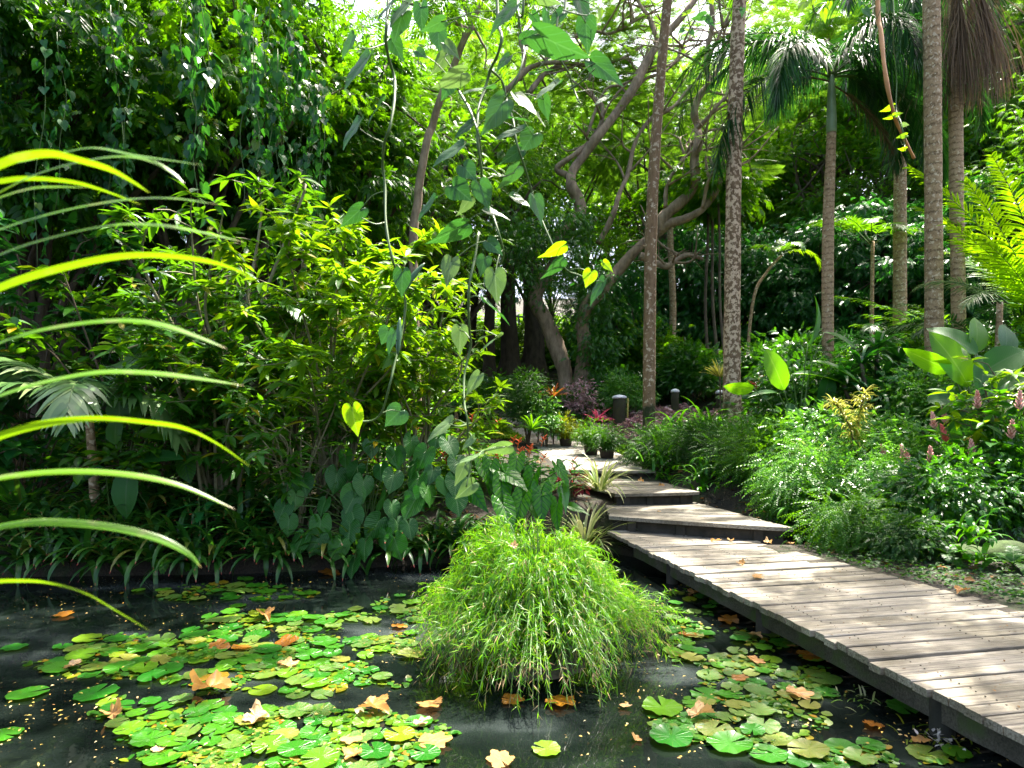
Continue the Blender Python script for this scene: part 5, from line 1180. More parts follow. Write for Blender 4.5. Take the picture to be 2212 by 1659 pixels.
# trunks and crowns grouped by where the photo shows them
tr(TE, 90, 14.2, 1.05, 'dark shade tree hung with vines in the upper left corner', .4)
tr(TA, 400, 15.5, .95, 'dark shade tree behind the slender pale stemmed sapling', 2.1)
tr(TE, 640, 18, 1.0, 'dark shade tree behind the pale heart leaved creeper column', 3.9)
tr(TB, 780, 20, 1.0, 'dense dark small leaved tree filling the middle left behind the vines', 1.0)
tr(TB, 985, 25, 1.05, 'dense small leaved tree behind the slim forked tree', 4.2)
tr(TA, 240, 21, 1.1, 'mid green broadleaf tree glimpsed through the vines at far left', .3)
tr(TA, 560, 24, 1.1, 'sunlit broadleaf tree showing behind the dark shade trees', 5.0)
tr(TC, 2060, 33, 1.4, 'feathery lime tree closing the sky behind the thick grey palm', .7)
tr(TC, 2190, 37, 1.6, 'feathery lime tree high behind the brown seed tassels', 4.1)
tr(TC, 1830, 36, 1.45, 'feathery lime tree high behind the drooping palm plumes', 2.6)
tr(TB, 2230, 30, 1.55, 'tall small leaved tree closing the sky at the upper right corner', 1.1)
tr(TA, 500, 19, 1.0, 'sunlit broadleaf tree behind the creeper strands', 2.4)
tr(TB, -150, 17, 1.0, 'dark small leaved tree beyond the left edge', 5.5)
tr(TD, 1325, 25.5, (.62, .62, .72), 'creeper draped mound below the lower twisted limb', 0.)
tr(TD, 1480, 30, 1., 'blue green creeper wall behind the slender pale trunk', 1.3)
tr(TD, 1610, 28, .9, 'blue green creeper thicket between the two mottled palms', 2.2)
tr(TD, 1745, 27, 1.0, 'blue green creeper thicket left of the green shafted palm', 3.1)
tr(TD, 1890, 25, 1.05, 'creeper hung thicket right of the green shafted palm', 4.4)
tr(TD, 2040, 26, 1.1, 'creeper hung thicket behind the thick grey palm', 5.2)
tr(TD, 2190, 22, 1.1, 'shadowy creeper thicket near the right edge', .8)
tr(TA, 1330, 44, 1.1, 'distant broadleaf tree seen between the twisted limbs', .9)
tr(TC, 1130, 34, 1.1, 'lime feathery tree behind the upper twisted limbs', .2)
tr(TC, 1430, 33, 1.05, 'lime feathery tree behind the slender palm top', 1.9)
tr(TA, 1660, 38, 1.05, 'mid green broadleaf tree behind the drooping palm fronds', 3.3)
tr(TA, 1560, 42, 1.2, 'distant broadleaf tree between the slender and the mottled palm', 2.9)
tr(TA, 1790, 34, 1.05, 'broadleaf tree directly behind the green shafted palm', 4.0)
tr(TB, 1960, 31, 1.05, 'dark small leaved tree behind the right hand palms', 5.9)
tr(TA, 2130, 29, 1.0, 'broadleaf tree behind the hanging brown palm tassels', .5)
tr(TB, 2330, 22, 1.0, 'dark small leaved tree beyond the right edge', 2.)
tr(TA, 890, 34, 1.15, 'distant broadleaf tree over the dark trunks', 1.5)
for i, (pr, px, D, s) in enumerate([(TB, 730, 21.5, .5), (TB, 860, 24, .55), (TB, 960, 30, .6), (TA, 1010, 41, .7), (TA, 1190, 42, .7), (TB, 1290, 33, .6), (TA, 1390, 37, .75), (TA, 640, 29, .8), (TB, 420, 20, .55), (TB, 180, 18, .55), (TA, 300, 27, .8), (TD, 80, 19, .7)]):
    tr(pr, px, D, s, 'lower understory tree filling the gaps beneath the tall crowns', i * 1.37, 'understory trees beneath the tall crowns')
for i in range(15):
    tr([TA, TB, TC, TC][i % 4], -60 + i * 165, 47 + 4 * (i % 3), 1.45 + .1 * (i % 2), 'far tree of the forest wall closing off the hillside', i * 1.7, 'far trees of the hillside forest wall')

def big_trunk(label, px, D, wpx, toppx, pytop, seed, mat='bark_dark'):
    c = on(px, D); t = thing('forest_tree', label, 'tree', c, 'dark straight trunks in the shade'); rg = np.random.default_rng(seed)
    top = P(toppx, pytop, D + .4); r = wpx / F * D / 2; b = MB(); n = 26; u = np.linspace(0, 1, n)
    ctr = c * (1 - u[:, None]) + top * u[:, None] + np.stack([.12 * np.sin(u * 5 + seed), 0 * u, 0 * u], 1); ctr[0, 2] -= .3
    b.tube(ctr, r * np.interp(u, [0, .05, .12, .3, 1], [1.9, 1.4, 1.1, .95, .6]), 14)
    for k in range(5):
        a = k * 1.26 + rg.random(); d = np.array([math.cos(a), math.sin(a), 0]); b.tube(smooth_path([c + d * r * 2.6 + np.array([0, 0, -.15]), c + d * r * 1.3 + np.array([0, 0, .15]), c + d * r * .6 + np.array([0, 0, 1.1])], 5), [r * .2, r * .35, r * .2], 7)
    b.build('trunk', M[mat], t, world=True)
    b = MB(); cs, o = crown_pts(rg, top + np.array([0, 0, 1.5]), (3., 2.6, 2.8), 34, -.8, .3); branches(b, rg, np.array([top]), cs, .06, 4, 3); b.build('branches', M[mat], t, world=True)
    b = MB(); leaf_cloud(b, rg, cs, o, 36, SP_SMALL, .5, .55, .4); b.build('crown', M['tree_dark'], t, world=True)
big_trunk('thick dark trunk standing left of the leaning bole', 1146, 29, 44, 1160, 420, 1)
big_trunk('dark trunk second from the leaning bole', 1098, 28.5, 38, 1108, 430, 2)
big_trunk('slim dark trunk third from the leaning bole', 1058, 28, 26, 1072, 440, 3)
big_trunk('thin dark trunk deep in shade by the hillside log steps', 1022, 29.5, 18, 1030, 460, 4)

def thin_trunk(label, px0, py0, px1, py1, D, wpx, mat='palm_grey', name='slender_tree', crown=True):
    c = on(px0, D); t = thing(name, label, 'tree', c); p1 = P(px1, py1, D); b = MB(); n = 18; u = np.linspace(0, 1, n)
    pts = c * (1 - u[:, None]) + p1 * u[:, None] + np.stack([.06 * np.sin(u * 7 + px0), 0 * u, 0 * u], 1); pts[0, 2] -= .2
    b.tube(pts, wpx / F * D / 2 * np.linspace(1.05, .8, n), 10); b.build('trunk', M[mat], t, world=True)
    if crown:
        rg = np.random.default_rng(int(px0)); b = MB(); cs, o = crown_pts(rg, p1 + np.array([0, 0, .4]), (1.2, 1.2, .9), 14, -.6, .3); leaf_cloud(b, rg, cs, o, 28, SP_LANCE, .5, .3, .4); b.build('crown', M['tree_mid'], t, world=True)
thin_trunk('pale straight pole like trunk right of the slender palm', 1450, 745, 1451, 440, 26, 15)
thin_trunk('thin brown stem left of the mottled palm', 1528, 700, 1526, 460, 23, 7, 'bark')
thin_trunk('thin leaning green brown stem nearest the mottled palm', 1553, 700, 1534, 450, 22.5, 7, 'bark')
thin_trunk('pale thin stem touching the left side of the mottled palm', 1572, 690, 1548, 440, 21, 6, 'bark')

# ------------------------------------------------------------------ palms
def palm(label, pts, D, w0, w1, mat, top_z=None, nfr=0, frond_kw=None, fmat='palm_dark', seed=0, tassels=(), shaft=None, flare=1.35, explicit=None, ns=8):
    base = on(pts[0][0], D); t = thing('palm_tree', label, 'palm', base); rg = np.random.default_rng(seed)
    W = [P(x, y, D) for x, y in pts]; W[0] = base + np.array([0, 0, -.25])
    if top_z: W.append(np.array([2 * W[-1][0] - W[-1][0] + (W[-1][0] - W[-2][0]) * .3, D, top_z]))
    c = smooth_path(W, 10); u = np.linspace(0, 1, len(c)); k = 1 / F * D / 2
    r = np.interp(u, [0, .03, .08, .5, 1], [flare * w0, 1.2 * w0, w0, (w0 + w1) / 2, w1]) * k * (1 + .015 * np.sin(u * 60 + seed) + .03 * np.sin(u * 9 + seed * 2) + rg.normal(0, .012, len(u)))
    b = MB(); b.tube(c, r, 18); b.build('trunk', M[mat], t, world=True)
    top = c[-1]
    if shaft:
        b = MB(); L = shaft; b.tube([top + np.array([0, 0, z]) for z in (-.02, .03, .3 * L, .7 * L, L)], [w1 * k * 1.0, w1 * k * 1.12, w1 * k * 1.05, w1 * k * .85, w1 * k * .55], 16); b.build('crownshaft', M['crownshaft'], t, world=True); top = top + np.array([0, 0, L * .96])
    for i in range(nfr):
        kw = dict(L=3.6, nl=60, ll=.62, lw=.02, plum=.9, grav=.5, bend=2.2); kw.update(frond_kw or {})
        az = i * 2.4 + rg.normal(0, .2); e0 = 1.25 - 1.1 * i / nfr + rg.normal(0, .08); kw['L'] *= rg.uniform(.85, 1.08)
        if explicit and i < len(explicit): az, e0, kw['bend'], kw['L'] = explicit[i]
        b = MB(); frond(b, b, rg, top, az, e0, kw['bend'], kw['L'], kw['nl'], kw['ll'], kw['lw'], 62, kw['grav'], kw['plum'], .03, pw=kw.get('pw', 1.3)); b.build('frond', [M[fmat], M['stem']], t, world=True)
    for (x0, y0, x1, y1, x2, y2, n, spread) in tassels:
        a0, a1, a2 = P(x0, y0, D - .1), P(x1, y1, D - .3), P(x2, y2, D - .3); b = MB(); q = np.linspace(0, 1, 9)
        C = []
        for _ in range(n):
            f = rg.random() ** .6; o = rg.normal(size=3) * np.array([spread, spread, .12]); e = a1 * (1 - f) + a2 * f
            m0 = a0 * (1 - f * .8) + a1 * f * .8
            C.append(np.array([(1 - s) ** 2 * m0 + 2 * s * (1 - s) * (m0 * .45 + e * .55 + o * .9) + s * s * (e + o * np.array([1, 1, .4])) for s in q]))
        C = np.array(C); S = nrm(rg.normal(size=(len(C), 3)) * np.array([1, .6, .1])); b.ribbons(C, S, .007 * np.interp(q, [0, 1], [1, .6])[None]); 
        b.build('seed_tassel', M['palm_dead'], t, world=True)
    return t, top
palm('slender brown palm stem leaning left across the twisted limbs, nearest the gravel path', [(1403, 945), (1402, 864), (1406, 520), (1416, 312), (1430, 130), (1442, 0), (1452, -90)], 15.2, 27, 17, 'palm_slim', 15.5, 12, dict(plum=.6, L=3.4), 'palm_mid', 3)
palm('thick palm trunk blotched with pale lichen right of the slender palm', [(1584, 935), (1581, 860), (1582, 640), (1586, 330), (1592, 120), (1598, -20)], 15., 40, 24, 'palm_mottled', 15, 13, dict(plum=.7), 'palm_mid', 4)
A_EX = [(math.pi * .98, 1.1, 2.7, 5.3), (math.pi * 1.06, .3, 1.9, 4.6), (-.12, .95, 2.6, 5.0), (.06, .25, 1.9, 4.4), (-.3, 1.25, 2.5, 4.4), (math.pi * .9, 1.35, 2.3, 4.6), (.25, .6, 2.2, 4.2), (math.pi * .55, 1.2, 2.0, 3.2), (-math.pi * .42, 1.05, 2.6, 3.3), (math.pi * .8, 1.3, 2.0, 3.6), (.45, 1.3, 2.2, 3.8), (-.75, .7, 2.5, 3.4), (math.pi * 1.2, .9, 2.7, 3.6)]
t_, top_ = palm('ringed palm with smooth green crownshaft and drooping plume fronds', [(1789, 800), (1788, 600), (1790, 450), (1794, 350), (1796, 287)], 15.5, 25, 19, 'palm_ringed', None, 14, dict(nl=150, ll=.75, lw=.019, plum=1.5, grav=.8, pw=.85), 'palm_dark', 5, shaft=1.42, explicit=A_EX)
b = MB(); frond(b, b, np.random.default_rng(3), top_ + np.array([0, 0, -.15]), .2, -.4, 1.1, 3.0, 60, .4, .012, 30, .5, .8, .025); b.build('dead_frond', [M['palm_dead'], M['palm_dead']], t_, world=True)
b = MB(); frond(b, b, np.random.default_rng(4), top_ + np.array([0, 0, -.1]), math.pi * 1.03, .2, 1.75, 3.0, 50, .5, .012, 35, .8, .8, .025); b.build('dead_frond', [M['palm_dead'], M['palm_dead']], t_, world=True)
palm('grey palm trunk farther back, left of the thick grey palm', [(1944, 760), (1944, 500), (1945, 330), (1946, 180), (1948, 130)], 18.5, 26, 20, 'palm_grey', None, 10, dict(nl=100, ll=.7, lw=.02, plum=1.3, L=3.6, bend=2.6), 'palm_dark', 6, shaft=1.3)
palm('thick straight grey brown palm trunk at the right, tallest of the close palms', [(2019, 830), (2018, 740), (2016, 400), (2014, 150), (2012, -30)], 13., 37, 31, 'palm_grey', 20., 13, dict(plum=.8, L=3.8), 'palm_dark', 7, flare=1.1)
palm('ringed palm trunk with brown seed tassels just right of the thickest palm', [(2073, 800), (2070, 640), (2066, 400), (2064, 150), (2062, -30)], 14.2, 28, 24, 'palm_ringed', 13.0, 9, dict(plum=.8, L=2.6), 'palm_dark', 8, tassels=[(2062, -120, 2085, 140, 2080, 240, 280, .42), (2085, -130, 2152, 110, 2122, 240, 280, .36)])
def leaning_palm():
    D = 21; base = on(1605, D); t = thing('young_palm', 'small leaning palm with one yellow hanging frond between the mottled and green shafted palms', 'palm', base); rg = np.random.default_rng(5)
    top = P(1688, 552, D); b = MB(); c = smooth_path([base, P(1625, 660, D), P(1655, 590, D), top], 6); b.tube(c, np.linspace(.06, .04, len(c)), 8); b.build('trunk', M['palm_grey'], t, world=True)
    for i, (az, e0, bd, L) in enumerate([(-.2, .5, 2.2, 1.6), (2.8, .9, 2.0, 1.5), (1.2, 1.2, 1.5, 1.4), (-1.4, .7, 2.0, 1.4), (4., .6, 2.2, 1.3)]):
        b = MB(); frond(b, b, rg, top, az, e0, bd, L, 34, .3, .018, 60, .4, .3, .014); b.build('frond', [M['palm_lime' if i == 0 else 'palm_mid'], M['stem']], t, world=True)
leaning_palm()
def clump_palm(label, px, D, fr, L, mat, seed, z0=.0, ll=.5, lw=.022, nl=44, plum=.2, cat='palm', name='clumping_palm', grav=.35, smat='stem'):
    base = on(px, D); base[2] += z0; t = thing(name, label, cat, base); rg = np.random.default_rng(seed)
    if z0 > .5:
        b = MB(); b.tube(smooth_path([(.1, .05, -z0 - .2), (.02, .08, -z0 * .5), (0, 0, .05)], 6), np.linspace(.075, .05, 13), 9); b.build('trunk', M['palm_grey'], t)
    for az, e0, bd, l in fr:
        b = MB(); frond(b, b, rg, base + np.array([rg.normal(0, .08), rg.normal(0, .08), 0]), az, e0, bd, L * l, nl, ll, lw, 58, grav, plum, .018, start=.25); b.build('frond', [M[mat], M[smat]], t, world=True)
    return t
rg_ = np.random.default_rng(8)
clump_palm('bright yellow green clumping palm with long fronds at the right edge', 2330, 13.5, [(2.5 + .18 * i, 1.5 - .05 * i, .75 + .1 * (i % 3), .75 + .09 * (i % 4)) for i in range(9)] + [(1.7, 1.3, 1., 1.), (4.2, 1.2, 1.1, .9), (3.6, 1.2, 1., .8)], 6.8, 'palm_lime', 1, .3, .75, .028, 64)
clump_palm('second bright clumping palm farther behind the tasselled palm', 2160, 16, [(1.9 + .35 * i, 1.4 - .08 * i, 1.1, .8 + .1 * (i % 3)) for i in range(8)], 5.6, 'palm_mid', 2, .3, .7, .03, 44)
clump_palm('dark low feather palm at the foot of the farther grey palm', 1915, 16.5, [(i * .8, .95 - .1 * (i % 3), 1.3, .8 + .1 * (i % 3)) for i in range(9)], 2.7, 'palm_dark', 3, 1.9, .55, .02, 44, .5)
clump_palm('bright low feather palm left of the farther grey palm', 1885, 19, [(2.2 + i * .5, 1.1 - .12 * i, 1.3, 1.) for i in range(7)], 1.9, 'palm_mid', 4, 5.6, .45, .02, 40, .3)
clump_palm('fan of palm leaflets coloured pale for sunlight beside the tasselled palm', 2160, 11.5, [(2.9, .75, 1.2, 1.), (3.6, .4, 1.2, .9), (2.4, 1., 1.2, .8)], 1.5, 'palm_sunlit', 5, 3.1, .45, .012, 30, .5)
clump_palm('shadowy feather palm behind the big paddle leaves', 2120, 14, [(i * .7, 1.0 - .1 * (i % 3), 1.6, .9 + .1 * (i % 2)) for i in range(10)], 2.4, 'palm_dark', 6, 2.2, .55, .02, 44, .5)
clump_palm('understory palm with broad pale leaflets catching the sun at far left', 190, 8.75, [(.35, .75, 1.6, 1.), (-.25, .5, 1.8, .95), (2.8, .6, 1.5, 1.1), (3.3, .9, 1.5, 1.), (-1.1, .6, 1.7, .9), (1.4, 1.1, 1.2, .9), (3.9, .55, 1.7, 1.)], 2.0, 'palm_sunlit', 7, 1.75, .6, .05, 20, .1, grav=.55)
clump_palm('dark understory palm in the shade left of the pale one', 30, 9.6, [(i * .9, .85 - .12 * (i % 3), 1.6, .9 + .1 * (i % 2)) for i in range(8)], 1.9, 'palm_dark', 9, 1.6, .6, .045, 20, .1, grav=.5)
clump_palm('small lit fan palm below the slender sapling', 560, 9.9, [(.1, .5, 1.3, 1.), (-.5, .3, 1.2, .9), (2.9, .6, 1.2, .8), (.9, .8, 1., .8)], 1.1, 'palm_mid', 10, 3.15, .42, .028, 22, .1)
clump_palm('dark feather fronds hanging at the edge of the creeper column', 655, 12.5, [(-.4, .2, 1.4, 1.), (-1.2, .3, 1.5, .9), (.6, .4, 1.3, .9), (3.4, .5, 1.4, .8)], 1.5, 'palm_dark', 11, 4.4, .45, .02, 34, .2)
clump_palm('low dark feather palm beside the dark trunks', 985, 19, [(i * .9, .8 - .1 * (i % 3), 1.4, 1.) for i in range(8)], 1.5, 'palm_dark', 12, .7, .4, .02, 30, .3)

# ------------------------------------------------------------------ vine curtains, upper left
def curtain(L, seed, mat='heart_far', size=.17, step=.085):
    rg = np.random.default_rng(seed); t = thing('hanging_creeper', '', 'vine', (0, 0, 0)); n = 16; u = np.linspace(0, 1, n)
    c = np.stack([.12 * np.sin(u * 4 + seed) + .05 * np.sin(u * 13), .1 * np.cos(u * 5 + seed), -u * L], 1); b = MB(); b.tube(c, .007, 5)
    k = int(L / step); tt = np.sort(rg.uniform(.02, 1, k)); p = np.stack([np.interp(tt, u, c[:, i]) for i in range(3)], 1); a = rg.uniform(0, 6.28, k)
    o = np.stack([np.cos(a), np.sin(a), 0 * a], 1); q = p + o * rg.uniform(.06, .16, k)[:, None] + np.array([0, 0, .03])
    b.build('stem', M['stem'], t)
    d = nrm(o * .45 + np.array([0, 0, -.85]) + rg.normal(size=q.shape) * .25); nh = nrm(o * .9 + np.array([0, 0, .55]) + rg.normal(size=q.shape) * .3)
    b = MB(); b.inst(T_HEART_M, q, frames(d, nh), size * rg.uniform(.6, 1.25, k)); b.build('leaves', M[mat], t); return t
CUR = [curtain(2.6, 1), curtain(3.4, 2), curtain(4.2, 3), curtain(3.0, 4, size=.2), curtain(3.8, 5, size=.14)]
rgc = np.random.default_rng(44)
for i in range(30):
    px, D = rgc.uniform(-80, 640), rgc.uniform(10.6, 13.2); ztop = CZ + (915 - rgc.uniform(-160, 130)) / F * D; x = (px - CX) / F * D
    place(CUR[i % 5], used, (x, D, ztop), rgc.uniform(0, 6.28), rgc.uniform(.85, 1.15), 'dark heart leaved creeper strand draping the shade trees at upper left', 'creeper strands draping the upper left shade trees')
for i, (px, D) in enumerate([(655, 12), (672, 12.1), (690, 12.), (662, 12.3), (683, 12.4)]):
    place(CUR[i], used, ((px - CX) / F * D, D, CZ + (915 - 120 - 25 * i) / F * D), i * 1.3, .9, 'blue green heart leaved strand of the narrow creeper column left of the hanging vines', 'strands of the narrow creeper column')

# ------------------------------------------------------------------ left bank shrubs
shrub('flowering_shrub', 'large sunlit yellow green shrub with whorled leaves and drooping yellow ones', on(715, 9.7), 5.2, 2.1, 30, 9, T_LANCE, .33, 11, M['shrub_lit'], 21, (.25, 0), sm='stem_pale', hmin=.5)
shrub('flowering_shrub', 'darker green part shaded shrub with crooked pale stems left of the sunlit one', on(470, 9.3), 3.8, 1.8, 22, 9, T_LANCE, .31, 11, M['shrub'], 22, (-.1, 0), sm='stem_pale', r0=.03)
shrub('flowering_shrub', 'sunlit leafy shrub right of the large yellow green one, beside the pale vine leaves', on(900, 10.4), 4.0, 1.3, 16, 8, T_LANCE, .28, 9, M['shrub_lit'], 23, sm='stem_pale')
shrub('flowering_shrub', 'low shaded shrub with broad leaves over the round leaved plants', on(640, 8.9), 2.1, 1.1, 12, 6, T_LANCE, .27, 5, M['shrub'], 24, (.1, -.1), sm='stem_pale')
shrub('sapling', 'slender sapling with a pale forked stem above the left shrubs', on(490, 10.), 6.0, 1.5, 9, 9, T_LANCE, .34, 5, M['shrub'], 25, (.25, 0), hmin=.85, sm='stem_pale', cat='sapling', r0=.03)
shrub('leafy_shrub', 'shaded broad leaved shrub under the vine curtain at left', on(290, 10.8), 4.3, 1.7, 16, 7, T_OVAL, .3, 5, M['shrub'], 26)
shrub('leafy_shrub', 'tall shaded shrub at the left edge behind the strap blades', on(60, 11.2), 4.9, 1.8, 16, 7, T_OVAL, .32, 5, M['tree_blue'], 27)
shrub('leafy_shrub', 'low dark shrub on the bank above the left bromeliads', on(330, 9.3), 1.7, 1.1, 12, 6, T_OVAL, .24, 4, M['shrub'], 28)
shrub('leafy_shrub', 'low dark shrub at the left edge above the bromeliads', on(60, 9.4), 1.9, 1.2, 12, 6, T_OVAL, .26, 4, M['tree_blue'], 29)
shrub('leafy_shrub', 'bushy shrub in shade between the sapling and the tree wall', on(620, 12.5), 4.6, 1.9, 14, 7, T_OVAL, .26, 5, M['tree_mid'], 30)
shrub('leafy_shrub', 'mid green shrub behind the large sunlit one', on(820, 13), 3.4, 1.8, 14, 7, T_OVAL, .25, 5, M['tree_mid'], 31)

def ginger_left():
    t = big_leaf_plant('heliconia', 'shade heliconia with a few glowing yellow green leaves under the left palm', 'plant', on(260, 8.65), [
        (P(262, 925, 8.65), P(246, 845, 8.55), .34, (0, -1, .3)), (P(290, 930, 8.65), P(305, 855, 8.55), .2, (.3, -1, .3)), (P(300, 935, 8.55), P(400, 925, 8.35), .3, (0, -.8, .8)), (P(250, 960, 8.45), P(240, 895, 8.45), .3, (-.3, -1, .2)), (P(290, 1000, 8.35), P(375, 965, 8.15), .3, (0, -.6, 1), M['paddle_dark']), (P(280, 1010, 8.35), P(255, 1110, 8.05), .36, (0, -1, .2), M['paddle_dark']), (P(225, 1010, 8.35), P(140, 1040, 8.15), .3, (0, -.6, 1), M['paddle_dark']), (P(350, 905, 8.65), P(352, 855, 8.55), .22, (.2, -1, .1))], M['paddle'], T_PADDLE, .165)
ginger_left()
big_leaf_plant('banana_plant', 'dark plant with one pale arching torn leaf at the left edge', 'plant', on(-40, 9.), [(P(-60, 1010, 8.8), P(48, 1062, 8.5), .42, (.1, -.5, 1), M['paddle']), (P(-60, 1010, 8.9), P(40, 990, 9.2), .45, (0, -.4, 1)), (P(-40, 990, 8.9), P(-30, 850, 9.), .4, (.4, -1, 0)), (P(0, 960, 9.3), P(85, 900, 9.3), .4, (0, -.7, .6)), (P(20, 900, 9.5), P(30, 790, 9.5), .4, (.3, -1, 0))], M['paddle_dark'], T_PADDLE, .165, pr=.02)
big_leaf_plant('elephant_ear', 'striped green elephant ear leaves above the left bromeliads', 'plant', on(140, 8.75), [(P(82, 1100, 8.6), P(80, 1140, 8.5), .34, (0, -1, .35)), (P(135, 1115, 8.6), P(132, 1165, 8.4), .36, (.1, -1, .5)), (P(172, 1105, 8.65), P(180, 1155, 8.5), .36, (-.1, -1, .5)), (P(40, 1120, 8.7), P(20, 1160, 8.5), .32, (0, -.8, .6)), (P(400, 1000, 8.9), P(408, 1045, 8.8), .3, (0, -1, .5))], M['alocasia'], T_ROUND, .6)
bromP = [rosette('bromeliad', '', 'bromeliad', M['brom'], 200 + i, 26, (.42, .62), (.024, .034), (.3, 1.4), (.9, 2.5), (0, 0, 0), None, .06, .3) for i in range(4)]
rgb = np.random.default_rng(61)
for i in range(51):
    row = i % 3; px = -40 + (i // 3) * 72 + rgb.normal(0, 16); D = [7.9, 8.3, 8.75][row] + rgb.normal(0, .06)
    if px > 1120: continue
    if 610 < px < 900 and row: continue
    c = on(px, D); sd = pond_sd(np.array([c[0]]), np.array([c[1]]))[0]
    if sd < .0: c[1] += -sd
    c[2] = max(gz(c[0], c[1]) + (.1 if row == 0 else .12 * row), .2)
    place(bromP[i % 4], used, c, rgb.uniform(0, 6.28), rgb.uniform(1., 1.4), ['dark bromeliad with pink tipped leaves leaning over the water in the front row', 'dark bromeliad in the second row behind those at the water', 'dark bromeliad in the back row under the shrubs'][row], ['bromeliads in the front row along the water', 'bromeliads in the second row', 'bromeliads in the back row'][row])
rgp = np.random.default_rng(63)
def philodendron():
    L = []
    cen = [(640, 1150), (690, 1155), (750, 1160), (815, 1150), (880, 1165), (650, 1095), (705, 1100), (765, 1095), (830, 1095), (890, 1110), (720, 1050), (775, 1045), (840, 1040), (905, 1055), (955, 1075), (800, 1000), (865, 995), (925, 1005), (970, 1025), (735, 1195), (790, 1200), (850, 1010), (940, 1050), (610, 1120), (670, 1195), (985, 1060), (890, 975), (760, 1130), (860, 1060), (930, 965), (660, 1060), (740, 1010), (625, 1075), (790, 1070), (690, 1130), (840, 1120), (910, 1085), (960, 985), (815, 1180), (700, 1180), (760, 1220), (860, 1200)]
    cen += [(x + rgp.normal(14, 10), y + rgp.normal(14, 10)) for x, y in cen[::7]]
    for i, (px, py) in enumerate(cen):
        D = 8.05 + (1200 - py) / 200 * .75; s = rgp.uniform(.21, .31); c = P(px + rgp.normal(0, 8), py - 26 + rgp.normal(0, 6), D)
        d = nrm(np.array([rgp.normal(0, .3), -.45 + rgp.normal(0, .15), -.85 + rgp.normal(0, .15)])); f = np.array([rgp.normal(0, .55), -.8, .6 + rgp.normal(0, .35)])
        L.append((c, c + d * s, s * 1.16, f))
    big_leaf_plant('philodendron', 'dark glossy plant of big rounded ribbed leaves overhanging the pond', 'plant', on(790, 8.75), L, M['philo'], T_ROUND, .6, None, 'stem', .01, 5)
philodendron()
def alocasia():
    rgp = np.random.default_rng(641); L = []
    for px, py, s in [(1040, 1000, .5), (1075, 1040, .5), (1105, 1015, .55), (1150, 1030, .55), (1165, 1060, .5), (1090, 1085, .5), (1190, 1040, .45), (1020, 1050, .45), (1130, 1075, .5), (1060, 1005, .42), (1200, 1085, .42), (1110, 985, .4), (1215, 1005, .4)]:
        s *= .8; py += 30; D = 9.2 - (py - 980) / 150 * .9; c = P(px + rgp.normal(0, 6), py - 22, D); d = nrm(np.array([rgp.normal(.25, .5), -.5, -.75 + rgp.normal(0, .2)])); L.append((c, c + d * s * 1.15, s * .86, np.array([rgp.normal(0, .5), -.7, .8])))
    big_leaf_plant('alocasia', 'green arrow leaved plant with dark veins between the glossy plant and the steps', 'plant', on(1110, 9.45), L, M['alocasia'], T_ALO, .48, None, 'stem', .012, 6)
    L = [(P(x, y, D), P(x2, y2, D - .2), w_, (fx, -.7, .7)) for x, y, x2, y2, D, w_, fx in [(1180, 1060, 1165, 1120, 8.9, .2, 0), (1215, 1055, 1225, 1110, 8.9, .2, .3), (1235, 1095, 1275, 1110, 8.9, .16, .2), (1150, 1090, 1160, 1130, 8.8, .16, 0)]]
    big_leaf_plant('caladium', 'few white sheened arrow leaves lit by the sun above the grass clump', 'plant', on(1205, 9.2), L, M['pale_glint'], T_HEART, .5)
alocasia()
rosette('spider_dracaena', 'spiky plant with cream striped narrow leaves left of the lowest step', 'plant', M['varieg'], 301, 80, (.55, .95), (.015, .024), (.3, 1.45), (.7, 2.0), on(1262, 9.6) + np.array([0, 0, .3]), None, .16)
rosette('spider_dracaena', 'second spiky cream striped plant closer to the middle step', 'plant', M['varieg'], 302, 60, (.5, .85), (.014, .022), (.4, 1.45), (.6, 1.9), on(1296, 10.3) + np.array([0, 0, .35]), None, .1)
bush('red_foliage_bush', 'small dark red leaved bush behind the cream striped plants', on(1232, 11.0), (.24, .24, .24), 12, 12, T_OVAL, .1, .09, M['red'], 303)
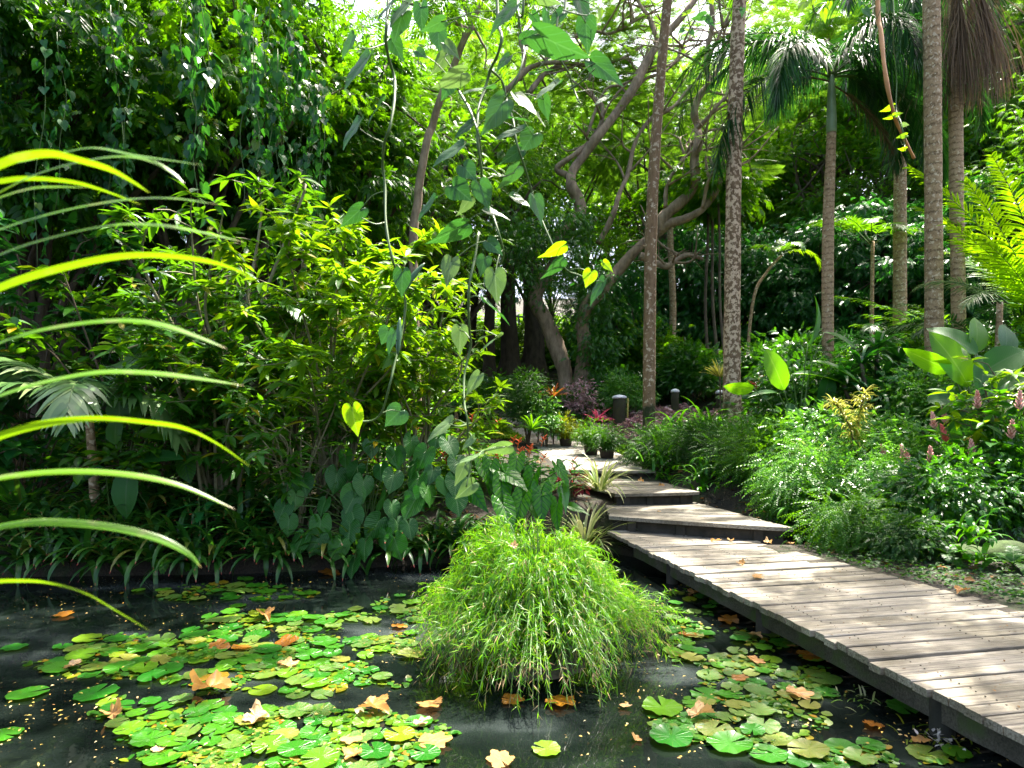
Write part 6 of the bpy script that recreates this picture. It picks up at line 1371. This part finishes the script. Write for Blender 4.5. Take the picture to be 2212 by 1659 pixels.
def heliconia(label, px, D, n, H, seed, nfl, fm, lm='shrub', spread=.7, ll=.42, name='parrot_heliconia', tpl=T_PADDLE):
    rg = np.random.default_rng(seed); base = on(px, D); t = thing(name, label, 'plant', base); bs = MB(); pos, dr, nh, sz = [], [], [], []; tips = []
    for i in range(n):
        a = rg.uniform(0, 6.28); r_ = spread * rg.random() ** .5; b0 = np.array([math.cos(a) * r_, math.sin(a) * r_, -.1]); h_ = H * rg.uniform(.6, 1.); le = np.array([math.cos(a), math.sin(a), 0]) * h_ * rg.uniform(.05, .3)
        c = smooth_path([b0, b0 + le * .3 + np.array([0, 0, h_ * .6]), b0 + le + np.array([0, 0, h_])], 5); bs = MB(); bs.tube(c, [.009, .004], 5, cap=False); bs.build('stem', M['stem'], t); tips.append((c[-1], nrm(c[-1] - c[-2])))
        k = int(rg.integers(4, 7)); a2 = rg.uniform(0, 6.28)
        for j in range(k):
            q = c[int((.3 + .7 * j / k) * (len(c) - 1))]; ang = a2 + j * 3.14 + rg.normal(0, .3); d = np.array([math.cos(ang), math.sin(ang), rg.uniform(.1, .7)])
            pos.append(q); dr.append(nrm(d)); nh.append(np.array([-d[0] * .5, -d[1] * .5, 1.])); sz.append(ll * rg.uniform(.7, 1.1))
    b = MB(); b.inst(tpl, np.array(pos), frames(np.array(dr), np.array(nh)), np.array(sz)); b.build('leaves', M[lm], t)
    for i in range(nfl):
        q, d = tips[i % n]; b = MB(); m_ = 5
        if name == 'parrot_heliconia':
            b.tube([q, q + d * .2], .006, 5)
            for j in range(4):
                e = nrm(np.array([(1 if j % 2 else -1) * .8, -.2, .55 + .1 * j])); b.tube([q + d * (.1 + .03 * j), q + d * (.1 + .03 * j) + e * .03, q + d * (.1 + .03 * j) + e * .08], [.012, .011, .003], 6)
        else:
            e = nrm(d + np.array([0, 0, .8]))
            for j in range(26):
                a = j * 2.4; o = np.array([math.cos(a), math.sin(a), .9]); f = j / 26; s0 = q + e * (.02 + .24 * f); b.tube([s0, s0 + o * .028 * (1.15 - .8 * f), s0 + o * .05 * (1.15 - .8 * f) + e * .015], [.014, .013, .003], 5)
        b.build('flower', M[fm], t)
    return t
heliconia('orange flowered heliconia patch left of the gravel path', 1060, 11.3, 34, .95, 311, 16, 'flower_orange', 'shrub', .85, .34)
heliconia('taller heliconia leaves beside the pale vine strand', 985, 11.6, 26, 1.45, 312, 5, 'flower_orange', 'shrub', .7, .42)
heliconia('low dark leafy clump at the foot of the alocasia', 1170, 10.9, 20, .8, 313, 3, 'flower_orange', 'drac', .6, .36)
heliconia('sunlit leafy clump under the large yellow green shrub', 860, 10., 26, .95, 314, 2, 'flower_orange', 'shrub_lit', .8, .36)
heliconia('dark leafy clump on the bank below the crooked pale stems', 480, 8.95, 22, .75, 315, 0, 'flower_orange', 'drac', .9, .34)
# ------------------------------------------------------------------ around the path
bush('topiary_bush', 'dark clipped column bush with a bromeliad at its foot beside the path', on(1140, 17.5), (.55, .5, 1.15), 60, 30, SP_SMALL, .22, .16, M['fern_dark'], 401, lift=.85)
bush('flowering_bush', 'pale white flecked bush right of the dark column bush', on(1178, 17.2), (.42, .4, .8), 36, 22, SP_OVAL, .2, .15, M['pale_glint'], 402, lift=.8)
rosette('cordyline', 'orange red spiky rosette above the pale flecked bush', 'plant', M['orange'], 403, 24, (.35, .55), (.025, .04), (.3, 1.4), (.4, 1.4), on(1195, 17.6) + np.array([0, 0, 1.35]), None, .05)
rosette('cordyline', 'second orange spiky rosette left of the flecked bush', 'plant', M['orange'], 404, 16, (.3, .45), (.03, .04), (.4, 1.4), (.4, 1.3), on(1162, 18) + np.array([0, 0, 1.25]), None, .05)
rosette('bird_nest_plant', 'green strap rosette at the foot of the dark column bush', 'plant', M['palm_mid'], 405, 22, (.45, .7), (.03, .042), (.35, 1.45), (.6, 1.5), on(1150, 16.2) + np.array([0, 0, .55]), None, .05)
rosette('bird_nest_plant', 'yellow green strap rosette on the far side of the path', 'plant', M['palm_lime'], 406, 20, (.5, .8), (.03, .045), (.4, 1.45), (.6, 1.4), on(1075, 19.5) + np.array([0, 0, .2]), None, .05)
rosette('bird_nest_plant', 'upright yellow green strap plant in front of the dark strap mass', 'plant', M['palm_lime'], 407, 16, (.5, .9), (.03, .04), (.7, 1.5), (.3, 1.), on(1258, 19) + np.array([0, 0, .15]), None, .08)
rosette('cordyline', 'pink spiky rosette on a short stem in the mauve bed', 'plant', M['pink'], 408, 22, (.35, .6), (.03, .04), (.2, 1.3), (.5, 1.4), on(1292, 18.3) + np.array([0, 0, .62]), None, .05)
rosette('cordyline', 'dark red spiky rosette right of the mottled palm', 'plant', M['red'], 409, 22, (.4, .6), (.035, .05), (.3, 1.45), (.3, 1.2), on(1640, 16.5) + np.array([0, 0, 1.25]), None, .05)
rosette('cordyline', 'small red rosette by the far pale trunk', 'plant', M['red'], 410, 18, (.4, .6), (.035, .05), (.3, 1.45), (.3, 1.2), on(1458, 22.5) + np.array([0, 0, 1.3]), None, .05)
rosette('croton', 'yellow spiky croton left of the mottled palm', 'plant', M['song'], 411, 26, (.4, .6), (.03, .045), (.4, 1.5), (.2, .9), on(1555, 17.5) + np.array([0, 0, 1.6]), None, .1)
for i, (px, zz) in enumerate([(1195, 1.35), (1162, 1.25), (1292, .62), (1640, 1.25), (1458, 1.3), (1555, 1.6)]): pass
def stalk(parent_label, px, D, h):
    for o in bpy.data.objects:
        if o.get('label') == parent_label:
            b = MB(); b.tube([(0, 0, -h - .1), (.02, 0, -h * .5), (0, 0, .05)], .022, 7); b.build('stalk', M['twig'], o)
for lab, h_ in (('orange red spiky rosette above the pale flecked bush', 1.35), ('second orange spiky rosette left of the flecked bush', 1.25), ('pink spiky rosette on a short stem in the mauve bed', .62), ('dark red spiky rosette right of the mottled palm', 1.25), ('small red rosette by the far pale trunk', 1.3), ('yellow spiky croton left of the mottled palm', 1.6)): stalk(lab, 0, 0, h_)

def strap_mass(label, px, D, n, L, rad, mat, seed, name='strap_leaf_bank', hz=(.0, .5)):
    rg = np.random.default_rng(seed); t = thing(name, label, 'plant', on(px, D)); b = MB(); az = rg.uniform(0, 6.28, n)
    bx = rg.normal(size=(n, 3)) * np.array([rad[0] * .6, rad[1] * .6, 0]); bx[:, 2] = rg.uniform(*hz, n)
    for i in range(n): bx[i, 2] += gz(t.location[0] + bx[i, 0], t.location[1] + bx[i, 1]) - t.location[2]
    straps(b, rg, bx, az, rg.uniform(.5, 1.45, n), rg.uniform(1.2, 2.6, n), rg.uniform(L * .6, L * 1.15, n), rg.uniform(.018, .034, n), 9); b.build('leaves', M[mat], t)
strap_mass('big dark bank of glossy strap leaves right of the leaning bole', 1300, 22.5, 900, .95, (1.5, .9), 'drac', 501, hz=(.1, .9))
strap_mass('dark strap leaf bank behind the slender palm', 1420, 22.5, 420, .9, (1.3, .9), 'drac', 502, hz=(.1, .8))
strap_mass('upright strap grass in front of the dark post lights', 1440, 14.2, 60, .75, (.3, .25), 'iris', 503)
strap_mass('upright strap grass clump left of the mottled palm base', 1522, 14.0, 70, .8, (.35, .3), 'iris', 504)
strap_mass('arching strap grass clump right of the mottled palm base', 1635, 13.6, 80, .75, (.4, .3), 'iris', 505)
strap_mass('fine arching grass at the foot of the fern hedge by the top step', 1440, 12.8, 90, .5, (.35, .3), 'iris', 506)
strap_mass('fine arching grass at the foot of the fern hedge by the middle step', 1525, 11.4, 80, .5, (.3, .25), 'iris', 507)

def pot_bush(label, px, D, s, mat, seed):
    c = on(px, D); t = thing('potted_bush', label, 'potted plant', c, 'potted bushes along the gravel path'); rg = np.random.default_rng(seed)
    b = MB(); b.tube([(0, 0, z) for z in (-.02, .0, .2, .23, .23, .2)], [.12, .14, .18, .195, .175, .16], 18); b.build('pot', M['pot'], t)
    b = MB(); n = 240; az = rg.uniform(0, 6.28, n); straps(b, rg, np.tile([0, 0, .2], (n, 1)) + rg.normal(size=(n, 3)) * np.array([.06, .06, .0]), az, rg.uniform(.4, 1.5, n), rg.uniform(.3, 1.6, n), rg.uniform(.35, .62, n) * s, rg.uniform(.006, .011, n), 6)
    cs, o = crown_pts(rg, np.array([0, 0, .46 * s]), (.36 * s, .36 * s, .34 * s), 40, -.5, .5); leaf_cloud(b, rg, cs, o, 14, SP_SMALL, .17, .09, .8, .1); b.build('foliage', M[mat], t)
pot_bush('yellowish feathery bush in a pot, farthest up the path', 1222, 17.3, 1.05, 'fern_yellow', 1)
pot_bush('left one of two dark potted feathery bushes on the lawn edge', 1277, 15.6, 1.0, 'fern', 2)
pot_bush('right one of two dark potted feathery bushes, closer to the steps', 1311, 14.9, 1.0, 'fern_dark', 3)

def cover(name, label, poly, n, tpl, size, mat, seed, h=.18, kind='stuff', droop=.2):
    rg = np.random.default_rng(seed); pos = []
    poly = [on(px, D)[:2] for px, D in poly]; pa = np.array(poly); lo, hi = pa.min(0), pa.max(0)
    while len(pos) < n:
        m_ = rg.uniform(lo, hi, (n, 2)); ins = np.zeros(n, bool)
        for i in range(len(pa)):
            a, b_ = pa[i], pa[(i + 1) % len(pa)]; cc = (a[1] > m_[:, 1]) != (b_[1] > m_[:, 1]); ins ^= cc & (m_[:, 0] < (b_[0] - a[0]) * (m_[:, 1] - a[1]) / (b_[1] - a[1] + 1e-12) + a[0])
        d, _, hw = path_near(m_[:, 0], m_[:, 1]); ins &= (d > hw + .05); pos += list(m_[ins])
        if not ins.any(): break
    pos = np.array(pos)[:n]; n = len(pos); hh = h * rg.random(n) ** .7 * (.7 + .5 * np.sin(pos[:, 0] * 3.1) * np.sin(pos[:, 1] * 2.7)); p = np.c_[pos, ground(pos[:, 0], pos[:, 1]) + np.maximum(hh, .01)]
    a = rg.uniform(0, 6.28, n); d = nrm(np.stack([np.cos(a), np.sin(a), rg.uniform(-.2, .6, n) - droop], 1)); b = MB(); b.inst(tpl, p, frames(d, np.array([0, 0, 1.]) + rg.normal(size=(n, 3)) * .4), size * rg.uniform(.6, 1.3, n))
    tag(b.build(name, M[mat]), label, 'ground cover', kind=kind)
cover('mauve_ground_cover', 'bed of mauve leaved ground cover around the post lights', [(1225, 17.6), (1400, 16.6), (1600, 16.2), (1620, 20.2), (1400, 21), (1250, 20.6)], 12000, T_OVAL, .13, 'mauve', 601, .42)
cover('lawn_grass', 'sunlit patch of short lawn beside the gravel path', [(1255, 16.8), (1320, 14.6), (1395, 14.6), (1405, 17), (1290, 17.2)], 9000, T_FARL, .09, 'moss_grass', 602, .06, droop=-.5)
cover('lawn_grass', 'strip of lawn at the turn of the hillside path', [(960, 19), (1140, 18.2), (1130, 21), (960, 22)], 6000, T_FARL, .12, 'moss_grass', 603, .08, droop=-.5)
cover('low_groundcover', 'low leafy ground cover on the moist soil right of the boardwalk', [(1640, 8.6), (1722, 8.0), (1830, 7.15), (2035, 6.1), (2245, 5.28), (2600, 5), (2600, 7.5), (1900, 9.2)], 7000, T_OVAL_S, .06, 'fern_dark', 604, .1)
cover('undergrowth', 'low leafy undergrowth across the left bank', [(-300, 8.7), (600, 8.9), (1000, 9.6), (1060, 13), (900, 17), (-500, 17)], 16000, T_OVAL_S, .17, 'shrub', 605, .5)
cover('undergrowth', 'low leafy undergrowth under the right hand palms', [(1640, 13), (1900, 9.8), (2700, 8), (2900, 22), (1640, 22)], 18000, T_OVAL_S, .16, 'shrub', 606, .5)
cover('undergrowth', 'low undergrowth on the hillside beneath the far trees', [(-600, 18), (1000, 19), (1050, 27), (1200, 32), (2600, 23), (3000, 45), (-1500, 45)], 26000, T_OVAL_S, .32, 'tree_mid', 607, .7)
cover('far_undergrowth', 'leafy undergrowth covering the far hillside under the forest wall', [(-400, 33), (2700, 33), (2300, 62), (0, 62)], 16000, T_OVAL_S, .7, 'tree_mid', 609, 1.2)
cover('sunlit_undergrowth', 'sunlit yellowish undergrowth glowing behind the dark trunks', [(960, 31), (1280, 30), (1400, 36), (900, 37)], 7000, T_OVAL_S, .3, 'tree_lime', 608, .9)  # lime leaf colour stands in for sunlight on this undergrowth

# ------------------------------------------------------------------ hedge and right bank
def fern_bush(label, px, D, rad, seed, mat='fern_dark', ncl=60, per=34, size=.26, lift=.8):
    return bush('fern_bush', label, on(px, D), rad, ncl, per, SP_FINE, size * .9, .16, M[mat], seed, zmin=-.5, inner=.55, flat=.6, lift=lift)
bush('fern_mound', 'low ferny mound touching the boardwalk below the broad one', on(1845, 7.95), (.5, .32, .36), 50, 30, SP_FINE, .2, .13, M['fern'], 871, zmin=-.6, droop=.5)
bush('fern_mound', 'small leafy mound on the soil between boardwalk and bank stones', on(1965, 7.4), (.4, .28, .26), 36, 26, SP_OVAL, .14, .11, M['fern_dark'], 872, zmin=-.6, droop=.4)
fern_bush('dark feathery hedge bush beside the stone seat', 1435, 13.6, (.6, .5, .36), 701)
fern_bush('dark feathery hedge bush in the middle of the hedge row', 1520, 12.8, (.68, .55, .4), 702)
fern_bush('dark feathery hedge bush above the lowest step corner', 1600, 11.6, (.6, .5, .46), 703)
fern_bush('feathery hedge bush with sunlit crown at the right end of the hedge', 1660, 10.8, (.55, .5, .55), 704, 'fern')
bush('gold_dust_bush', 'bushy mid green shrub under the paddle leaves right of the mottled palm', on(1740, 12.2), (.95, .7, 1.15), 70, 30, SP_OVAL, .26, .2, M['gloss'], 705, flowers=('flower_orange', 8, .05))
bush('gold_dust_bush', 'white glinting small leaved shrub below the yellow striped plant', on(1785, 10.6), (.85, .6, .8), 70, 34, SP_OVAL, .22, .18, M['pale_glint'], 706)
bush('fern_mound', 'broad sunlit mound of fine ferny foliage spilling over the boardwalk edge', on(1850, 9.5), (1.25, .75, .58), 150, 40, SP_FINE, .24, .18, M['pale_glint'], 707, zmin=-.6, droop=.5)
bush('fern_mound', 'smaller ferny mound on the boardwalk side of the broad one', on(1760, 9.2), (.6, .45, .42), 60, 34, SP_FINE, .22, .15, M['fern'], 708, zmin=-.6, droop=.6)
bush('glossy_bush', 'dark glossy leaved bush above the bank stones', on(2065, 8.2), (.75, .55, .6), 110, 40, SP_OVAL, .2, .17, M['gloss'], 709, zmin=-.6, droop=.4, flowers=('flower_pale', 6, .05))
bush('glossy_bush', 'dark glossy bush at the right edge under the ginger', on(2225, 8.2), (.75, .55, .7), 100, 40, SP_OVAL, .2, .17, M['gloss'], 710, zmin=-.6, droop=.4)
bush('gold_dust_bush', 'small leaved bush with lit tips behind the red ginger', on(2010, 10.9), (.85, .7, 1.15), 80, 30, SP_OVAL, .24, .2, M['pale_glint'], 711)
bush('gold_dust_bush', 'white flecked bush between the dark dracaena and the ferny mound', on(1940, 9.9), (.6, .5, .75), 60, 28, SP_OVAL, .22, .16, M['pale_glint'], 712)
bush('mixed_bush', 'mid green bush left of the mottled palm trunk', on(1490, 22), (1.1, .8, 1.2), 70, 30, SP_OVAL, .34, .26, M['gloss'], 713)
bush('mixed_bush', 'bushy shrub between mottled palm and red rosette', on(1650, 18), (1.0, .8, 1.4), 70, 30, SP_OVAL, .34, .26, M['gloss'], 714)
bush('mixed_bush', 'green shrub left of the green shafted palm', on(1720, 16), (.9, .8, 1.5), 70, 32, SP_OVAL, .32, .25, M['gloss'], 715)
bush('mixed_bush', 'green shrub right of the green shafted palm', on(1850, 17), (1.1, .8, 1.3), 70, 30, SP_OVAL, .32, .25, M['gloss'], 716)
bush('mixed_bush', 'bushy green shrub in the gap behind the slender palm', on(1395, 24.5), (1.4, 1., 1.5), 70, 30, SP_OVAL, .42, .3, M['tree_mid'], 717)
bush('mixed_bush', 'low bush at the bend of the path', on(1085, 23), (1.2, .9, .7), 50, 26, SP_OVAL, .34, .24, M['gloss'], 718)
bush('mixed_bush', 'bush under the dark trunks left of the hillside path', on(975, 21), (1.3, .9, 1.0), 60, 26, SP_OVAL, .34, .24, M['tree_dark'], 719)
bush('mixed_bush', 'low bush beside the dark column bush', on(1230, 20.5), (.9, .6, .7), 50, 24, SP_OVAL, .28, .2, M['gloss'], 720)
bush('mixed_bush', 'feathery grey green bush beside the thick post light', on(1352, 20.4), (.7, .5, .8), 50, 26, SP_SMALL, .3, .18, M['pale_glint'], 721)
bush('flowering_bush', 'pale mauve flecked bush above the pink rosette', on(1258, 20), (.5, .4, .95), 40, 20, SP_OVAL, .22, .15, M['mauve'], 722)
bush('mixed_bush', 'dark bush behind the big paddle leaves at right', on(2200, 12), (1.3, .9, 1.5), 80, 30, SP_OVAL, .32, .26, M['tree_dark'], 723)
bush('mixed_bush', 'shadowy bush between the two thick palms', on(2040, 15), (1.2, .8, 1.5), 70, 30, SP_OVAL, .32, .26, M['tree_dark'], 724)

def tall_dracaena():
    base = on(1905, 11.6); t = thing('dracaena', 'dark dracaena thicket of drooping broad strap rosettes stacked to the ground', 'plant', base); rg = np.random.default_rng(801); b = MB(); bs = MB()
    for x, z in [(-.0, 2.75), (-.45, 2.35), (.5, 2.4), (.05, 1.9), (-.3, 1.6), (.35, 1.55), (.0, 1.2), (.2, .8), (-.25, .75), (.75, 1.9), (-.75, 1.9), (.0, .4)]:
        n = 34; az = rg.uniform(0, 6.28, n); y = rg.normal(0, .2); z = z * .82
        straps(b, rg, np.tile([x, y, z], (n, 1)), az, rg.uniform(.2, 1.3, n), rg.uniform(.8, 2.4, n), rg.uniform(.5, .85, n), rg.uniform(.04, .06, n), 9, ([0, .12, .5, .85, 1], [.25, .6, 1, .55, .03]), fold=.2)
        bs.tube(smooth_path([(x * .4, y * .4, -.15), (x * .7, y, z * .6), (x, y, z + .05)], 4), .035, 7, cap=False)
    bs.build('canes', M['bark'], t); b.build('leaves', M['drac'], t)
tall_dracaena()
def song():
    base = on(1880, 9.7); t = thing('striped_dracaena', 'cream and green striped plant arching over the ferny mound', 'plant', base); rg = np.random.default_rng(811)
    stem = smooth_path([base, P(1868, 1040, 9.6), P(1848, 985, 9.6), P(1838, 930, 9.5), P(1815, 885, 9.4), P(1800, 872, 9.3)], 8); st2 = smooth_path([P(1848, 985, 9.6), P(1852, 930, 9.6), P(1858, 890, 9.6), P(1868, 850, 9.6)], 7); st3 = smooth_path([P(1868, 1040, 9.6), P(1885, 1050, 9.5), P(1900, 1045, 9.4)], 6)
    b = MB(); bl = MB()
    for s in (stem, st2, st3):
        b.tube(s, np.linspace(.016, .008, len(s)), 7)
        for q in s[6 if s is stem else 3:]:
            n = 8; az = rg.uniform(0, 6.28, n); straps(bl, rg, np.tile(q, (n, 1)), az, rg.uniform(.1, 1.1, n), rg.uniform(.9, 2.2, n), rg.uniform(.14, .26, n), rg.uniform(.009, .013, n), 7)
    b.build('stem', M['twig'], t, world=True); bl.build('leaves', M['song'], t, world=True)
song()
q = P
big_leaf_plant('heliconia', 'heliconia with one upright glowing leaf in front of the mottled palm', 'plant', on(1725, 11.5), [
    (q(1693, 842, 11.2), q(1664, 757, 11.), .38, (.1, -.8, -.55)), (q(1682, 850, 11.3), q(1625, 838, 11.), .14, (0, -.6, 1), M['pale_glint']), (q(1628, 838, 11.), q(1572, 843, 10.9), .26, (0, -.8, -.5)), (q(1712, 808, 11.4), q(1835, 802, 11.2), .2, (0, -.45, 1)), (q(1755, 780, 11.4), q(1868, 800, 11.), .24, (.1, -.4, 1), M['pale_glint']), (q(1745, 745, 11.5), q(1800, 640, 11.8), .24, (.8, -.7, 0), M['paddle_dark']), (q(1780, 718, 11.5), q(1858, 735, 11.1), .2, (0, -.5, 1)), (q(1700, 870, 11.3), q(1740, 930, 11.), .3, (.2, -1, .3), M['paddle_dark']), (q(1790, 810, 11.4), q(1785, 880, 11.2), .36, (.2, -1, .2), M['paddle_dark'])], M['paddle'], T_PADDLE, .165, pr=.016)
big_leaf_plant('banana_plant', 'broad leaved plant with one glowing lime leaf in front of the thick palms', 'plant', on(2125, 9.6), [
    (q(2092, 835, 9.6), q(2035, 715, 9.5), .46, (.3, -.8, -.6), M['paddle']), (q(2055, 800, 9.7), q(1975, 770, 9.4), .3, (0, -.8, -.5), M['paddle']), (q(2105, 760, 9.9), q(2128, 678, 10.), .36, (-.2, -.8, -.6), M['paddle']), (q(2110, 765, 9.8), q(2020, 690, 10.1), .42, (-.3, -.5, .8)), (q(2120, 770, 9.7), q(2140, 840, 9.3), .44, (.3, -.9, .4)), (q(2130, 800, 9.6), q(2215, 745, 9.4), .5, (.2, -.7, .7)), (q(2150, 840, 9.5), q(2230, 800, 9.2), .5, (.1, -.6, .8)), (q(2095, 880, 9.5), q(2075, 990, 9.3), .45, (-.3, -1, .2)), (q(2090, 870, 9.6), q(2020, 850, 9.5), .45, (-.2, -.7, .6)), (q(2170, 760, 9.8), q(2190, 695, 9.9), .4, (.2, -1, .2)), (q(2080, 940, 9.5), q(2060, 1020, 9.3), .4, (0, -1, .2)), (q(2160, 860, 9.4), q(2185, 930, 9.1), .42, (.2, -1, .4))], M['paddle_dark'], T_PADDLE, .165, pr=.022, petiole='stem')
shrub('broadleaf_shrub', 'lime leaved shrub spray at the right edge above the ginger', on(2195, 8.9), 2.5, .8, 9, 5, T_LANCE, .3, 4, M['shrub_lit'], 821, (.05, 0), hmin=.75)
shrub('broadleaf_shrub', 'green leafy shrub at the right edge below the lime spray', on(2260, 8.6), 2.1, .9, 10, 6, T_LANCE, .3, 5, M['gloss'], 822)
heliconia('red ginger with arching glossy leaves left of the lime spray', 2120, 8.9, 20, 1.7, 831, 7, 'flower_pale', 'gloss', .75, .46, 'red_ginger')
heliconia('red ginger with dark pink cones at the right edge', 2200, 8.4, 16, 1.5, 832, 5, 'flower_red', 'gloss', .6, .42, 'red_ginger')
heliconia('low ginger with salmon cones over the stones', 2010, 8.9, 14, 1.15, 833, 4, 'flower_pale', 'gloss', .5, .4, 'red_ginger')
def fern(label, px, D, n, L, seed, mat='fern', z0=.1, ll=.16, e=(.3, 1.2), bend=(1.2, 2.2), loc=None, group=None):
    base = on(px, D) if loc is None else loc; base = base + np.array([0, 0, z0]); t = thing('fern', label, 'fern', base, group); rg = np.random.default_rng(seed); b = MB()
    for i in range(n):
        frond(b, b, rg, (0, 0, 0), i * 2.4 + rg.normal(0, .2), rg.uniform(*e), rg.uniform(*bend), L * rg.uniform(.7, 1.1), 26, ll, .014, 75, .25, .1, .005, start=.15, k=4)
    b.build('fronds', [M[mat], M['stem']], t)
fern('sword fern drooping over the bank beside the boardwalk', 1830, 8.55, 16, .75, 841, z0=.35)
fern('fern with pinked fronds below the ferny mound', 1900, 8.3, 14, .7, 842, z0=.3)
fern('small fern at the corner of the lowest step', 1712, 8.75, 10, .4, 843, z0=.08, ll=.09)
fern('bright small fern hanging to the water among the bromeliads', 285, 8.05, 9, .45, 844, 'fern', .3, .1)
fern('bright fern at the waterline right of the first bromeliads', 375, 8.0, 8, .4, 845, 'fern', .25, .1)
fern('fern under the shrubs in the left shade', 350, 9.5, 14, .8, 846, 'fern_dark', .3, .16)
fern('tree fern fronds showing above the shaded left undergrowth', 420, 10.4, 14, 1.2, 847, 'fern_dark', 1.2, .2)
fern('fern beside the dark glossy bush above the stones', 1985, 8.1, 12, .55, 848, z0=.15)
fern('low fern on the mossy soil midway along the boardwalk', 1900, 7.55, 11, .4, 861, 'fern_dark', .05, .1)
fern('low fern between the boardwalk and the mossy block', 2040, 7.0, 10, .36, 862, 'fern_dark', .05, .09)
fern('small fern at the right edge in front of the mossy blocks', 2190, 6.5, 9, .34, 863, 'fern', .05, .09)
strap_mass('thin grass tuft growing from the bank beside the mossy blocks', 2110, 6.75, 40, .3, (.12, .1), 'iris', 864)
strap_mass('dry tinged grass tuft hanging over the boardwalk corner', 1765, 9., 130, .6, (.35, .2), 'iris', 851, hz=(.2, .5))
strap_mass('grey striped grass tuft on the ferny mound', 1755, 9.9, 50, .6, (.15, .15), 'varieg', 852, hz=(.5, .7))

# white railing glimpsed between the dark trunks
c = on(1132, 33); t = thing('railing', 'bit of white and red railing glimpsed between the dark trunks', 'railing', c)
b = MB(); b.tube([P(1105, 683, 33), P(1150, 686, 33)], .05, 8); b.build('rail', M['metal_white'], t, world=True)
b = MB(); b.tube([P(1150, 686, 33), P(1172, 688, 33)], .055, 8); b.build('red_rail', M['flower_red'], t, world=True)
b = MB(); b.tube([c + np.array([-.3, 0, -.2]), P(1120, 680, 33)], .04, 8); b.tube([P(1165, 810, 33), P(1165, 682, 33)], .04, 8); b.build('posts', M['metal_white'], t, world=True)

# unseen trees added outside the frame, crowns placed to shade boardwalk and pond
OV = tree_proto('unseen_shade_tree', '', 11, 9.4, (1.7, 1.5, .7), 20, 24, SP_OVAL, .5, .42, M['tree_mid'], M['bark'], 77, .2, lean=(-4.2, 1.2))
place(OV, used, np.array([10.1, 6.9, gz(10.1, 6.9)]), 0., 1., 'unseen tree added right of the frame to shade the near boardwalk', None)

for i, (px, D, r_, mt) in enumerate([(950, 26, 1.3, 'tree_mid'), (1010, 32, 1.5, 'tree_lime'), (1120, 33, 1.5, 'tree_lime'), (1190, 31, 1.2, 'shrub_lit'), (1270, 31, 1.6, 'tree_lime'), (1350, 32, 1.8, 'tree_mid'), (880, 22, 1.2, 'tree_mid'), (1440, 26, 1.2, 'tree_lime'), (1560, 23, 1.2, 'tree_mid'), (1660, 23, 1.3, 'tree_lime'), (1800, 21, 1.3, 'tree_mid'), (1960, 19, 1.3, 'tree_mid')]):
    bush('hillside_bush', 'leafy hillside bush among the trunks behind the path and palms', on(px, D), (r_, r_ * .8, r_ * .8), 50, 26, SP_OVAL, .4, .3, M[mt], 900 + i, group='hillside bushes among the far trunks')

def pond_shade_tree():  # added out of view; limb and crown placed to shade the left pond
    t = thing('pond_shade_tree', 'unseen tree added outside the left edge to shade the pond, meant to carry the vines', 'tree', (-9.5, 5.4, gz(-9.5, 5.4))); rg = np.random.default_rng(88)
    z0 = t.location[2]; b = MB()
    main = smooth_path([(-9.5, 5.4, z0 - .4), (-9.4, 5.6, 4), (-8.6, 6.3, 8), (-6, 7.6, 10.3), (-3, 8.8, 11.2), (0, 9.6, 11.6), (1.6, 9.9, 11.8)], 6); b.tube(main, np.linspace(.42, .05, len(main)), 12)
    cs = np.array([[rg.uniform(-4.2, 1.4), rg.uniform(8.6, 10.8), rg.uniform(10.9, 12.3)] for _ in range(34)]); branches(b, rg, main[len(main) // 2:], cs, .05, 5)
    b.build('trunk', M['bark'], t, world=True); b = MB(); leaf_cloud(b, rg, cs, nrm(rg.normal(size=cs.shape)), 20, SP_OVAL, .55, .45, .4); b.build('crown', M['tree_mid'], t, world=True)
pond_shade_tree()
